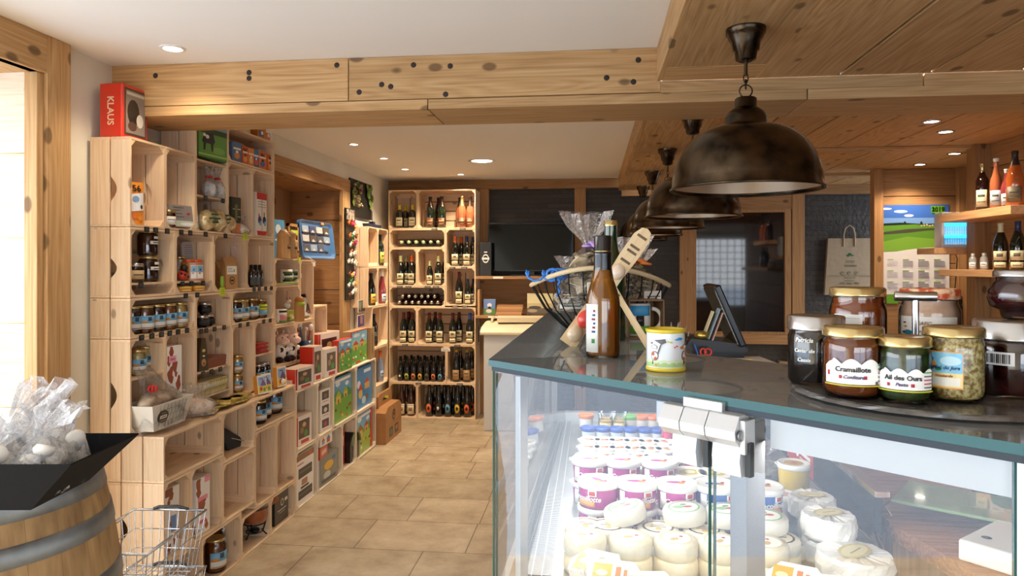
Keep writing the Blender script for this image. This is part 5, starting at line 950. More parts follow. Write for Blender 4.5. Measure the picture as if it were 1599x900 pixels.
for x, Y, lb in ((-1.965, F, 'yellow capped square spirit bottle at front left'), (-1.94, B, 'yellow capped square spirit bottle behind the left one'), (-1.83, F, 'yellow capped square spirit bottle at front right')): bz('yel', x, Y, 1.923, lb, 'square spirit bottles top left')
for x, Y, lb in ((-1.645, F, 'dark champagne bottle at the left of three'), (-1.585, B, 'dark champagne bottle behind, between two others'), (-1.525, F, 'dark champagne bottle at the right of three')): bz('ch', x, Y, 1.923, lb, 'champagne bottles on the top row')
for k, x, Y, lb in (('chr', -1.36, B, 'rose champagne bottle behind on the left'), ('chg', -1.315, F, 'rose champagne bottle with a gold neck in front'), ('chr', -1.235, F+.02, 'rose champagne bottle at the right end')): bz(k, x, Y, 1.923, lb, 'champagne bottles on the top row')
for k, x, Y, lb in (('org', -1.385, F, 'orange capped wine bottle at the front'), ('org', -1.345, B, 'orange capped wine bottle at the back'), ('blu', -1.265, F, 'navy capped wine bottle at the front beside orange caps'), ('blu', -1.225, B, 'navy capped wine bottle at the back beside orange caps')): bz(k, x, Y, 1.534, lb, 'wine bottles in the right hand crates')
for k, x, Y, lb in (('grn', -1.955, F, 'pale green capped wine bottle at front left'), ('grn', -1.93, B, 'pale green capped wine bottle behind at left'), ('org', -1.84, F, 'orange capped wine bottle, front of the left crate'), ('org', -1.81, B, 'orange capped wine bottle, back of the left crate')): bz(k, x, Y, 1.338, lb, 'wine bottles in the left hand crates')
for k, x, Y, s, lb in (('grn', -1.65, F, .82, 'short half bottle with pale green cap'), ('grn', -1.56, F, 1, 'tall pale green capped bottle beside the half bottle'), ('grn', -1.52, B, 1, 'tall pale green capped bottle at the back of the middle crate')): bz(k, x, Y, 1.338, lb, 'wine bottles in the left hand crates', s)
for k, x, Y, s, lb in (('red', -1.345, F, 1.1, 'tall red topped wine bottle beside two short navy ones'), ('blu', -1.255, F, .86, 'short navy topped wine bottle at front'), ('blu', -1.22, B, .86, 'short navy topped wine bottle at back')): bz(k, x, Y, 1.143, lb, 'wine bottles in the right hand crates', s)
for x, Y, lb in ((-1.925, F, 'red topped wine bottle, left crate front left'), (-1.905, B, 'red topped wine bottle, left crate back left'), (-1.835, F, 'red topped wine bottle, left crate front right'), (-1.80, B, 'red topped wine bottle, left crate back right')): bz('red', x, Y, .746, lb, 'red topped bottles in a low row', 1.03)
for k, x, Y, lb in (('red', -1.655, F, 'red topped wine bottle at the left of the wide crate'), ('red', -1.62, B, 'red topped wine bottle behind the leftmost in wide crate'), ('red', -1.545, F, 'red topped wine bottle second from left in wide crate'), ('red', -1.41, F, 'red topped wine bottle in the middle of the wide crate'), ('red', -1.37, B, 'red topped wine bottle behind the middle one'), ('blu2', -1.235, F, 'bright blue topped wine bottle in the wide crate'), ('red', -1.20, B, 'red topped wine bottle behind the blue topped one')): bz(k, x, Y, .746, lb, 'red topped bottles in a low row', 1.03)
def lying(x, z, key, glass, cap, lb, grp):
    def mk():
        t = thing('bottle', 'x', 'bottle'); mb = MB(); mb.T = Matrix.Rotation(pi/2, 4, 'X') @ Matrix.Translation((0, 0, -.27)); pr = PROF['bordeaux']; mb.lathe([(q*.85, z_*.9) for q, z_ in pr], 20); mb.build('bottle_glass', glass, t)
        mb = MB(); mb.T = Matrix.Rotation(pi/2, 4, 'X'); mb.lathe([(.0148, -.05), (.0152, 0), (.017, .002), (.017, .006), (.001, .008)], 18); mb.build('cap', cap, t); return t
    return proto('ly'+key, mk).put((x, 7.02, z), 0, lb, grp)
for i in range(6): lying(-1.935+i*.076, 1.789-(.0 if i < 4 else .0), 'g', BOT['green'], M('b4bc96', .4), 'bottle lying on its side with pale green cap, %s from the left' % ORD[i], 'six bottles lying in the low crate')
for i in range(8): lying(-1.955+i*.0665, 1.176, 's', BOT['amberg'], SILVER, 'silver capped lying bottle in the lower layer, %s from the left' % ORD[i], 'silver capped lying bottles in two layers')
for i in range(6): lying(-1.922+i*.0665, 1.236, 's', BOT['amberg'], SILVER, 'silver capped lying bottle in the upper layer, %s from the left' % ORD[i], 'silver capped lying bottles in two layers')
beers = (('1d1a1a', 'black'), ('a9b43a', 'olive green'), ('d87a3c', 'orange'), ('dca838', 'yellow'), ('3c4434', 'dark green'), ('d8703c', 'red orange'), ('5c9cc0', 'blue'))
for i, (c_, nm) in enumerate(beers):
    x = -1.955+i*.0695; b_ = bottle('be'+c_, 'beer', BOT['blackg'], M('15120f', .3, .3), (c_, .42, .028))
    b_.put((x, F-.01, .3685), -pi/2, 'small beer with %s oval label in the front row' % nm, 'small beers with oval labels'); b_.put((x+.02, B-.03, .3685), -pi/2, 'small beer standing behind the %s labelled one' % nm, 'small beers with oval labels')
for i, (x, Y, lb) in enumerate(((-1.375, F, 'kraft labelled beer at front left'), (-1.355, B, 'kraft labelled beer at back left'), (-1.265, F, 'kraft labelled beer at front right'), (-1.235, B, 'kraft labelled beer at back right'))): bottle('kr', 'bigbeer', BOT['blackg'], M('c0a040', .3, .5), 'b08a5c', .92).put((x, Y, .3685), -pi/2, lb, 'beers with kraft labels')
for i, (x, Y, lb) in enumerate(((-1.945, F, 'cream labelled large bottle at front left on the floor'), (-1.925, B, 'cream labelled large bottle at back left on the floor'), (-1.845, F, 'cream labelled large bottle at front right on the floor'), (-1.82, B, 'cream labelled large bottle at back right on the floor'))): bottle('cr', 'bigbeer', BOT['amberg'], M('7a5a34', .4), 'cream1', .93).put((x, Y, .0125), -pi/2, lb, 'cream labelled bottles on the floor row')
for i, (c_, nm) in enumerate((('e0683c', 'orange'), ('1d1a1a', 'black'), ('5fa0c8', 'blue'), ('e0b838', 'yellow'), ('e0602c', 'red orange'))):
    x = -1.655+i*.098; b_ = bottle('bb'+c_, 'bigbeer', BOT['blackg'], M('15120f', .3, .3), (c_, .5, .045), .93)
    b_.put((x, F, .0125), -pi/2, 'large beer with %s round label, floor row front' % nm, 'large beers with round labels'); b_.put((x+.035, B, .0125), -pi/2, 'large beer behind the %s labelled one, floor row' % nm, 'large beers with round labels')
# tags on the wine crates
def wtag(x, z, lb, w_=.06, h=.02, c_='2c2a28', Y=6.998):
    tag(MB().box(-w_/2, w_/2, -.002, 0, -h/2, h/2).box(-w_*.4, w_*.3, -.0026, -.002, h*.1, h*.22, 1).box(-w_*.4, w_*.38, -.0026, -.002, -h*.28, -h*.16, 1).build('price_tag', [M(c_, .6), M('c9c4b8' if c_[0] < '9' else '6a655c', .6)], loc=(x, Y, z)), lb, 'price tag', 'price tags on the wine crates')
for i, (x, z) in enumerate(((-1.585, 1.918), (-1.295, 1.918), (-1.40, 1.527), (-1.28, 1.527), (-1.945, 1.333), (-1.855, 1.333), (-1.655, 1.333), (-1.57, 1.333), (-1.37, 1.138), (-1.27, 1.138), (-1.89, .741), (-1.35, .741), (-1.75, .351), (-1.325, .351))):
    wtag(x, z, 'dark price tag on the wine crates, '+('under the dark champagne', 'under the rose champagne', 'under the orange capped pair', 'under the navy capped pair', 'under the left pale green caps', 'under the orange caps in the left crate', 'under the half bottle', 'under the tall green capped bottle', 'under the tall red topped bottle', 'under the short navy bottles', 'under the left red topped four', 'under the wide red topped row', 'under the small beers', 'under the kraft labelled beers')[i])
wtag(-1.47, .70, 'white paper notice on the crate of kraft labelled beers', .09, .035, 'e9e4da')
# price tags along the left shelves
TG = [(1.715, XU, (229, 243, 261, 283, 297, 321, 352), 'under the top front crates'), (1.926, XU, (), ''), (1.41, XU, (290, 308), 'under the oval card crate'), (1.242, XU, (221, 237, 252, 265, 278, 292), 'under the five honey jars'), (1.47, XU, (220,), 'on the shelf of stacked jars'), (1.468, XU, (285, 299, 317), 'under the ladybird figure'), (1.226, XU, (314, 322, 335, 350), 'under the small black jars'), (1.418, XU, (397, 405, 415, 424), 'under the slim black bottles'), (1.222, XU, (375, 387, 412, 422), 'under the upper far jars'), (1.01, XU, (317, 330, 344), 'under the chocolate bars'), (1.90, XU, (321, 348), 'under the red ribboned bags')]
for z, X, pxs, where in TG:
    for i, px in enumerate(pxs): tag_at(px, X, z-.006, '', label='small black price tag, %s from the left %s' % (ORD[i], where))
tag_at(383, XU, 1.715, '', 'd2e23c', .05, .038, label='bright yellow green price tag on the shelf above the kraft bags'); tag_at(347, XU, 1.412, '', 'd2e23c', .055, .042, label='bright yellow green price tag below the kraft bags')
# ================================================================ THE GLASS COUNTER
P0 = Vector((-.197, 1.333)); U = Vector((.741, -.671)).normalized(); N = Vector((.671, .741)).normalized()
def cp(s, n, z): q = P0+U*s+N*n; return Vector((q.x, q.y, z))
ANG = atan2(U.y, U.x)
TG_ = clear((.88, .93, .91), .0, .09, 1.0, None, 0, .14); PG = clear((.97, .985, .98), .0, .105, 1.0, None, 0, .012); EDGE = M('1d4f4b', .1, 0, .3); EDGE2 = M('33444e', .1, 0, .3)
ct = thing('glass_display_counter', 'refrigerated glass display counter with overhanging glass top', 'display counter', (-.197, 1.333, 0), 0)
OFF = Vector((-.197, 1.333, 0))
def cbuild(mb, name, mats, label=None, **k):
    mb.v = [(x+.197, y-1.333, z) for x, y, z in mb.v]; return mb.build(name, mats, ct, label=label, **k)
def slab(poly, z0, z1, mb=None, mi=0, me=1):
    mb = mb or MB(); n = len(poly); mb.add([(x, y, z0) for x, y in poly]+[(x, y, z1) for x, y in poly], [tuple(range(n))[::-1], tuple(range(n, 2*n))], mi); mb.add([(x, y, z0) for x, y in poly]+[(x, y, z1) for x, y in poly], [(i, (i+1) % n, n+(i+1) % n, n+i) for i in range(n)], me); return mb
inner = P0+U*.30+N*.375; q = lambda s, n: tuple(P0+U*s+N*n)
cbuild(slab([tuple(P0), q(1.35, 0), q(1.35, .375), (.195, 1.478)], 1.358, 1.37), 'glass_top', [TG_, EDGE], 'near glass top pane with green edge')
cbuild(slab([(-.197, 1.337), (.195, 1.482), (.245, 2.80), (-.165, 2.80)], 1.358, 1.37), 'glass_top', [TG_, EDGE2])
def pane(s0, s1, n_, z0, z1, name, t=.005):
    mb = MB(); a, b, c, d = q(s0, n_), q(s1, n_), q(s1, n_+t), q(s0, n_+t)
    mb.add([(a[0], a[1], z0), (b[0], b[1], z0), (b[0], b[1], z1), (a[0], a[1], z1)], [(0, 1, 2, 3)], 0)
    for (e, f) in ((a, d), (b, c)):
        mb.box(min(e[0], f[0]), max(e[0], f[0])+.0006, min(e[1], f[1]), max(e[1], f[1])+.0006, z0, z1, 1)
    mb.add([(a[0], a[1], z1), (b[0], b[1], z1), (c[0], c[1], z1), (d[0], d[1], z1)], [(0, 1, 2, 3)], 1)
    return cbuild(mb, name, [PG, EDGE])
pane(.008, .476, .012, .86, 1.352, 'front_pane'); pane(.484, .838, .012, .86, 1.352, 'front_pane')
mb = MB(); mb.add([(-.188, 1.345, .86), (-.158, 2.78, .86), (-.158, 2.78, 1.352), (-.188, 1.345, 1.352)], [(0, 1, 2, 3)], 0); mb.box(-.190, -.186, 1.343, 1.348, .86, 1.352, 1); cbuild(mb, 'side_pane', [PG, EDGE])
mb = MB(); mb.add([(-.125, 1.42, .93), (-.10, 2.76, .93), (-.135, 2.76, 1.34), (-.16, 1.42, 1.34)], [(0, 1, 2, 3)], 0); cbuild(mb, 'inner_pane', [PG])
def post(s, n_, w_, d, z0, z1, mat, name='post'):
    mb = MB(); mb.T = Matrix.Translation(cp(s, n_, 0)) @ Matrix.Rotation(ANG, 4, 'Z'); mb.box(-w_/2, w_/2, 0, d, z0, z1); return cbuild(mb, name, mat, bevel=.001)
post(.512, .03, .026, .05, .86, 1.33, [M('8e9094', .4, .5)]); post(.852, .012, .024, .04, .86, 1.352, [M('e4e8ec', .4)]); post(.045, .035, .014, .02, .86, 1.34, [ALU])
mb = MB(); mb.box(-.155, -.14, 1.45, 2.76, .925, .94); mb.box(-.15, -.135, 2.74, 2.76, .86, 1.35); mb.box(-.15, .64, 2.74, 2.78, .86, .98); cbuild(mb, 'rail', [ALU])
mb = MB(); mb.T = Matrix.Translation(cp(0, 0, 0)) @ Matrix.Rotation(ANG, 4, 'Z'); mb.box(.01, 1.34, .0, .02, 1.350, 1.3578); cbuild(mb, 'top_rail', [M('2d3338', .3, .4)])
mb = MB(); mb.T = Matrix.Translation(cp(.52, 0, 0)) @ Matrix.Rotation(ANG, 4, 'Z'); mb.box(.04, .82, .03, .10, 1.305, 1.35); cbuild(mb, 'light_rail', [M('e6e9ec', .45)], 'white lamp rail under the glass')
# clamp hinge
mb = MB(); mb.T = Matrix.Translation(cp(.492, -.002, 0)) @ Matrix.Rotation(ANG, 4, 'Z')
PRF = [(-.022, 1.318), (-.024, 1.330), (-.012, 1.350), (.012, 1.352), (.012, 1.316), (-.010, 1.308)]
for a, b in ((-.075, -.040), (-.0385, .001), (.0025, .048)):
    mb.prism(PRF, 0, a, b)
mb.box(-.045, .018, -.006, .003, 1.344, 1.363); mb.box(.048, .056, -.012, .014, 1.30, 1.345)
cbuild(mb, 'hinge_body', [ALU], bevel=.001)
mb = MB(); mb.T = Matrix.Translation(cp(.492, -.002, 0)) @ Matrix.Rotation(ANG, 4, 'Z')
for a, b in ((-.060, -.020), (.006, .048)):
    mb.prism([(-.008, 1.315), (-.012, 1.290), (-.008, 1.268), (.004, 1.268), (.004, 1.318)], 0, a, b)
mb.box(-.11, -.065, .018, .03, 1.312, 1.345); cbuild(mb, 'clamp_plate', [M('c9cdd1', .4, .3)], bevel=.001)
mb = MB(); mb.T = Matrix.Translation(cp(.492, -.002, 0)) @ Matrix.Rotation(ANG, 4, 'Z'); 
for a in (-.012, .052): mb.box(a, a+.008, -.006, .004, 1.27, 1.315)
cbuild(mb, 'rubber_seal', [M('2f3436', .6)])
mb = MB(); mb.T = Matrix.Translation(cp(.492+.049, -.016, 1.325)) @ Matrix.Rotation(ANG, 4, 'Z') @ Matrix.Rotation(pi/2, 4, 'Y'); mb.lathe([(.001, .0), (.006, 0), (.007, .001), (.007, .003)][::-1], 16, caps=False); cbuild(mb, 'pivot_pin', [M('8d9092', .3, .8)])
# body, deck, service side
base = [q(.02, .02), q(1.3, .02), q(1.3, .40), (.66, 1.60), (.64, 2.78), (-.15, 2.78), (-.17, 1.40)]
cbuild(slab(base, 0, .86, me=0), 'counter_body', [M('dfe2e3', .4, .1)])
m, n, l, b = nodes('steel_grate'); tc = n.new('ShaderNodeTexCoord'); br = n.new('ShaderNodeTexBrick'); br.offset = 0; br.inputs['Scale'].default_value = 1; br.inputs['Brick Width'].default_value = .02; br.inputs['Row Height'].default_value = .006; br.inputs['Mortar Size'].default_value = .0012
br.inputs['Color1'].default_value = srgb('55585a'); br.inputs['Color2'].default_value = srgb('4a4d50'); br.inputs['Mortar'].default_value = srgb('b9bcbe'); l.new(tc.outputs['Object'], br.inputs['Vector']); l.new(br.outputs['Color'], b.inputs['Base Color']); b.inputs['Metallic'].default_value = .4; b.inputs['Roughness'].default_value = .4; GRATE = m
cbuild(slab([(-.135, 1.36), q(.30, .03), q(.80, .03), (.615, 1.56), (.615, 2.74), (-.105, 2.74)], .935, .949, me=0), 'display_deck', [noisy('8a8e90', 'a6aaac', 6, .35, metal=.5)])
cbuild(MB().box(-.135, -.075, 1.36, 2.72, .949, .951), 'vent_grille', [GRATE])
mb = MB(); mb.box(.605, .622, 1.60, 2.76, .94, 1.055); cbuild(mb, 'service_panel', [M('1b1b1c', .25, .2)]); mb = MB(); mb.box(.600, .630, 1.58, 2.76, 1.055, 1.068); mb.box(.600, .606, 1.58, 2.76, .94, .955); cbuild(mb, 'panel_trim', [CHROME], bevel=.001)
ob = art('red_sticker', ct, lambda u, v, a: Vector((.605-a+.197, 2.15-u-1.333, 1.0+v)), .26, .085, [('b5322c', rect(0, 1, 0, 1)), ('f0ece8', disc(.42, .5, .06, 3)), ('f0ece8', rect(.5, .9, .5, .62)), ('e8b0a8', rect(.52, .86, .34, .4)), ('f0ece8', rect(.08, .34, .5, .6))])
mb = MB(); a_, b_ = Vector((.60, 1.58, .97)), cp(.80, .06, .97); dv = (b_-a_).normalized(); mb.tube([a_, b_], .012, 4); cbuild(mb, 'cross_bar', [STEEL])
# service worktop behind / under the near glass top
wt = tag(slab([(.645, 1.62), q(.98, .36), q(1.30, .42), (1.75, 1.3), (1.75, 2.9), (.66, 2.9)], .955, .99, me=0).build('service_worktop', wood(0, '8a5a34', 'a8744a', 'c09064')), 'timber service worktop behind the glass counter', 'worktop')
tag(slab([(.66, 1.64), (1.74, 1.4), (1.74, 2.88), (.67, 2.88)], 0, .954, me=0).build('service_cupboard', brown(2)), 'timber cupboard under the service worktop', 'cupboard')
t = thing('cutting_board', 'thick white plastic cutting board inside the near glass end', 'cutting board', (.69, 1.425, .991), -.84)
MB().box(0, .36, .0, .40, 0, .04).build('board', M('efece2', .45, 0, .2), t, bevel=.005); MB().lathe([(.001, .0405), (.009, .0405)], 14, (.03, .05, 0), caps=False).build('hanging_hole', M('3a3834', .6), t)
tag(MB().box(-.14, .14, -.2, .2, 0, .02).build('cutting_board', M('e9e2cc', .5), loc=(.86, 2.35, .991), rz=.2, bevel=.004), 'cream cutting board lying flat on the service worktop', 'cutting board')
t = thing('green_reflection_plate', 'green tinted plate on a bent leg, standing in for a reflection', 'tray', (.80, 1.66, .991), -.6)  # solid plate put in where a green reflection shows in the glass
MB().box(-.11, .13, -.09, .09, .035, .041).build('reflection_plate', M('a9c98e', .08, 0, .6, .4), t); MB().tube([(-.11, -.08, .0), (-.125, -.08, .02), (-.11, -.08, .036), (.1, -.08, .034)], .004, 8).tube([(.12, .08, 0), (.12, .08, .035)], .004, 8).tube([(.12, -.08, 0), (.12, -.08, .035)], .004, 8).tube([(-.1, .08, 0), (-.1, .08, .035)], .004, 8).build('leg_frame', M('8c7a58', .3, .7), t)
t = thing('grinder', 'dark metal tool standing at the end of the worktop', 'tool', (.98, 1.80, .991), .4); MB().cbox(0, 0, 0, .12, .08, .05).lathe([(.03, .05), (.034, .06), (.03, .09), (.012, .10)], 16).build('tool_body', M('3a3533', .35, .5), t, bevel=.003); MB().tube([(.0, 0, .09), (.06, .03, .10)], .005, 8).build('crank', STEEL, t)
# light strip of the counter
MB()
ls = MB(); ls.box(-.12, -.10, 1.5, 2.7, 1.345, 1.353); cbuild(ls, 'light_strip', [M('fbfcff', .5, emit=5)])
light('counter_strip_lamp', 'AREA', (-.06, 2.05, 1.345), 4.2, (1, .98, .95), (0, radians(-32), 0), shape='RECTANGLE', size=.03, size_y=1.3)
light('counter_strip_lamp', 'AREA', cp(.55, .09, 1.30), 2.4, (1, .98, .95), (0, 0, ANG), shape='RECTANGLE', size=.7, size_y=.03)
# ---- cheeses and tubs on the deck
DZ = .9505
def tub(key, r, h, col, lidc='f2f0ea', art_=None, txt=None):
    def mk():
        t = thing('tub', 'x', 'tub'); MB().lathe([(r*.86, 0), (r*.88, .002), (r*.95, h-.008), (r*.95, h-.006)], 30).build('tub_body', M(col, .35, 0, .3), t)
        MB().lathe([(r*.97, h-.014), (r*1.02, h-.013), (r*1.02, h-.003), (r*.97, h), (r*.9, h-.002), (.001, h-.002)], 32).build('lid', M(lidc, .4, 0, .2), t); lid_ = C.objects[-1]
        MB().box(-.008, .008, -r*1.13, -r*.98, h-.006, h-.002).build('pull_tab', M(lidc, .4), lid_)
        F_ = lambda u, v, a: Vector((v, u, h-.0018+a))
        art('lid_print', lid_, F_, r*1.4, r*1.4, [(c_, p_) for c_, p_ in (art_ or [(col, disc(.45, .5, .3, .35)), ('d8a24a', disc(.65, .6, .12, .7)), ('c03a34', disc(.75, .4, .07))])])
        mb = MB(); R = r*.93
        if txt: mb.arc(R, h*.1, h*.3, -.3, .7, 8, mi=0, t=.002); mb.arc(R, h*.5, h*.74, .35, .8, 8, mi=1, t=.0022); mb.arc(R, h*.55, h*.7, .42, .72, 6, mi=2, t=.0026); mb.arc(R, h*.08, h*.72, -1.0, -.65, 5, mi=1, t=.0022); mb.build('side_print', [M('e8a850', .5), M('f0efe8', .5), M('c03a2c' if txt else col, .5)], t); writing(txt, h*.28, M('f6f2ee', .5), t, round_fn(R+.002, .15, h*.40), shear=.25)
        return t
    return proto('tub'+key, mk)
T_M = tub('m', .047, .056, 'b8338f', txt='Cancoillotte'); T_B = tub('b', .047, .056, '2b62b0', txt='Cancoillotte'); T_Y = tub('y', .047, .05, 'd8c04a', art_=[('d8c43a', disc(.5, .5, .38)), ('f0ead8', disc(.5, .5, .2))])
def px_at(px, Y): return at_y(px, 415, Y).x
TM = 'cream cheese tubs in two layers'
for i, (px, T, c_) in enumerate(((935, T_M, 'magenta'), (995, T_M, 'magenta'), (1057, T_M, 'magenta'), (1118, T_B, 'blue'), (1190, T_B, 'blue'))):
    w_ = ('leftmost magenta', 'second magenta', 'third magenta', 'left blue', 'right blue, behind the post')[i]
    for k in range(2): T.put((px_at(px, 1.62), 1.62, DZ+.0565*k), -pi/2+(-.9 if i == 0 else .05*i-.1), 'white lidded tub with %s side, %s of its stack' % (w_, ('lower', 'upper')[k]), TM)
for i, (px, T, w_) in enumerate(((922, T_M, 'white lidded tub behind the leftmost magenta tub'), (973, T_M, 'white lidded tub behind the second magenta tub'), (1030, T_M, 'white lidded tub behind the third magenta tub'), (1078, T_Y, 'yellow topped tub in the second rank'), (1118, T_Y, 'yellow topped tub behind the left blue one'))): T.put((px_at(px, 1.82), 1.82, DZ+(.05 if i < 3 else .03)), -pi/2, w_, TM); T.put((px_at(px, 1.82), 1.82, DZ-.0065+(0 if i < 3 else -.014)), -pi/2, w_.replace('tub', 'tub, lower of its pair'), TM)
T_s = tub('s', .024, .036, 'b02a5c', art_=[('d8b868', disc(.5, .5, .36))])
for i, (px, Y) in enumerate(((1020, 2.02), (1050, 2.03), (1082, 2.04), (1118, 2.02))): T_s.put((px_at(px, Y), Y, DZ+.02), -pi/2, 'small magenta pot with gold printed lid, %s from the left' % ORD[i], 'small magenta pots'); 
T_w = tub('w', .042, .03, 'f0ece4', art_=[('e8c8c0', disc(.5, .5, .3))]); T_c = tub('c', .036, .03, 'efe8de', art_=[('c89a6a', disc(.45, .5, .35, .5)), ('a84a3a', disc(.6, .6, .12))])
for i, px in enumerate((922, 955, 985)): T_w.put((px_at(px, 2.0), 2.0, DZ+.01), -pi/2, 'flat white pot, %s from the left behind the tubs' % ORD[i], 'flat white pots')
n_ = 0
for j, (Y, zz, xs) in enumerate(((2.10, .012, (920, 946, 972, 998, 1024)), (2.20, .010, (921, 945, 969, 993, 1017, 1041)), (2.30, .008, (922, 945, 968, 991, 1014, 1037)))):
    for i, px in enumerate(xs): T_c.put((px_at(px, Y), Y, DZ+zz), -pi/2+.4*i, 'round cream dessert pot, row %s behind the tubs, %s from the left' % (('one', 'two', 'three')[j], ORD[i]), 'round cream dessert pots in rows')
def yog(key, c_, lc): return tub('yo'+key, .026, .05, c_, lc, [(lc, disc(.5, .5, .1))])
for i, px in enumerate((1045, 1066)): yog('k', 'b4305a', 'ece4dc').put((px_at(px, 2.35), 2.35, DZ+.03), -pi/2, 'tall pink yoghurt pot, %s of two at the right' % ('left', 'right')[i], 'yoghurt pots')
for i, px in enumerate((920, 942, 964, 986, 1008, 1028)): yog('bl', 'dfe3e8', '3a5cb0').put((px_at(px, 2.42), 2.42, DZ), -pi/2, 'yoghurt pot with blue foil lid, %s from the left' % ORD[i], 'yoghurt pots')
for i, px in enumerate((916, 985, 1003, 1021, 1036)): yog(('or', 'gr', 'or', 'or', 'or')[i], 'e4dcd0', ('e07a3a', '6cb04a', 'e07a3a', 'e07a3a', 'e07a3a')[i]).put((px_at(px, 2.52), 2.52, DZ+.022), -pi/2, ('orange lidded yoghurt pot alone at the left', 'green lidded yoghurt pot', 'orange lidded yoghurt pot beside the green one', 'orange lidded yoghurt pot in the middle right', 'orange lidded yoghurt pot at the right end')[i], 'yoghurt pots')
def dj():
    t = thing('dessert_jar', 'x', 'jar'); MB().lathe([(.018, 0), (.021, .003), (.0225, .045), (.001, .045)], 20).build('contents', M('c9a860', .4), t); MB().lathe([(.021, 0), (.0235, .003), (.025, .06), (.026, .063), (.026, .067)], 22, caps=False).build('jar_glass', clear(), t); mb = MB(); mb.arc(.0245, .01, .04, -.9, .9, 8, mi=0); mb.arc(.0252, .014, .034, -.35, -.05, 3, mi=1); mb.build('label', [M('d8c070', .5), M('1c3a22', .5)], t); return t
for i, (px, Y, z_) in enumerate(((946, 2.46, .012), (968, 2.46, .012), (949, 2.56, .0), (969, 2.56, .0))): proto('dj', dj).put((px_at(px, Y), Y+.03, DZ+z_), -pi/2, 'small glass dessert jar with tree label, %s' % ('front left', 'front right', 'back left', 'back right')[i], 'glass dessert jars')
o = tag(MB().box(-.055, .055, -.003, .003, 0, .075).build('black_sign', M('161616', .5), loc=(px_at(958, 2.68), 2.68, .995)), 'black blank sign standing at the back of the counter', 'sign'); MB().tube([(0, 0, -.044), (0, 0, .01)], .003, 6).build('stand', BLACK, o)
# cheeses
RIND = noisy('cfc09a', 'e6dbbd', 24, .55, coat=.3, bump=.002); WAXP = noisy('d6d3cb', 'ece9e2', 30, .35, bump=.006, coat=.4); PSTE = M('e0a888', .6)
def cheese(key, r, h, mat, ring, jit=0):
    def mk():
        t = thing('cheese', 'x', 'cheese'); MB().lathe([(r*.94, 0), (r, .005), (r*1.01, h*.5), (r, h-.006), (r*.93, h), (.001, h)], 30)
        g = MB(); g.lathe([(r*.94, 0), (r, .005), (r*1.01, h*.5), (r, h-.006), (r*.93, h), (.001, h)], 30)
        if jit: rj = random.Random(5); g.v = [(x*(1+rj.uniform(-jit, jit)), y*(1+rj.uniform(-jit, jit)), z+(rj.uniform(-.003, .002) if z > .01 else 0)) for x, y, z in g.v]; g.sm = [False]*len(g.sm)
        g.build('cheese_body', mat, t)
        F_ = lambda u, v, a: Vector((v, u, h+a+(.002 if jit else 0))); art('paper_label', t, F_, r*1.5, r*1.5, ring, rough=.5); return t
    return proto('ch'+key, mk)
R1 = [('c9b88c', disc(.5, .5, .5)), ('f3edda', disc(.5, .5, .45)), ('c8a060', disc(.4, .55, .16, .6)), ('b0503c', disc(.7, .5, .06))]; R2 = [('4a3020', disc(.5, .5, .5)), ('f3e8c8', disc(.5, .5, .43)), ('6a4a30', rect(.25, .75, .5, .55)), ('6a4a30', rect(.3, .7, .38, .41)), ('c9a85a', disc(.5, .7, .1))]; R3 = [('7aa870', disc(.5, .5, .5)), ('f2efe0', disc(.5, .5, .44)), ('8ab07c', disc(.35, .5, .2, .7)), ('b0503c', disc(.62, .5, .14, .6)), ('4a7a4a', disc(.5, .3, .1, .5))]
C1 = cheese('1', .042, .034, RIND, R1); C2 = cheese('2', .044, .026, M('ddd4bc', .5, 0, .3), R2); C3 = cheese('3', .045, .03, M('dfdacb', .4, 0, .3), R3)
for i, px in enumerate((914, 985, 1056, 1125, 1197)):
    Y = 1.40
    for k in range(2): C1.put((px_at(px, Y), Y, DZ+.0345*k+(.0)), -pi/2+.3*i, 'round wrapped cheese, %s of the %s pair from the left' % (('lower', 'upper')[k], ORD[i]), 'round wrapped cheeses in pairs')
for i, (px, Y) in enumerate(((915, 1.5), (950, 1.50), (1028, 1.50), (1100, 1.50), (1215, 1.47))):
    for k in range(2): C2.put((px_at(px, Y)+.0, Y, DZ+.0265*k), -pi/2, 'flat cheese with dark ringed label, %s of the %s pile' % (('lower', 'upper')[k], ORD[i]), 'ring labelled cheeses')
for px, Y, z_, tilt, lb in ((978, 1.555, .056, .25, 'white cheese tilted on top with a green figured label'), (1067, 1.56, .056, .08, 'white cheese with green label resting below the third tub'), (1132, 1.56, .056, .05, 'white cheese with green label below the left blue tub'), (1190, 1.53, .056, 0, 'white cheese with green label right of the aluminium post')):
    o = C3.put((px_at(px, Y), Y-.03, DZ+z_), -pi/2, lb, 'green labelled cheeses'); o.rotation_euler.x = tilt
C4 = cheese('4', .05, .045, WAXP, [('c8b878', disc(.5, .5, .42, .6)), ('e0d4a4', disc(.5, .5, .36, .52)), ('a89858', rect(.3, .7, .5, .53))], .05)
for i, (px, Y, z_, s, lb) in enumerate(((1268, 1.66, .035, 1, 'paper wrapped white cheese at the back of the right group'), (1285, 1.60, .0, 1, 'paper wrapped white cheese underneath the back one'), (1294, 1.50, .05, 1.05, 'paper wrapped white cheese with oval gold label in the middle'), (1296, 1.50, 0, 1.05, 'paper wrapped white cheese underneath the middle one'), (1335, 1.40, .012, 1.35, 'largest paper wrapped cheese at the right front'))): o = C4.put((px_at(px, Y), Y, DZ+z_), -pi/2+.2*i, lb, 'paper wrapped white cheeses'); o.scale = (s, s, 1)
tub('pw', .034, .058, 'e9e4e2', 'f2f0ec', [('d09aa0', disc(.5, .5, .4))]).put((px_at(1222, 1.74), 1.74, DZ), -pi/2, 'plain white pot right of the blue tub', 'loose pots'); 
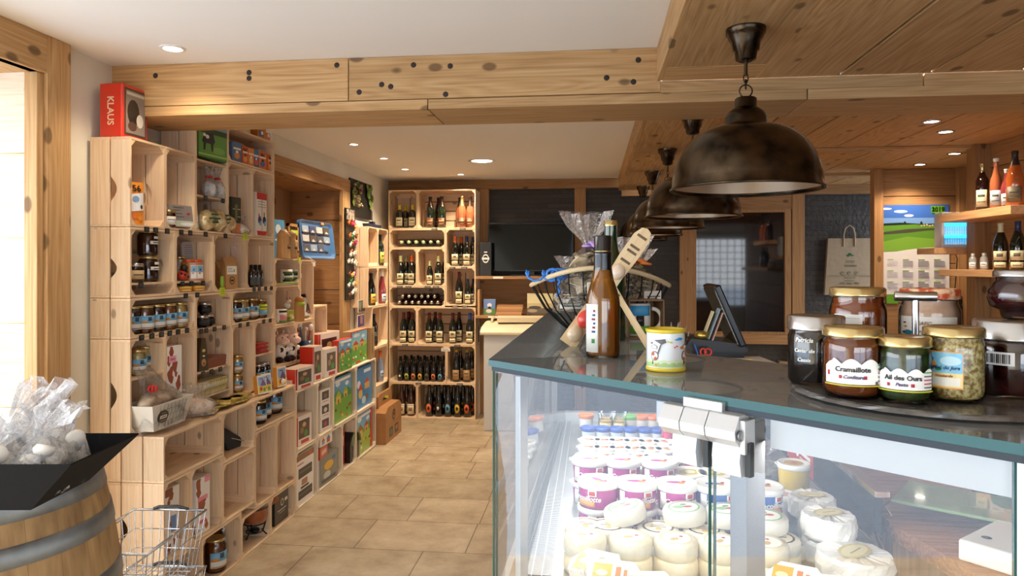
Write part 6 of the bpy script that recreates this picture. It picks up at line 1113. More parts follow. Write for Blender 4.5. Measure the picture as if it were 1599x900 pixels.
tub('py', .04, .07, 'd9b83c', 'f0eee6', [('c9a02c', disc(.5, .5, .42)), ('d86a3a', disc(.5, .5, .15))]).put((px_at(1240, 1.86), 1.86, DZ+.03), -pi/2, 'yellow flowered pot in front of the black panel', 'loose pots'); tub('px', .036, .03, 'e9e4e2', 'f2f0ec', [('c0a060', disc(.5, .5, .4))]).put((px_at(1242, 1.86), 1.86, DZ), -pi/2, 'white pot under the yellow flowered pot', 'loose pots')
C2.put((px_at(1228, 1.52), 1.52, DZ), 0, 'small orange cheese at the right beside the ringed pile', 'ring labelled cheeses')
blob_bag('salad_bag', 'clear bag of white and red packets behind the blue tub', 'bag', .12, .08, .10, noisy('8a8d80', 'e8e6e0', 20), (px_at(1195, 2.05), 2.05, DZ+.0), 0, None, None, seed=14, flare=.4)
for i, (px, Y) in enumerate(((935, 1.30), (962, 1.26), (1015, 1.22), (1045, 1.20), (1085, 1.17), (1125, 1.12), (1245, 1.28), (1310, 1.24))):
    t = thing('cheese_pack', 'orange and white wedge pack, %s from the left in the front row' % ORD[i], 'cheese pack', (px_at(px, Y), Y, DZ+.03), -.4+.25*(i % 3), 'orange and white wedge packs'); t.rotation_euler.x = .3
    mb = MB(); mb.prism([(-.045, -.03), (.045, -.03), (.05, .0), (.03, .035), (-.03, .035), (-.05, .0)], 2, 0, .028); mb.build('wedge_body', M('f3efe6', .4, 0, .3), t, bevel=.004); art('pack_print', t, lambda u, v, a: Vector((u, v, .028+a)), .08, .06, [('e8962c', rect(0, .42, .1, .9)), ('f3d9a0', disc(.2, .5, .13)), ('c8602c', rect(.5, .62, .2, .8)), ('c8602c', rect(.68, .76, .3, .7))])
blob_bag('film_pack', 'clear film wrapped pack lying at the front left of the cheeses', 'pack', .10, .08, .06, M('f0ece4', .5), (px_at(925, 1.25), 1.27, DZ), .4, None, None, seed=22, flare=.3)
# ================================================================ ON THE GLASS TOP
ZG = 1.3705
t = thing('glass_bottle', 'clear bottle of amber brown liquid with long black capsule', 'bottle', (.021, 1.396, ZG), -1.3)
pr = [(.030, .0), (.0330, .004), (.0335, .012), (.0335, .105), (.032, .118), (.026, .138), (.021, .153), (.0178, .175), (.0168, .2)]
MB().lathe([(r_*.93, z+.005) for r_, z in pr[:-1]], 36).build('liquid', M('cf8428', .0, 0, .6, .6, .5, 0, 1.33), t); MB().lathe(pr, 40).build('bottle_glass', clear((1, .97, .92), 0, .07), t)
MB().lathe([(.0178, .160), (.0178, .198), (.0182, .200), (.0182, .204), (.0172, .206), (.0172, .236), (.0165, .2385), (.001, .2385)], 32).build('capsule', M('141416', .2, 0, .7), t); MB().lathe([(.0182, .1605), (.0184, .1615), (.0182, .163)], 32, caps=False).lathe([(.0176, .207), (.0177, .2076), (.0175, .2082)], 32, caps=False).build('gold_band', GOLD, t)
mb = MB(); mb.arc(.0338, .012, .105, -1.5, -.55, 12, mi=0); mb.arc(.0345, .03, .038, -.95, -.75, 4, mi=1)
for k in range(6): mb.arc(.0345, .05+k*.008, .054+k*.008, -.95+.05*(k % 3), -.72, 4, mi=2+(k % 2))
mb.build('label', [PAPER, M('3f8f4a', .5), M('3c5a94', .5), M('8a3a4a', .5)], t)
t = thing('green_bottle', 'green glass bottle with gold top hidden behind the amber bottle', 'bottle', (.045, 1.72, ZG), 0)
MB().lathe([(.034, 0), (.036, .004), (.036, .16), (.03, .19), (.018, .22), (.0155, .24), (.0155, .285)], 28).build('bottle_glass', M('16321c', .05, 0, 1), t); MB().lathe([(.0165, .275), (.0165, .288), (.001, .29)], 20).build('cap', GOLD, t)
t = thing('cow_tin', 'white tin pot with cartoon calves and yellow rims', 'tin', (.126, 1.237, ZG), -1.45)
MB().lathe([(.0325, .004), (.0325, .066)], 40).build('tin_body', M('e9eef0', .25, 0, .5), t, label='white printed wall'); MB().lathe([(.032, 0), (.034, .001), (.034, .006), (.0325, .0065)], 40).build('base_rim', M('e0c832', .3, 0, .5), t); MB().lathe([(.0328, .065), (.0342, .066), (.0342, .0705), (.031, .0715), (.029, .068), (.001, .068)], 40).build('lid', M('dcc22c', .3, 0, .5), t)
TF = lambda u, v, a: Vector(((.0328+a)*cos(u/.0328), (.0328+a)*sin(u/.0328), .035+v))
def calf(cx, f): return [('5a5452', disc(cx, .62, .068, .9)), ('5a5452', disc(cx+.01*f, .36, .073, 1.9)), ('efeae2', disc(cx, .62, .055, .9)), ('efeae2', disc(cx+.01*f, .36, .06, 1.9)), ('b4522e', disc(cx-.02*f, .42, .034, 1.8)), ('b4522e', disc(cx+.03*f, .28, .032, 1.8)), ('6a6462', disc(cx-.05*f, .73, .02, 1.4)), ('e8b8ac', disc(cx+.03*f, .57, .03, .8)), ('3a3432', disc(cx+.01*f, .68, .008)), ('d87a3c', disc(cx+.04*f, .10, .025, .9)), ('3a3432', rect(cx-.03, cx-.02, .12, .22))]
sh = [('b4d488', [(k/24, .04+.0) for k in range(25)]+[(1-k/24, .16+.04*sin(k*1.9)) for k in range(25)]), ('dbe9c0', [(k/24, .17) for k in range(25)]+[(1-k/24, .24+.02*sin(k*2.3)) for k in range(25)])]+calf(.22, 1)+calf(.82, -1)+[('5c5c60', [(.23, .82), (.42, .86), (.44, .76), (.36, .70), (.30, .76)]), ('5c5c60', [(.34, .70), (.355, .70), (.30, .42), (.285, .42)]), ('3f9ad8', disc(.68, .86, .05, .8)), ('3f9ad8', disc(.62, .84, .03, .8)), ('d8cc5a', disc(.47, .78, .022, 1.2)), ('d8cc5a', disc(.52, .76, .022, 1.2)), ('d85a54', disc(.58, .62, .016, 1.2)), ('d85a54', disc(.62, .65, .016, 1.2)), ('b4522e', disc(.73, .60, .03, 1.2)), ('d8b83c', disc(.73, .60, .014, 1.2))]
art('calf_print', t, TF, .098, .058, sh, strips=16)
# wire basket of dried mushrooms
bx, by = .02, 1.93
t = thing('wire_bowl', 'black wire bowl with a pale wooden rim holding dried mushrooms', 'basket', (bx, by, ZG), .5)
RR, HR = .185, .15
mb = MB(); mb.tube([(RR*cos(a), RR*sin(a), HR+.024*cos(2*(a+.5-pi/2))) for a in [k*pi/24 for k in range(48)]], .0062, 8, closed=True); mb.build('rim', M('cdb792', .5), t)
mb = MB()
for k in range(30):
    a = k*2*pi/30; mb.tube([(RR*cos(a), RR*sin(a), HR+.024*cos(2*(a+.5-pi/2))), (RR*.96*cos(a), RR*.96*sin(a), HR*.75), (RR*.8*cos(a), RR*.8*sin(a), HR*.42), (RR*.55*cos(a), RR*.55*sin(a), HR*.12), (RR*.42*cos(a), RR*.42*sin(a), .004)], .0019, 6)
mb.tube([(RR*.42*cos(a), RR*.42*sin(a), .004) for a in [k*pi/12 for k in range(24)]], .0025, 6, closed=True); mb.build('wires', M('131313', .4, .5), t)
def mushroom_bag(label, loc, rz, w_, h, tie, seed, tilt=0, tag_=True):
    t = thing('mushroom_bag', label, 'bag', loc, rz, 'clear bags of dried mushrooms'); r = random.Random(seed); mb = MB(); mb2 = MB()
    for k in range(120):
        ph, q = r.uniform(0, 2*pi), r.uniform(.1, 1)**.5; zz = r.uniform(0, h*.5); rad = w_*.42*q*(1-.5*(zz/(h*.5))**2)
        M_ = Matrix.Translation((rad*cos(ph), rad*sin(ph)*.8, zz+.01)) @ Matrix.Rotation(r.uniform(0, 6), 4, 'Z') @ Matrix.Rotation(r.uniform(-1, 1), 4, 'X'); g = (mb, mb2)[k % 2]; g.T = M_
        s = r.uniform(.013, .030); n = 7; g.prism([(s*cos(a)*r.uniform(.6, 1.1), s*sin(a)*r.uniform(.4, 1)) for a in [j*2*pi/n for j in range(n)]], 2, -.0015, .0015)
    o1 = mb.build('mushroom_slices', noisy('5a4936', 'a08a6a', 60, .8), t); o1['kind'] = 'stuff'; o2 = mb2.build('mushroom_slices', noisy('c0a67e', 'eadcc0', 50, .8), t, label='pale mushroom slices'); o2['kind'] = 'stuff'
    zn = h*.62; seg = 22; prof = [(.40, 0), (.5, .04*h), (.5, h*.2), (.42, h*.4), (.22, h*.54), (.07, zn), (.12, h*.68), (.30, h*.82), (.42, h*.97)]; vs = []; fs = []
    for i, (q, z) in enumerate(prof):
        for k in range(seg):
            a = 2*pi*k/seg; j = 1+r.uniform(-.05, .05)+(.22 if i >= 6 else .05)*(1 if k % 2 else -1); vs.append((q*w_*j*cos(a)+(.10*w_ if i >= 7 else 0), q*w_*.85*j*sin(a), z+(r.uniform(-.02, .02)*h if i >= 7 else 0)))
    for i in range(len(prof)-1):
        for k in range(seg): k2 = (k+1) % seg; fs.append((i*seg+k, i*seg+k2, (i+1)*seg+k2, (i+1)*seg+k))
    mb = MB(); mb.add(vs, fs, 0, False); mb.build('cellophane', film(.04, .8, 60, .05), t)
    if tie:
        mb = MB(); mb.tube([(w_*.08*cos(a), w_*.08*sin(a), zn) for a in [k*pi/6 for k in range(12)]], .004, 6, closed=True)
        for q in range(4): mb.tube([(-.012+.014*cos(a)-.010*q, -.01+.012*sin(a), zn+.003+.006*sin(a*.5+q)) for a in [k*pi/5 for k in range(10)]], .0035, 5, closed=True)
        mb.build('ribbon', M(tie, .35, 0, .3), t)
    if tag_: mb = MB(); mb.box(-w_*.52, -w_*.50, -.03, .03, h*.1, h*.26); mb.box(-w_*.525, -w_*.52, -.026, .022, h*.13, h*.15, 1); mb.box(-w_*.525, -w_*.52, -.026, .022, h*.18, h*.195, 1); mb.build('paper_label', [PAPER, M('6a6660', .6)], t)
    t.rotation_euler.x = tilt; return t
mushroom_bag('tall bag of dried mushrooms with lilac ribbon in the wire bowl', (-.01, 1.83, ZG+.072), 1.9, .165, .255, 'b08acb', 3)
mushroom_bag('bag of dried mushrooms low at the left of the wire bowl', (-.05, 1.93, ZG+.05), 1.5, .13, .16, None, 5)
mushroom_bag('bag of dried mushrooms at the right of the wire bowl', (.105, 1.91, ZG+.062), 2.3, .15, .20, 'd8732c', 8)
mushroom_bag('bag of pale slices leaning at the far right of the bowl', (.12, 1.985, ZG+.07), 1.2, .13, .16, '8aa040', 11)
mushroom_bag('darker bag of dried mushrooms low in the middle of the bowl', (.02, 1.925, ZG+.022), .6, .12, .16, None, 17, 0, False)
t = thing('blue_ribbon', 'curled bright blue ribbon hanging over the rim of the bowl', 'ribbon', (-.12, 1.80, ZG+.15), 0); mb = MB()
mb.tube([(-.055+.012*cos(k*.9)+k*.006, .0, .004+.014*sin(k*.9)) for k in range(16)], .0032, 6); 
for q in range(3): mb.tube([(.02+.012*q+.015*cos(a), 0.004*q, .008+.012*sin(a)) for a in [k*pi/6 for k in range(12)]], .004, 6, closed=True)
mb.tube([(.035+.004*sin(k), .0, -.005-.004*k) for k in range(12)], .0035, 6); mb.build('ribbon_curls', M('2a78d0', .3, 0, .4), t)
# wooden paddle boards with wax cheeses
BW = wood(2, 'd0b080', 'dfc498', 'ead4ae', .5, 1, .1)
def paddle(label, p0, p1, w_, items=()):
    p0, p1 = Vector(p0), Vector(p1); L = (p1-p0).length; t = thing('wooden_paddle', label, 'wooden paddle', p0, 0, 'wooden paddles crossed beside the bottle'); d = p1-p0; t.rotation_euler = (atan2(-d.y, math.hypot(d.x, d.z)), atan2(d.x, d.z), 0)
    poly = [(-w_/2, 0), (w_/2, 0), (w_*.42, L*.6), (w_/2, L*.75), (w_/2, L*.92), (w_*.3, L*.985), (0, L), (-w_*.3, L*.985), (-w_/2, L*.92), (-w_/2, L*.75), (-w_*.42, L*.6)]
    MB().prism([(u, v) for u, v in poly], 1, -.004, .004).build('board', BW, t, bevel=.0015)
    for f in (.93, .84, .80, .72): MB().box(-w_*.3, w_*.3, -.0048, -.0042, L*f-.004, L*f+.002).build('burnt_lettering', M('6a543a', .6), t)
    for u, f, r_, c_, nm in items: MB().ball((u, -.012, L*f), r_, 0, 14, 9, (1, .8, 1.15)).build(nm, M(c_, .3, 0, .6), t)
    return t
paddle('long pale wooden paddle leaning up to the right behind the bottle', (-.055, 1.575, ZG+.004), (.125, 1.62, ZG+.262), .040, ((.0, .09, .017, 'dcc4a4', 'wax_ball'), (.002, .22, .019, 'd8382a', 'wax_ball'), (.0, .62, .016, 'e0c8b0', 'wax_ball'), (.004, .33, .014, '1f2022', 'wax_ball'), (-.002, .43, .012, '2f9a4a', 'wax_ball')))
paddle('narrow wooden paddle leg sloping down to the right', (.122, 1.545, ZG+.004), (.035, 1.66, ZG+.15), .016)
t = thing('mug_box', 'open kraft box with a cow patterned mug inside', 'boxed mug', (.125, 1.80, ZG), -1.35); mb = MB()
mb.box(-.04, .04, -.045, .045, 0, .003); mb.box(-.04, -.037, -.045, .045, 0, .095); mb.box(-.04, .04, -.045, -.042, 0, .095); mb.box(-.04, .04, .042, .045, 0, .095); mb.box(-.04, .04, -.045, .045, .092, .095); mb.build('box_shell', M('8a6a4a', .7), t)
MB().lathe([(.028, .004), (.031, .006), (.031, .085), (.029, .085)], 24, (0, -.01, 0)).build('mug_body', M('eceae6', .25, 0, .6), t); MB().tube([(.012, .022+.024*sin(a), .046+.026*cos(a)) for a in [k*pi/10 for k in range(11)]], .005, 8).build('mug_handle', M('f0ece2', .25, 0, .6), t)
mb = MB(); mb.arc(.0313, .055, .08, -1.2, .8, 8, (0, -.01, 0), 0); mb.arc(.0313, .01, .03, -1.2, .8, 8, (0, -.01, 0), 1); mb.arc(.0318, .03, .055, -.4, .2, 4, (0, -.01, 0), 2); mb.build('mug_print', [M('4aa0d8', .3), M('6ab04a', .3), M('2a2624', .3)], t)
# slate board and jars
SX, SY = .462, 1.03
t = thing('slate_tray', 'round dark slate tray with a steel T shaped handle', 'tray', (SX, SY, ZG+.0005), 0); r = random.Random(2)
mb = MB(); seg = 72; ro = [.178*(1+r.uniform(-.008, .008)) for _ in range(seg)]; vs = []; fs = []
for (k_, z) in ((.955, 0), (1.0, .003), (.99, .007), (.965, .0085)):
    for k in range(seg): a = 2*pi*k/seg; q_ = ro[k]*k_*(1+r.uniform(-.006, .006)); vs.append((q_*cos(a), q_*sin(a), z))
for i in range(3): fs += [(i*seg+k, i*seg+(k+1) % seg, (i+1)*seg+(k+1) % seg, (i+1)*seg+k) for k in range(seg)]
mb.add(vs, fs, 0, False); mb.add(vs[-seg:], [tuple(range(seg))], 0); mb.add(vs[:seg], [tuple(range(seg))[::-1]], 0); mb.build('slate_disc', noisy('45423f', '716c68', 30, .22, 6, bump=.003, coat=.5), t)
hp = at_y(1430, 465, 1.04); MB().lathe([(.0045, 0), (.0045, .13)], 18, (hp.x-SX, .01, .008)).build('handle_stem', STEEL, t); mb = MB(); mb.T = Matrix.Translation((hp.x-SX, .01, .136)) @ Matrix.Rotation(-.25, 4, 'Z') @ Matrix.Rotation(pi/2, 4, 'Y'); mb.lathe([(.0062, -.026), (.0068, -.025), (.0068, .025), (.0062, .026)], 20); mb.build('handle_bar', STEEL, t)
ZS = ZG+.0095; CR = 'preserve jars on the slate tray'
def hero(label, loc, rz, r, h, cont, lid, lidh=.013, shape=0, glass=True):
    t = thing('preserve_jar', label, 'jar', loc, rz, CR)
    if shape == 0: pr = [(r*.80, 0), (r*.93, .003), (r, .010), (r, h*.70), (r*.985, h*.76), (r*.93, h*.81), (r*.89, h*.84), (r*.89, h-lidh*.8)]
    elif shape == 1: pr = [(r*.9, 0), (r, .005), (r, h*.70), (r*.95, h*.74), (r*.93, h-lidh*.8)]
    else: pr = [(r*.55, 0), (r*.62, .004), (r*.66, .012), (r*.92, h*.25), (r, h*.42), (r*.97, h*.58), (r*.84, h*.72), (r*.76, h*.78), (r*.76, h-lidh*.8)]
    MB().lathe([(q_*.94, z*.93+.004) for q_, z in pr], 44).build('contents', cont, t); MB().lathe(pr, 48, caps=True).build('jar_glass', clear((1, 1, 1), 0, .06), t)
    lr = max(pr[-1][0]+.003, r*.93 if shape != 2 else r*.80); MB().lathe([(lr*.98, h-lidh), (lr+.0012, h-lidh+.0012), (lr+.0005, h-lidh+.003), (lr+.0005, h-.0025), (lr-.0015, h-.0003), (lr-.004, h), (lr-.006, h-.0012), (.001, h-.0012)], 48).build('lid', lid, t); return t
def cloud(t, r, z0, z1, a0, a1, c_='f6f3ec'):
    F_ = lambda u, v, a: Vector(((r+.0008+a)*cos(u), (r+.0008+a)*sin(u), v)); mb = MB(); n = 40; vs = []; fs = []
    for k in range(n+1):
        a = a0+(a1-a0)*k/n; top = z1-(z1-z0)*.22*(1-abs(sin((a-a0)*5.2)))-(.10*(z1-z0) if a < a0+.3 else 0); vs += [F_(a, z0, 0), F_(a, top, 0)]
    fs = [(2*k, 2*k+2, 2*k+3, 2*k+1) for k in range(n)]; mb.add(vs, fs, 0, True); return mb.build('label', M(c_, .5, 0, .2), t)
JAM = M('8a4416', .08, 0, .5, .35)
vd = lambda x, y: atan2(-y, -x)   # angle from a jar towards the eye
x, y = .339, .966; t = hero('short amber jam jar with cloud edged white label and gold lid', (x, y, ZS), vd(x, y), .0376, .091, JAM, GOLD)
lb_ = cloud(t, .0376, .020, .052, -.95, 1.25); writing('Cramaillote', .0088, M('2c2a30', .5), lb_, round_fn(.0388, .0, .0385)); writing('Confiture', .0062, M('4a3a6a', .5), lb_, round_fn(.0388, .02, .029), shear=.3)
mb = MB(); mb.arc(.0392, .0175, .0192, -.95, 1.25, 16, mi=0); mb.arc(.0392, .027, .031, .33, .42, 3, mi=1); mb.arc(.0392, .027, .031, -.42, -.33, 3, mi=1); 
for k in range(5): mb.arc(.0392, .024+k*.005, .0255+k*.005, .82, 1.12, 4, mi=2 if k != 4 else 3)
mb.arc(.0392, .0205, .024, .72, .8, 2, mi=2); mb.arc(.0392, .030, .036, -.82, -.76, 2, mi=1); mb.build('label_marks', [M('c9b83a', .5), M('b83040', .5), M('5a5458', .5), M('3a9a4a', .5)], t)
x, y = .39, .935; t = hero('small dark green pesto jar with cloud edged white label', (x, y, ZS), vd(x, y), .0302, .082, noisy('15240e', '3c4f1c', 90, .3, 3, coat=.6), GOLD)
lb_ = cloud(t, .0302, .018, .044, -1.1, 1.2); writing('Ail des Ours', .0082, M('2c2a30', .5), lb_, round_fn(.0314, -.05, .0325)); writing('Pesto', .006, M('4a3a6a', .5), lb_, round_fn(.0314, -.1, .0245), shear=.3)
mb = MB(); mb.arc(.0318, .0155, .0172, -1.1, 1.2, 16, mi=0); mb.arc(.0318, .022, .026, .22, .34, 3, mi=1); mb.arc(.0318, .022, .026, -.62, -.52, 3, mi=1)
for k in range(5): mb.arc(.0318, .021+k*.0045, .0222+k*.0045, .72, 1.1, 4, mi=(2, 1, 1, 2, 3)[k])
mb.build('label_marks', [M('c9c83a', .5), M('b83040', .5), M('5a5458', .5), M('3a9a4a', .5)], t)
x, y = .456, .952; t = hero('grainy mustard jar with blue and orange landscape label', (x, y, ZS), vd(x, y), .0352, .093, noisy('8a6c2c', 'e4d290', 190, .5, 2, .38, .62, coat=.3), GOLD)
LF = lambda u, v, a: Vector(((.0357+a)*cos(u/.0357-.35), (.0357+a)*sin(u/.0357-.35), .041+v))
art('label', t, LF, .046, .046, [('e8a040', rect(0, 1, 0, 1)), ('7fc0dc', rect(.02, .98, .35, .97)), ('bfe0ea', disc(.7, .75, .25, .5)), ('f0d890', rect(.02, .98, .04, .42)), ('f0ead8', rect(.12, .92, .08, .30)), ('d8923a', disc(.22, .62, .14, 1)), ('2f4a66', disc(.2, .78, .09, .8)), ('3a8a4a', disc(.42, .52, .08, .6))], strips=12); writing('Miel du Jura', .0062, M('2b4f8a', .5), t, lambda u, v, a: LF(u+.004, v+.003, .0014), shear=.3); writing('moutarde', .0048, M('b04a2c', .5), t, lambda u, v, a: LF(u+.002, v-.007, .0014), shear=.3)
x, y = .324, 1.069; t = hero('black jar with handwritten white lettering and wide silver lid', (x, y, ZS), vd(x, y), .0385, .098, BLK, SILVER, .021, 1)
for s_, zc, sz in (('Patricia', .064, .0085), ('Caviar de', .049, .0075), ('Cassis', .036, .0075)): writing(s_, sz, M('efefe8', .5), t, round_fn(.0390, -.42, zc), shear=.2)
x, y = .405, 1.135; t = hero('tall jar of clear reddish honey with gold lid', (x, y, ZS), vd(x, y), .0405, .137, M('b0511a', .08, 0, .5, .45), GOLD, .014)
art('label', t, lambda u, v, a: Vector(((.0410+a)*cos(u/.041-.35), (.0410+a)*sin(u/.041-.35), .082+v)), .042, .03, [('f2efe8', rect(0, 1, 0, 1)), ('d0ccc4', rect(.1, .9, .8, .84))], strips=10)
x, y = .505, 1.125; t = hero('pale peach spread jar with orange patterned lid', (x, y, ZS), vd(x, y), .0415, .136, noisy('d8a684', 'ecc4a4', 30, .5, coat=.3), noisy('c8502a', 'f0c8a0', 60, .4, 2, .45, .55), .016)
LG = lambda u, v, a: Vector(((.0420+a)*cos(u/.042-.05), (.0420+a)*sin(u/.042-.05), .078+v)); art('label', t, LG, .085, .034, [('f3ede2', rect(0, 1, 0, 1)), ('2a2a2c', disc(.1, .72, .035, 1)), ('d88a2c', disc(.12, .55, .035, 1.2)), ('2f7f94', disc(.17, .3, .09, 1.2)), ('3a2a20', disc(.08, .3, .03, 1.5))], strips=14); writing('GAEC', .0075, M('a87a4a', .5), t, lambda u, v, a: LG(u-.006, v+.007, .002), shear=.3); writing('aux monts', .0062, M('a87a4a', .5), t, lambda u, v, a: LG(u+.002, v-.004, .002), shear=.3)
CHY = noisy('1c0508', '4a1016', 26, .12, 2, coat=.8)
x, y = .560, 1.005; t = hero('large jar of dark cherries with wide silver lid', (x, y, ZS), vd(x, y), .0500, .098, CHY, SILVER, .026, 1); LB = lambda u, v, a: Vector(((.0505+a)*cos(u/.0505-.45), (.0505+a)*sin(u/.0505-.45), .050+v))
art('barcode_label', t, LB, .042, .017, [('eeeef0', rect(0, 1, 0, 1))]+[('2a2a2e', rect(.08+k*.055, .08+k*.055+(.022, .012, .034)[k % 3], .15, .85)) for k in range(15)], strips=12)
x, y = .572, 1.01; t = hero('smaller round bellied jar of cherries stacked on the large one', (x, y, ZS+.0985), vd(x, y), .0415, .066, CHY, SILVER, .010, 2)
# ================================================================ BARREL AND WIRE BASKETS
BC_ = (-1.635, 1.70)
t = thing('wine_barrel', 'old oak wine barrel with galvanised steel hoops', 'barrel', (BC_[0], BC_[1], 0), 0)
def br_(z): return .355-.065*((z-.5)/.5)**2
m, n, l, b = nodes('oak_staves'); tc = n.new('ShaderNodeTexCoord'); sp = n.new('ShaderNodeSeparateXYZ'); l.new(tc.outputs['Object'], sp.inputs[0]); at = n.new('ShaderNodeMath'); at.operation = 'ARCTAN2'; l.new(sp.outputs[1], at.inputs[0]); l.new(sp.outputs[0], at.inputs[1])
st = math_(n, l, 'MULTIPLY', at.outputs[0], 26/(2*pi)); fr = math_(n, l, 'FRACT', st); gap = math_(n, l, 'LESS_THAN', fr, .012); wn = n.new('ShaderNodeTexWhiteNoise'); wn.noise_dimensions = '1D'; l.new(math_(n, l, 'FLOOR', st), wn.inputs['W'])
mp = n.new('ShaderNodeMapping'); mp.inputs['Scale'].default_value = (26, 26, 3.2); l.new(tc.outputs['Object'], mp.inputs[0]); no = n.new('ShaderNodeTexNoise'); no.inputs['Scale'].default_value = 1.2; no.inputs['Detail'].default_value = 6; l.new(mp.outputs[0], no.inputs['Vector'])
r = ramp(n, [(.3, '86643f'), (.55, 'a98658'), (.8, 'bf9c6c')]); l.new(no.outputs['Fac'], r.inputs[0]); hs = n.new('ShaderNodeHueSaturation'); l.new(r.outputs[0], hs.inputs['Color']); l.new(math_(n, l, 'ADD', math_(n, l, 'MULTIPLY', wn.outputs['Value'], .22), .85), hs.inputs['Value'])
mx = n.new('ShaderNodeMixRGB'); l.new(gap, mx.inputs[0]); l.new(hs.outputs[0], mx.inputs[1]); mx.inputs[2].default_value = srgb('6a4a2c'); l.new(mx.outputs[0], b.inputs['Base Color']); b.inputs['Roughness'].default_value = .55
MB().lathe([(br_(z), z) for z in [k*.05 for k in range(21)]]+[(br_(1)-.018, 1.0), (br_(.96)-.022, .965)], 72, caps=False).build('staves', m, t)
MB().lathe([(br_(.96)-.022, .955), (br_(.96)-.022, .968), (.001, .968)], 60).build('barrel_head', wood(0, '8c6436', 'a97c46', 'bb9058'), t)
HP = noisy('6e7376', 'a2a7aa', 8, .42, 6, .3, .7, metal=.8)
for z0, z1 in ((.935, .996), (.832, .882), (.68, .73), (.27, .32), (.12, .17), (.004, .065)): MB().lathe([(br_(z0)+.0008, z0), (br_(z0)+.003, z0+.001), (br_(z1)+.003, z1-.001), (br_(z1)+.0008, z1)], 72, caps=False).build('hoop', HP, t)
t = thing('display_box', 'black flared cardboard tray standing on the barrel', 'box', (-1.44, 1.545, 1.0), .12)
mb = MB(); a0, b0, a1, b1, hh = .17, .11, .28, .145, .11; v0 = [(-a0, -b0, 0), (a0, -b0, 0), (a0, b0, 0), (-a0, b0, 0), (-a1, -b1, hh), (a1, -b1, hh), (a1, b1, hh), (-a1, b1, hh)]
mb.add(v0, [(3, 2, 1, 0), (0, 1, 5, 4), (1, 2, 6, 5), (2, 3, 7, 6), (3, 0, 4, 7)]); mb.build('tray_shell', M('0b0b0d', .7, 0, 0, 0, .2), t, thick=.004)
WP = noisy('f3ece0', 'fdfaf5', 18, .5)
for i, (x, y, h, s, tie, lb) in enumerate(((-1.30, 1.54, .22, .9, None, 'clear bag of round white sweets at the right of the black tray'), (-1.41, 1.60, .25, .95, None, 'clear bag of white sweets second from the right in the tray'), (-1.38, 1.49, .18, .9, None, 'clear bag of white sweets at the front of the tray'), (-1.48, 1.50, .27, 1.0, None, 'clear bag of white sweets in the middle front of the tray'), (-1.52, 1.61, .28, 1.0, None, 'tall clear bag at the back of the tray'), (-1.585, 1.52, .22, .9, None, 'clear bag of white sweets at the left of the tray'), (-1.31, 1.63, .21, .8, None, 'clear bag with open top at the right back of the tray'))):
    t = thing('sweet_bag', lb, 'bag', (x, y, 1.006), i*.7, 'clear bags of white sweets in the black tray'); r = random.Random(40+i)
    mb = MB()
    for k in range(6): a = k*1.1+i; mb.T = Matrix.Translation((.036*s*cos(a), .034*s*sin(a), .05+.03*(k % 3))) @ Matrix.Rotation(r.uniform(0, 3), 4, 'Y') @ Matrix.Rotation(r.uniform(0, 3), 4, 'X'); mb.lathe([(.001, -.012), (.02, -.011), (.025, 0), (.02, .011), (.001, .012)], 14)
    mb.T = None; mb.build('white_sweets', WP, t)
    seg = 20; prof = [(.045, 0), (.062, .012), (.064, h*.3), (.050, h*.5), (.018, h*.62), (.022, h*.70), (.05, h*.86), (.055, h)]; vs = []; fs = []
    for j, (q_, z) in enumerate(prof):
        for k in range(seg): a = 2*pi*k/seg; f = 1+(.20 if j > 4 else .07)*(1 if k % 2 else -1)+r.uniform(-.07, .07); vs.append((q_*s*f*cos(a)+(.02*(j-4) if j > 5 else 0), q_*s*f*sin(a)*(.7 if j > 5 else 1), z+(r.uniform(-.02, .02) if j > 5 else 0)))
    for j in range(len(prof)-1):
        for k in range(seg): k2 = (k+1) % seg; fs.append((j*seg+k, j*seg+k2, (j+1)*seg+k2, (j+1)*seg+k))
    mb = MB(); mb.add(vs, fs, 0, False); mb.build('cellophane', film(.55, .5, 22, .2), t)
    MB().box(.055*s, .057*s, -.02, .02, .03, .06).build('sticker', M('1c1a1c', .4), t)
a_, b_, c_ = at_z(210, 796, .60), at_z(322, 797, .60), at_z(276, 898, .60)
ex = (b_-a_); W_ = ex.length; ex.normalize(); L_ = min(.42, (c_-b_).length); ctr = (a_+b_)/2; rzb = atan2(ex.y, ex.x)
WIRE = M('c9ccd0', .22, .9)
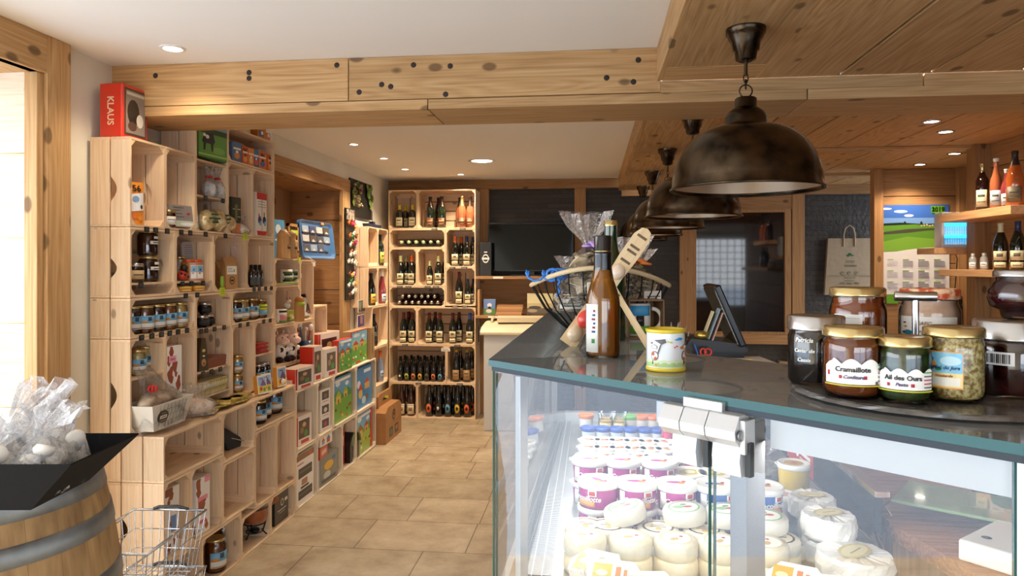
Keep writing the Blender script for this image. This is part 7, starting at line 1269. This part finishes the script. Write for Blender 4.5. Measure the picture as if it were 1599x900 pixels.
def basket():
    t = thing('wire_shopping_basket', 'x', 'basket', group='wire shopping baskets in a stack'); w0, w1 = W_*.40, W_*.5; H = .21; D_ = L_
    def P(u, v, z): f = z/H; w_ = w0+(w1-w0)*f; d0 = -.0+.03*(1-f); return (u*w_, -(d0+v*(D_-2*d0)), z)
    mb = MB(); mb.tube([P(-1, 0, H), P(1, 0, H), P(1, 1, H), P(-1, 1, H)], .0048, 8, closed=True); mb.build('top_frame', WIRE, t)
    mb = MB()
    for z in (.0, .07, .14): mb.tube([P(-1, 0, z), P(1, 0, z), P(1, 1, z), P(-1, 1, z)], .0022, 6, closed=True)
    for k in range(9): u = -1+k/4; mb.tube([P(u, 0, H), P(u, 0, 0), P(u, 1, 0), P(u, 1, H)], .0017, 5)
    for k in range(11): v = k/10; mb.tube([P(-1, v, H), P(-1, v, 0), P(1, v, 0), P(1, v, H)], .0017, 5)
    mb.build('wire_mesh', WIRE, t)
    mb = MB(); mb.tube([P(1, .1, H), (w1*.9, -.12, H-.02), (w1*.55, -.36, H-.05), (w1*.4, -.4, H-.06)], .0035, 6); mb.tube([P(-1, .1, H), (-w1*.9, -.12, H+.0), (-w1*.95, -.2, H-.01)], .0035, 6); mb.build('wire_handle', WIRE, t)
    mb = MB(); mb.tube([(-w1*.45, -.0, H+.004), (-w1*.3, -.0, H+.012), (w1*.2, 0, H+.014), (w1*.5, 0, H+.004)], .006, 8); mb.build('grip', M('1a1a1b', .45), t); return t
pb = proto('wsb', basket)
for k, lb in enumerate(('topmost wire shopping basket with black grip', 'lower wire shopping basket of the stack')): pb.put((ctr.x, ctr.y, .39-.218*k), rzb, lb)
t = thing('basket_stand', 'low steel stand under the wire baskets', 'stand', (ctr.x, ctr.y, 0), rzb); MB().box(-.11, .11, -.40, -.02, .160, .167).build('stand_plate', STEEL, t)
for x in (-.1, .1):
    for y in (-.38, -.04): MB().tube([(x, y, 0), (x, y, .161)], .008, 8).build('leg', STEEL, t)
# ================================================================ BEHIND THE COUNTER, BACK WALL
BR = brown(0)
sh_ = thing('wall_shelf', 'upper timber shelf on the back wall under the television', 'shelf', (-.45, 7.1, 1.415), 0); MB().box(-.71, .71, -.14, .20, 0, .028).build('shelf_board', BR, sh_, bevel=.003)
sh_ = thing('wall_shelf', 'lower timber shelf on the back wall with books and cards', 'shelf', (-.45, 7.1, 1.022), 0); MB().box(-.71, .71, -.14, .20, 0, .028).build('shelf_board', BR, sh_, bevel=.003); MB().box(-.71, .71, .175, .20, .028, .392).build('back_board', brown(0), sh_)
t = thing('television', 'large black flat screen television on the upper shelf', 'television', (-.625, 7.18, 1.444), 0)
MB().box(-.44, .44, -.015, .02, .045, .545).build('housing', M('08080a', .3), t, bevel=.004); MB().box(-.425, .425, -.018, -.0152, .06, .53).build('screen', M('030304', .06, 0, 0, 0, .25), t); MB().box(-.2, .2, -.08, .08, 0, .012).box(-.04, .04, -.01, .015, .012, .05).build('stand', M('0c0c0e', .3), t)
for i, x in enumerate((-1.10,)):
    t = carton('coffee_box', 'black box with a round white emblem beside the television', 'box', .11, .08, .34, '141414', [('e6e2da', disc(.5, .52, .3, .45)), ('141414', disc(.5, .52, .25, .38)), ('e6e2da', rect(.15, .85, .49, .55)), ('e6e2da', rect(.35, .65, .7, .73))], None, (-1.065, 7.06, 1.444), -pi/2, None, adj=False)
for i, (x, z, lb) in enumerate(((-.93, 1.429, 'white price strip on the upper back shelf edge'), (-.98, 1.036, 'white price strip on the lower back shelf edge'))): tag(MB().box(-.05, .05, -.002, 0, -.009, .009).build('price_strip', PAPER, loc=(x, 6.959, z)), lb, 'price tag', 'price strips on the back shelves')
ZL = 1.0505
t = carton('cow_card', 'picture card of a cow against blue sky on the lower shelf', 'card', .12, .02, .16, 'e8e4dc', [('6a8fd0', rect(0, 1, 0, 1)), ('5f8f44', rect(0, 1, 0, .4)), ('efece6', disc(.5, .62, .2, .7)), ('2a2624', disc(.5, .45, .14, .7)), ('e8e4de', disc(.45, .25, .25, .5))], None, (-1.03, 7.06, ZL), -pi/2, adj=False)
tag(MB().box(-.01, .01, -.08, .08, 0, .26).build('pale_board', wood(2, 'b48a5c', 'c99e6c', 'd8b284'), loc=(-1.135, 7.08, ZL)), 'pale wooden board standing at the left end of the lower shelf', 'board')
for k in range(6): tag(MB().box(-.13, .13, -.07, .07, 0, .017).build('wooden_block', [M(('b98a5c', 'c89c70', 'a87a50')[k % 3], .6)], loc=(-.83+.003*k, 7.06, ZL+.0175*k), bevel=.002), '%s flat kraft packet from the bottom of the pile on the lower shelf' % ORD[k], 'packet', 'pile of kraft packets on the lower shelf')
carton('picture_card', 'large pale landscape picture card behind the wire bowl', 'card', .26, .02, .22, 'd8d0b8', [('efe4b0', rect(0, 1, .35, 1)), ('d8c48a', rect(0, 1, .3, .55)), ('6a5a40', rect(0, 1, 0, .32)), ('3a3a28', disc(.3, .35, .25, .3)), ('b8a080', disc(.2, .2, .2, .4))], None, (-.52, 7.08, ZL), -pi/2, adj=False)
t = thing('chest_freezer', 'pale chest freezer with cream lid under the back shelves', 'freezer', (-.77, 6.55, 0), 0)
MB().box(-.24, .42, -.02, .55, 0, .90).build('freezer_body', M('cfd0d2', .4, 0, .2), t, bevel=.01); MB().prism([(-.05, .90), (.57, .90), (.57, 1.0), (.30, 1.0), (.02, .965), (-.05, .93)], 0, -.27, .45).build('lid', M('d8ccae', .4), t, bevel=.008)
for i in range(2): MB().tube([(-.2+.5*i, .25, 1.0), (-.2+.5*i, .28, 1.03), (-.2+.5*i, .4, 1.03)], .012, 8).build('hinge', M('c8bc9c', .4), t)
t = thing('paper_stack', 'pile of pale papers on the freezer lid', 'papers', (-.72, 6.85, 1.002), .1); MB().box(-.2, .25, -.12, .12, 0, .05).build('papers', M('d8c8a8', .6), t, bevel=.004)
# till and things round it
sc = tag(MB().box(.38, 1.9, 2.95, 3.9, .99, 1.03).build('back_worktop', wood(0, '5a3d26', '6e4a2e', '7f5a3a'), bevel=.004), 'dark timber worktop carrying the till', 'worktop'); tag(MB().box(.42, 1.86, 2.98, 3.88, 0, .989).build('till_cupboard', brown(2), bevel=.004), 'timber cupboard beneath the till worktop', 'cupboard')
tx, ty = .53, 3.22
t = thing('till_terminal', 'black touch screen till seen from the side with tilted screen', 'till', (tx, ty, 1.11), 0)
MB().prism([(-.13, .09), (-.105, .125), (.10, .105), (.13, .085), (.125, .07), (-.10, .07)], 1, -.12, .14).build('base', M('0e0e10', .3), t, bevel=.004)
mb = MB(); mb.T = Matrix.Translation((.115, 0, .10)) @ Matrix.Rotation(-.40, 4, 'Y'); mb.box(-.022, .006, -.15, .17, 0, .28); mb.build('screen_housing', M('0d0d0f', .25), t, bevel=.006)
mb = MB(); mb.T = Matrix.Translation((.115, 0, .10)) @ Matrix.Rotation(-.40, 4, 'Y'); mb.box(-.026, -.0225, -.14, .16, .015, .265); mb.build('screen', M('5a4e34', .06, 0, .8), t)
MB().prism([(-.10, .0), (.12, .0), (.12, .07), (-.10, .07)], 1, -.1, .12).build('foot', M('0a0a0b', .4), t); t.location.z = 1.11
tag(MB().box(-.20, .26, -.2, .25, 0, .078).build('cash_drawer', M('121214', .35, .2), loc=(tx+.02, ty, 1.031), bevel=.006), 'black cash drawer beneath the till', 'cash drawer')
t = thing('postcard_rack', 'small gold holder with cards propped against the till screen', 'card holder', (tx-.03, ty-.06, 1.232), 0); MB().lathe([(.03, 0), (.034, .004), (.034, .03), (.03, .03)], 20, (-.02, 0, 0)).build('holder', M('b89a4a', .25, .8), t); mb = MB(); mb.T = Matrix.Rotation(.35, 4, 'Y'); mb.box(0, .004, -.04, .03, .0, .14); mb.box(.015, .019, -.05, .02, .0, .17, 1); mb.box(-.018, -.014, -.02, .04, .02, .12, 2); mb.build('cards', [M('8fa4b0', .5), M('c09a88', .5), M('d8c89c', .5)], t)
t = thing('pen_pot', 'terracotta pot holding a blue pen and red scissors', 'pot', (.468, 3.05, 1.10), 0)
MB().lathe([(.027, 0), (.024, .008), (.029, .03), (.024, .055), (.030, .065), (.026, .065), (.02, .01), (.001, .008)], 24).build('pot_body', M('b06a3a', .5), t); MB().tube([(-.005, 0, .02), (-.035, 0, .115)], .004, 6).build('pen', M('3a5aa0', .4), t)
MB().tube([(.01, 0, .02), (.012, 0, .07)], .004, 6).tube([(.02+.014*cos(a), 0, .085+.014*sin(a)) for a in [k*pi/6 for k in range(12)]], .004, 6, closed=True).tube([(.0+.012*cos(a), 0, .085+.014*sin(a)) for a in [k*pi/6 for k in range(12)]], .004, 6, closed=True).build('scissors', M('c83a2c', .4), t); 
tag(MB().box(-.06, .06, -.05, .05, 0, .068).build('notepad_block', M('2c2c30', .5), loc=(.48, 3.05, 1.031), bevel=.003), 'dark block under the terracotta pen pot', 'block')
tag(MB().box(-.14, .14, -.10, .10, 0, .018).build('ledger', [M('e2ded6', .5)], loc=(.60, 3.07, 1.135), rz=.1, bevel=.002), 'white edged ledger lying in front of the till', 'book')
t = thing('paper_tray', 'open kraft tray with crumpled papers left of the pen pot', 'tray', (.37, 3.02, 1.031), .2); MB().box(-.07, .07, -.06, .06, .0, .09).build('tray_body', M('a8825a', .7), t); mb = MB(); mb.T = Matrix.Rotation(.5, 4, 'Y'); mb.box(-.07, .03, -.05, .04, .085, .095); mb.box(-.03, .05, -.05, .03, .10, .105); mb.build('papers', M('d8c8a8', .6), t)
t = thing('dark_bag', 'dark blue bag with a pale curved handle on the till worktop', 'bag', (.66, 2.99, 1.031), 0); MB().prism([(-.12, 0), (.14, 0), (.13, .085), (.06, .10), (-.10, .095)], 1, -.05, .05).build('bag_body', M('262c38', .5), t, bevel=.01); MB().tube([(-.02+.045*cos(a), 0, .085+.045*sin(a)) for a in [k*pi/10 for k in range(11)]], .006, 8).build('handle', M('d0bf7c', .5), t)
t = thing('black_cable_box', 'black device with buttons at the right of the dark bag', 'device', (.84, 3.1, 1.031), -.2); MB().prism([(-.08, 0), (.08, 0), (.07, .07), (-.06, .11)], 1, -.08, .08).build('device_body', M('1a1a1c', .4), t, bevel=.005); MB().tube([(-.05, -.03, .11), (.0, -.03, .105), (.07, -.03, .065)], .008, 8).build('handset', M('a8875a', .4), t)
t = thing('brush_bunch', 'bunch of dark dried thistles standing beyond the bowl', 'dried flowers', (.31, 2.9, 1.1), 0); t.location = (.27, 2.6, ZG); r = random.Random(3)
t.location = (.35, 3.10, 1.125); mb = MB(); mb2 = MB()
for k in range(16): a, q_ = r.uniform(0, 6.3), r.uniform(.02, .07); tp = (q_*cos(a), q_*sin(a), r.uniform(.10, .16)); mb.tube([(q_*.3*cos(a), q_*.3*sin(a), 0), tp], .0025, 5); mb2.tube([tp, (tp[0]*1.1, tp[1]*1.1, tp[2]+.022)], [.005, .002], 5)
mb.build('stems', M('2e2824', .7), t); mb2.build('tips', M('9a8874', .7), t)
t.location.z = 1.13; t2 = tag(MB().lathe([(.03, 0), (.035, .003), (.035, .015), (.001, .015)], 18).build('black_pot', BLACK, loc=(.35, 3.10, 1.121)), 'small black pot under the dried thistles', 'pot')
t2.location.z = 1.115
# paper bag on slate wall
t = thing('paper_carrier_bag', 'kraft paper carrier bag with small green printed emblem on the slate wall', 'bag', (2.53, 7.30, 1.26), 0)
MB().prism([(-.235, 0), (.225, 0), (.215, .56), (-.20, .56)], 1, -.0, .045).build('bag_body', M('a08c72', .8, bump=20), t, bevel=.003); mb = MB(); mb.tube([(-.055, -.004, .48), (-.055, -.004, .60), (-.04, -.004, .66), (0, -.004, .69), (.035, -.004, .66), (.05, -.004, .60), (.05, -.004, .48)], .007, 8); mb.build('twisted_handle', M('b09c80', .8), t)
PF = plane_fn((0, -.001, .28), (1, 0, 0), (0, 0, 1)); art('green_emblem', t, PF, .42, .54, [('2f5a34', disc(.5, .73, .035, .55)), ('2f5a34', disc(.54, .71, .03, .5)), ('2f5a34', disc(.47, .70, .035, .5)), ('2f5a34', rect(.56, .6, .70, .715))]+[('6a6448', rect(.42, .62, v, v+.008)) for v in (.60, .575)]+[('6a6448', rect(.38, .66, v, v+.010)) for v in (.52, .50)]+[('6a7a50', disc(u, .385, .045, .78)) for u in (.34, .5, .66)]+[('a08c72', disc(u, .385, .036, .78)) for u in (.34, .5, .66)]+[('3a5a38', disc(u, .39, .014, .78)) for u in (.34, .5, .66)]+[('6a6448', rect(.38, .62, .29, .297)), ('6a6448', rect(.40, .60, .24, .247))]+[('6a6448', rect(u-.05, u+.05, v, v+.008)) for u in (.34, .5, .66) for v in (.2, .18)]+[('8a7860', rect(0, 1, .33, .334))])
# calendar
t = thing('wall_calendar', 'large 2019 wall calendar with a green pasture photo', 'calendar', (2.66, 6.195, 1.28), 0); W_, H_ = .54, .775
MB().box(-W_/2, W_/2, -.004, 0, 0, H_).build('sheet', M('e9e4e2', .5), t); CF = plane_fn((0, -.0045, H_/2), (1, 0, 0), (0, 0, 1)); r = random.Random(6)
sh = [('e2dedf', rect(0, 1, 0, 1)), ('3a64b4', rect(0, 1, .72, 1)), ('6f96d0', rect(0, 1, .76, .86)), ('c8dcf0', disc(.3, .93, .10, .15)), ('dde8f4', disc(.42, .885, .07, .2)), ('dde8f4', disc(.08, .96, .09, .12)), ('1c2c1c', [(0, .76), (0, .80), (.3, .81), (.6, .795), (1, .80), (1, .76)]), ('1c2c1c', disc(.36, .80, .02, 1.2)), ('1c2c1c', disc(.6, .80, .018, 1.2)), ('5f8f34', [(0, .50), (0, .775), (.5, .79), (1, .77), (1, .50)]), ('7aa83e', [(0, .50), (0, .60), (.4, .66), (1, .62), (1, .50)]), ('4a4a3c', [(0, .68), (0, .705), (.4, .74), (.75, .75), (1, .75), (1, .73), (.7, .725), (.4, .70)])]
for k in range(10): sh.append(('c8b094', disc(.6+.04*k, .775+.005*(k % 3), .015, .6)))
sh += [('e4e0e2', [(0, 0), (0, .47)]+[(u/12, .47+.075*sin(pi*.55*u/12)) for u in range(1, 13)]+[(1, 0)]), ('5f9a2c', rect(.74, .93, .91, .985)), ('2f5a2c', [(0, 0), (0, .06), (.1, .035), (.3, .02), (1, .02), (1, 0)]), ('6aa032', rect(.09, .26, -.06, .04))]
for i in range(4):
    for j in range(3): u, v = .10+i*.225, .36-j*.12; sh.append(('9ab85a', rect(u, u+.09, v+.05, v+.058))); sh += [('d2ced2', rect(u, u+.15, v+.037-k*.012, v+.040-k*.012)) for k in range(5)]
art('calendar_print', t, CF, W_, H_, sh); writing('2019', .05, M('dfe8d0', .5), t, lambda u, v, a: CF(u+.335*W_, v+.447*H_, .010))
# right wall shelves
def rshelf(lb, x0, x1, y0, y1, z, th_=.042):
    t = thing('wall_shelf', lb, 'shelf', ((x0+x1)/2, (y0+y1)/2, z-th_), 0, 'timber shelves on the right wall'); MB().box(-(x1-x0)/2, (x1-x0)/2, -(y1-y0)/2, (y1-y0)/2, 0, th_).build('shelf_board', wood(1, 'a87a4c', 'c4966a', 'd8ae80'), t, bevel=.002); return t
rshelf('upper timber shelf on the right wall holding tall bottles', 2.31, 2.515, 4.2, 5.02, 1.887, .05); rshelf('middle timber shelf on the right wall holding miniature bottles', 2.31, 2.515, 3.4, 5.02, 1.524); rshelf('small timber shelf beside the post carrying the insect lamp', 2.32, 2.60, 5.10, 5.36, 1.672, .042)
for z, y0, y1 in ((1.837, 4.21, 4.97), (1.482, 3.41, 4.97)):
    tag(MB().box(2.515, 2.62, y0, y1, z, z+.05 if z > 1.6 else z+.042).build('shelf_bracket', wood(1, 'a87a4c', 'c4966a', 'd8ae80')), 'timber rail fixing the %s right hand shelf to the wall' % ('upper' if z > 1.6 else 'middle'), 'rail')
t = thing('insect_lamp', 'white insect lamp with glowing blue tubes on the small shelf', 'insect lamp', (2.52, 5.22, 1.673), 0)
MB().box(-.12, .16, -.05, .06, 0, .024).box(-.12, .16, -.05, .06, .215, .245).box(-.12, -.10, -.05, .06, .02, .22).box(.14, .16, -.05, .06, .02, .22).box(-.1, .14, .05, .06, .02, .22).build('housing', M('d6d6d8', .4), t, bevel=.005)
for z in (.08, .165): mb = MB(); mb.T = Matrix.Translation((.02, .02, z)) @ Matrix.Rotation(pi/2, 4, 'Y'); mb.lathe([(.011, -.115), (.011, .115)], 14); mb.build('uv_tube', M('2ab4f0', .4, emit=2.2), t)
mb = MB()
for k in range(16): mb.box(-.098+k*.0155, -.0965+k*.0155, -.05, -.048, .022, .22)
for z in (.06, .12, .18): mb.box(-.1, .14, -.051, -.0495, z, z+.0015)
mb.build('grille', M('8a9098', .4, .5), t)
light('uv_lamp', 'AREA', (2.54, 5.16, 1.8), .12, (.2, .7, 1), (pi/2, 0, 0), shape='RECTANGLE', size=.22, size_y=.1)
tag(MB().tube([(2.93, 6.13, 1.72), (2.965, 6.13, 1.6), (2.95, 6.13, 1.4), (2.93, 6.13, 1.2)], .004, 6).build('power_cable', BLACK), 'thin black cable hanging beside the calendar', 'cable')
RB = 'bottles on the right wall shelves'; ZU, ZM = 1.8875, 1.5245
bottle('ra', 'bordeaux', M('1c0a08', .05, 0, 1), GOLD, 'e2d8b8', .82).put((2.42, 4.70, ZU), -2.2, 'dark wine bottle with gold capsule at the left of the upper shelf', RB)
bottle('rb', 'swing', BOT['rose'], M('d8d4cc', .3), 'b9c4d0', .93).put((2.41, 4.53, ZU), -2.2, 'clear swing top bottle with pale blue label', RB).scale = (1, 1, 1.04)
bottle('rc', 'swing', BOT['pink'], M('e0dcd8', .3), 'c8d0d8', .9).put((2.42, 4.44, ZU), -2.2, 'small pink bottle with white cap beside the swing top', RB).scale = (.9, .9, .78)
bottle('rd', 'champagne', M('c8642c', .05, 0, 1, .35), M('3a3028', .35, .5), '6a5844', .74).put((2.41, 4.34, ZU), -2.2, 'amber pink champagne bottle at the right of the upper shelf', RB)
for i, (x, y) in enumerate(((2.41, 4.79), (2.46, 4.75), (2.42, 4.68))): bottle('re', 'mini', M('d9dcd8', .05, 0, 1, .5), M('d8d8d4', .35, .4), 'eef0ee', .86).put((x, y, ZM), -2.2, 'miniature clear bottle with white label, %s of three' % ('left', 'middle', 'right')[i], RB).scale = (1.15, 1.15, 1.12)
for x, y, c_, lb in ((2.42, 4.50, 'd6cfa8', 'dark wine bottle with cream capsule on the middle shelf'), (2.42, 4.33, '1e2c4c', 'dark wine bottle with navy capsule on the middle shelf'), (2.44, 4.20, 'b08a3c', 'dark wine bottle partly cut by the picture edge on the middle shelf')): bottle('rf'+c_, 'burgundy', BOT['dark'], M(c_, .35), 'cream2', .8).put((x, y, ZM), -2.2, lb, RB).scale = (1, 1, .93)
tag(MB().box(-.03, .03, -.01, .01, 0, .11).tube([(0, -.01, .06), (.02, -.03, .03), (.03, -.02, -.15)], .004, 6).build('power_plug', BLACK, loc=(2.97, 6.13, 1.19)), 'black plug and lead on the alcove wall near the post', 'plug')
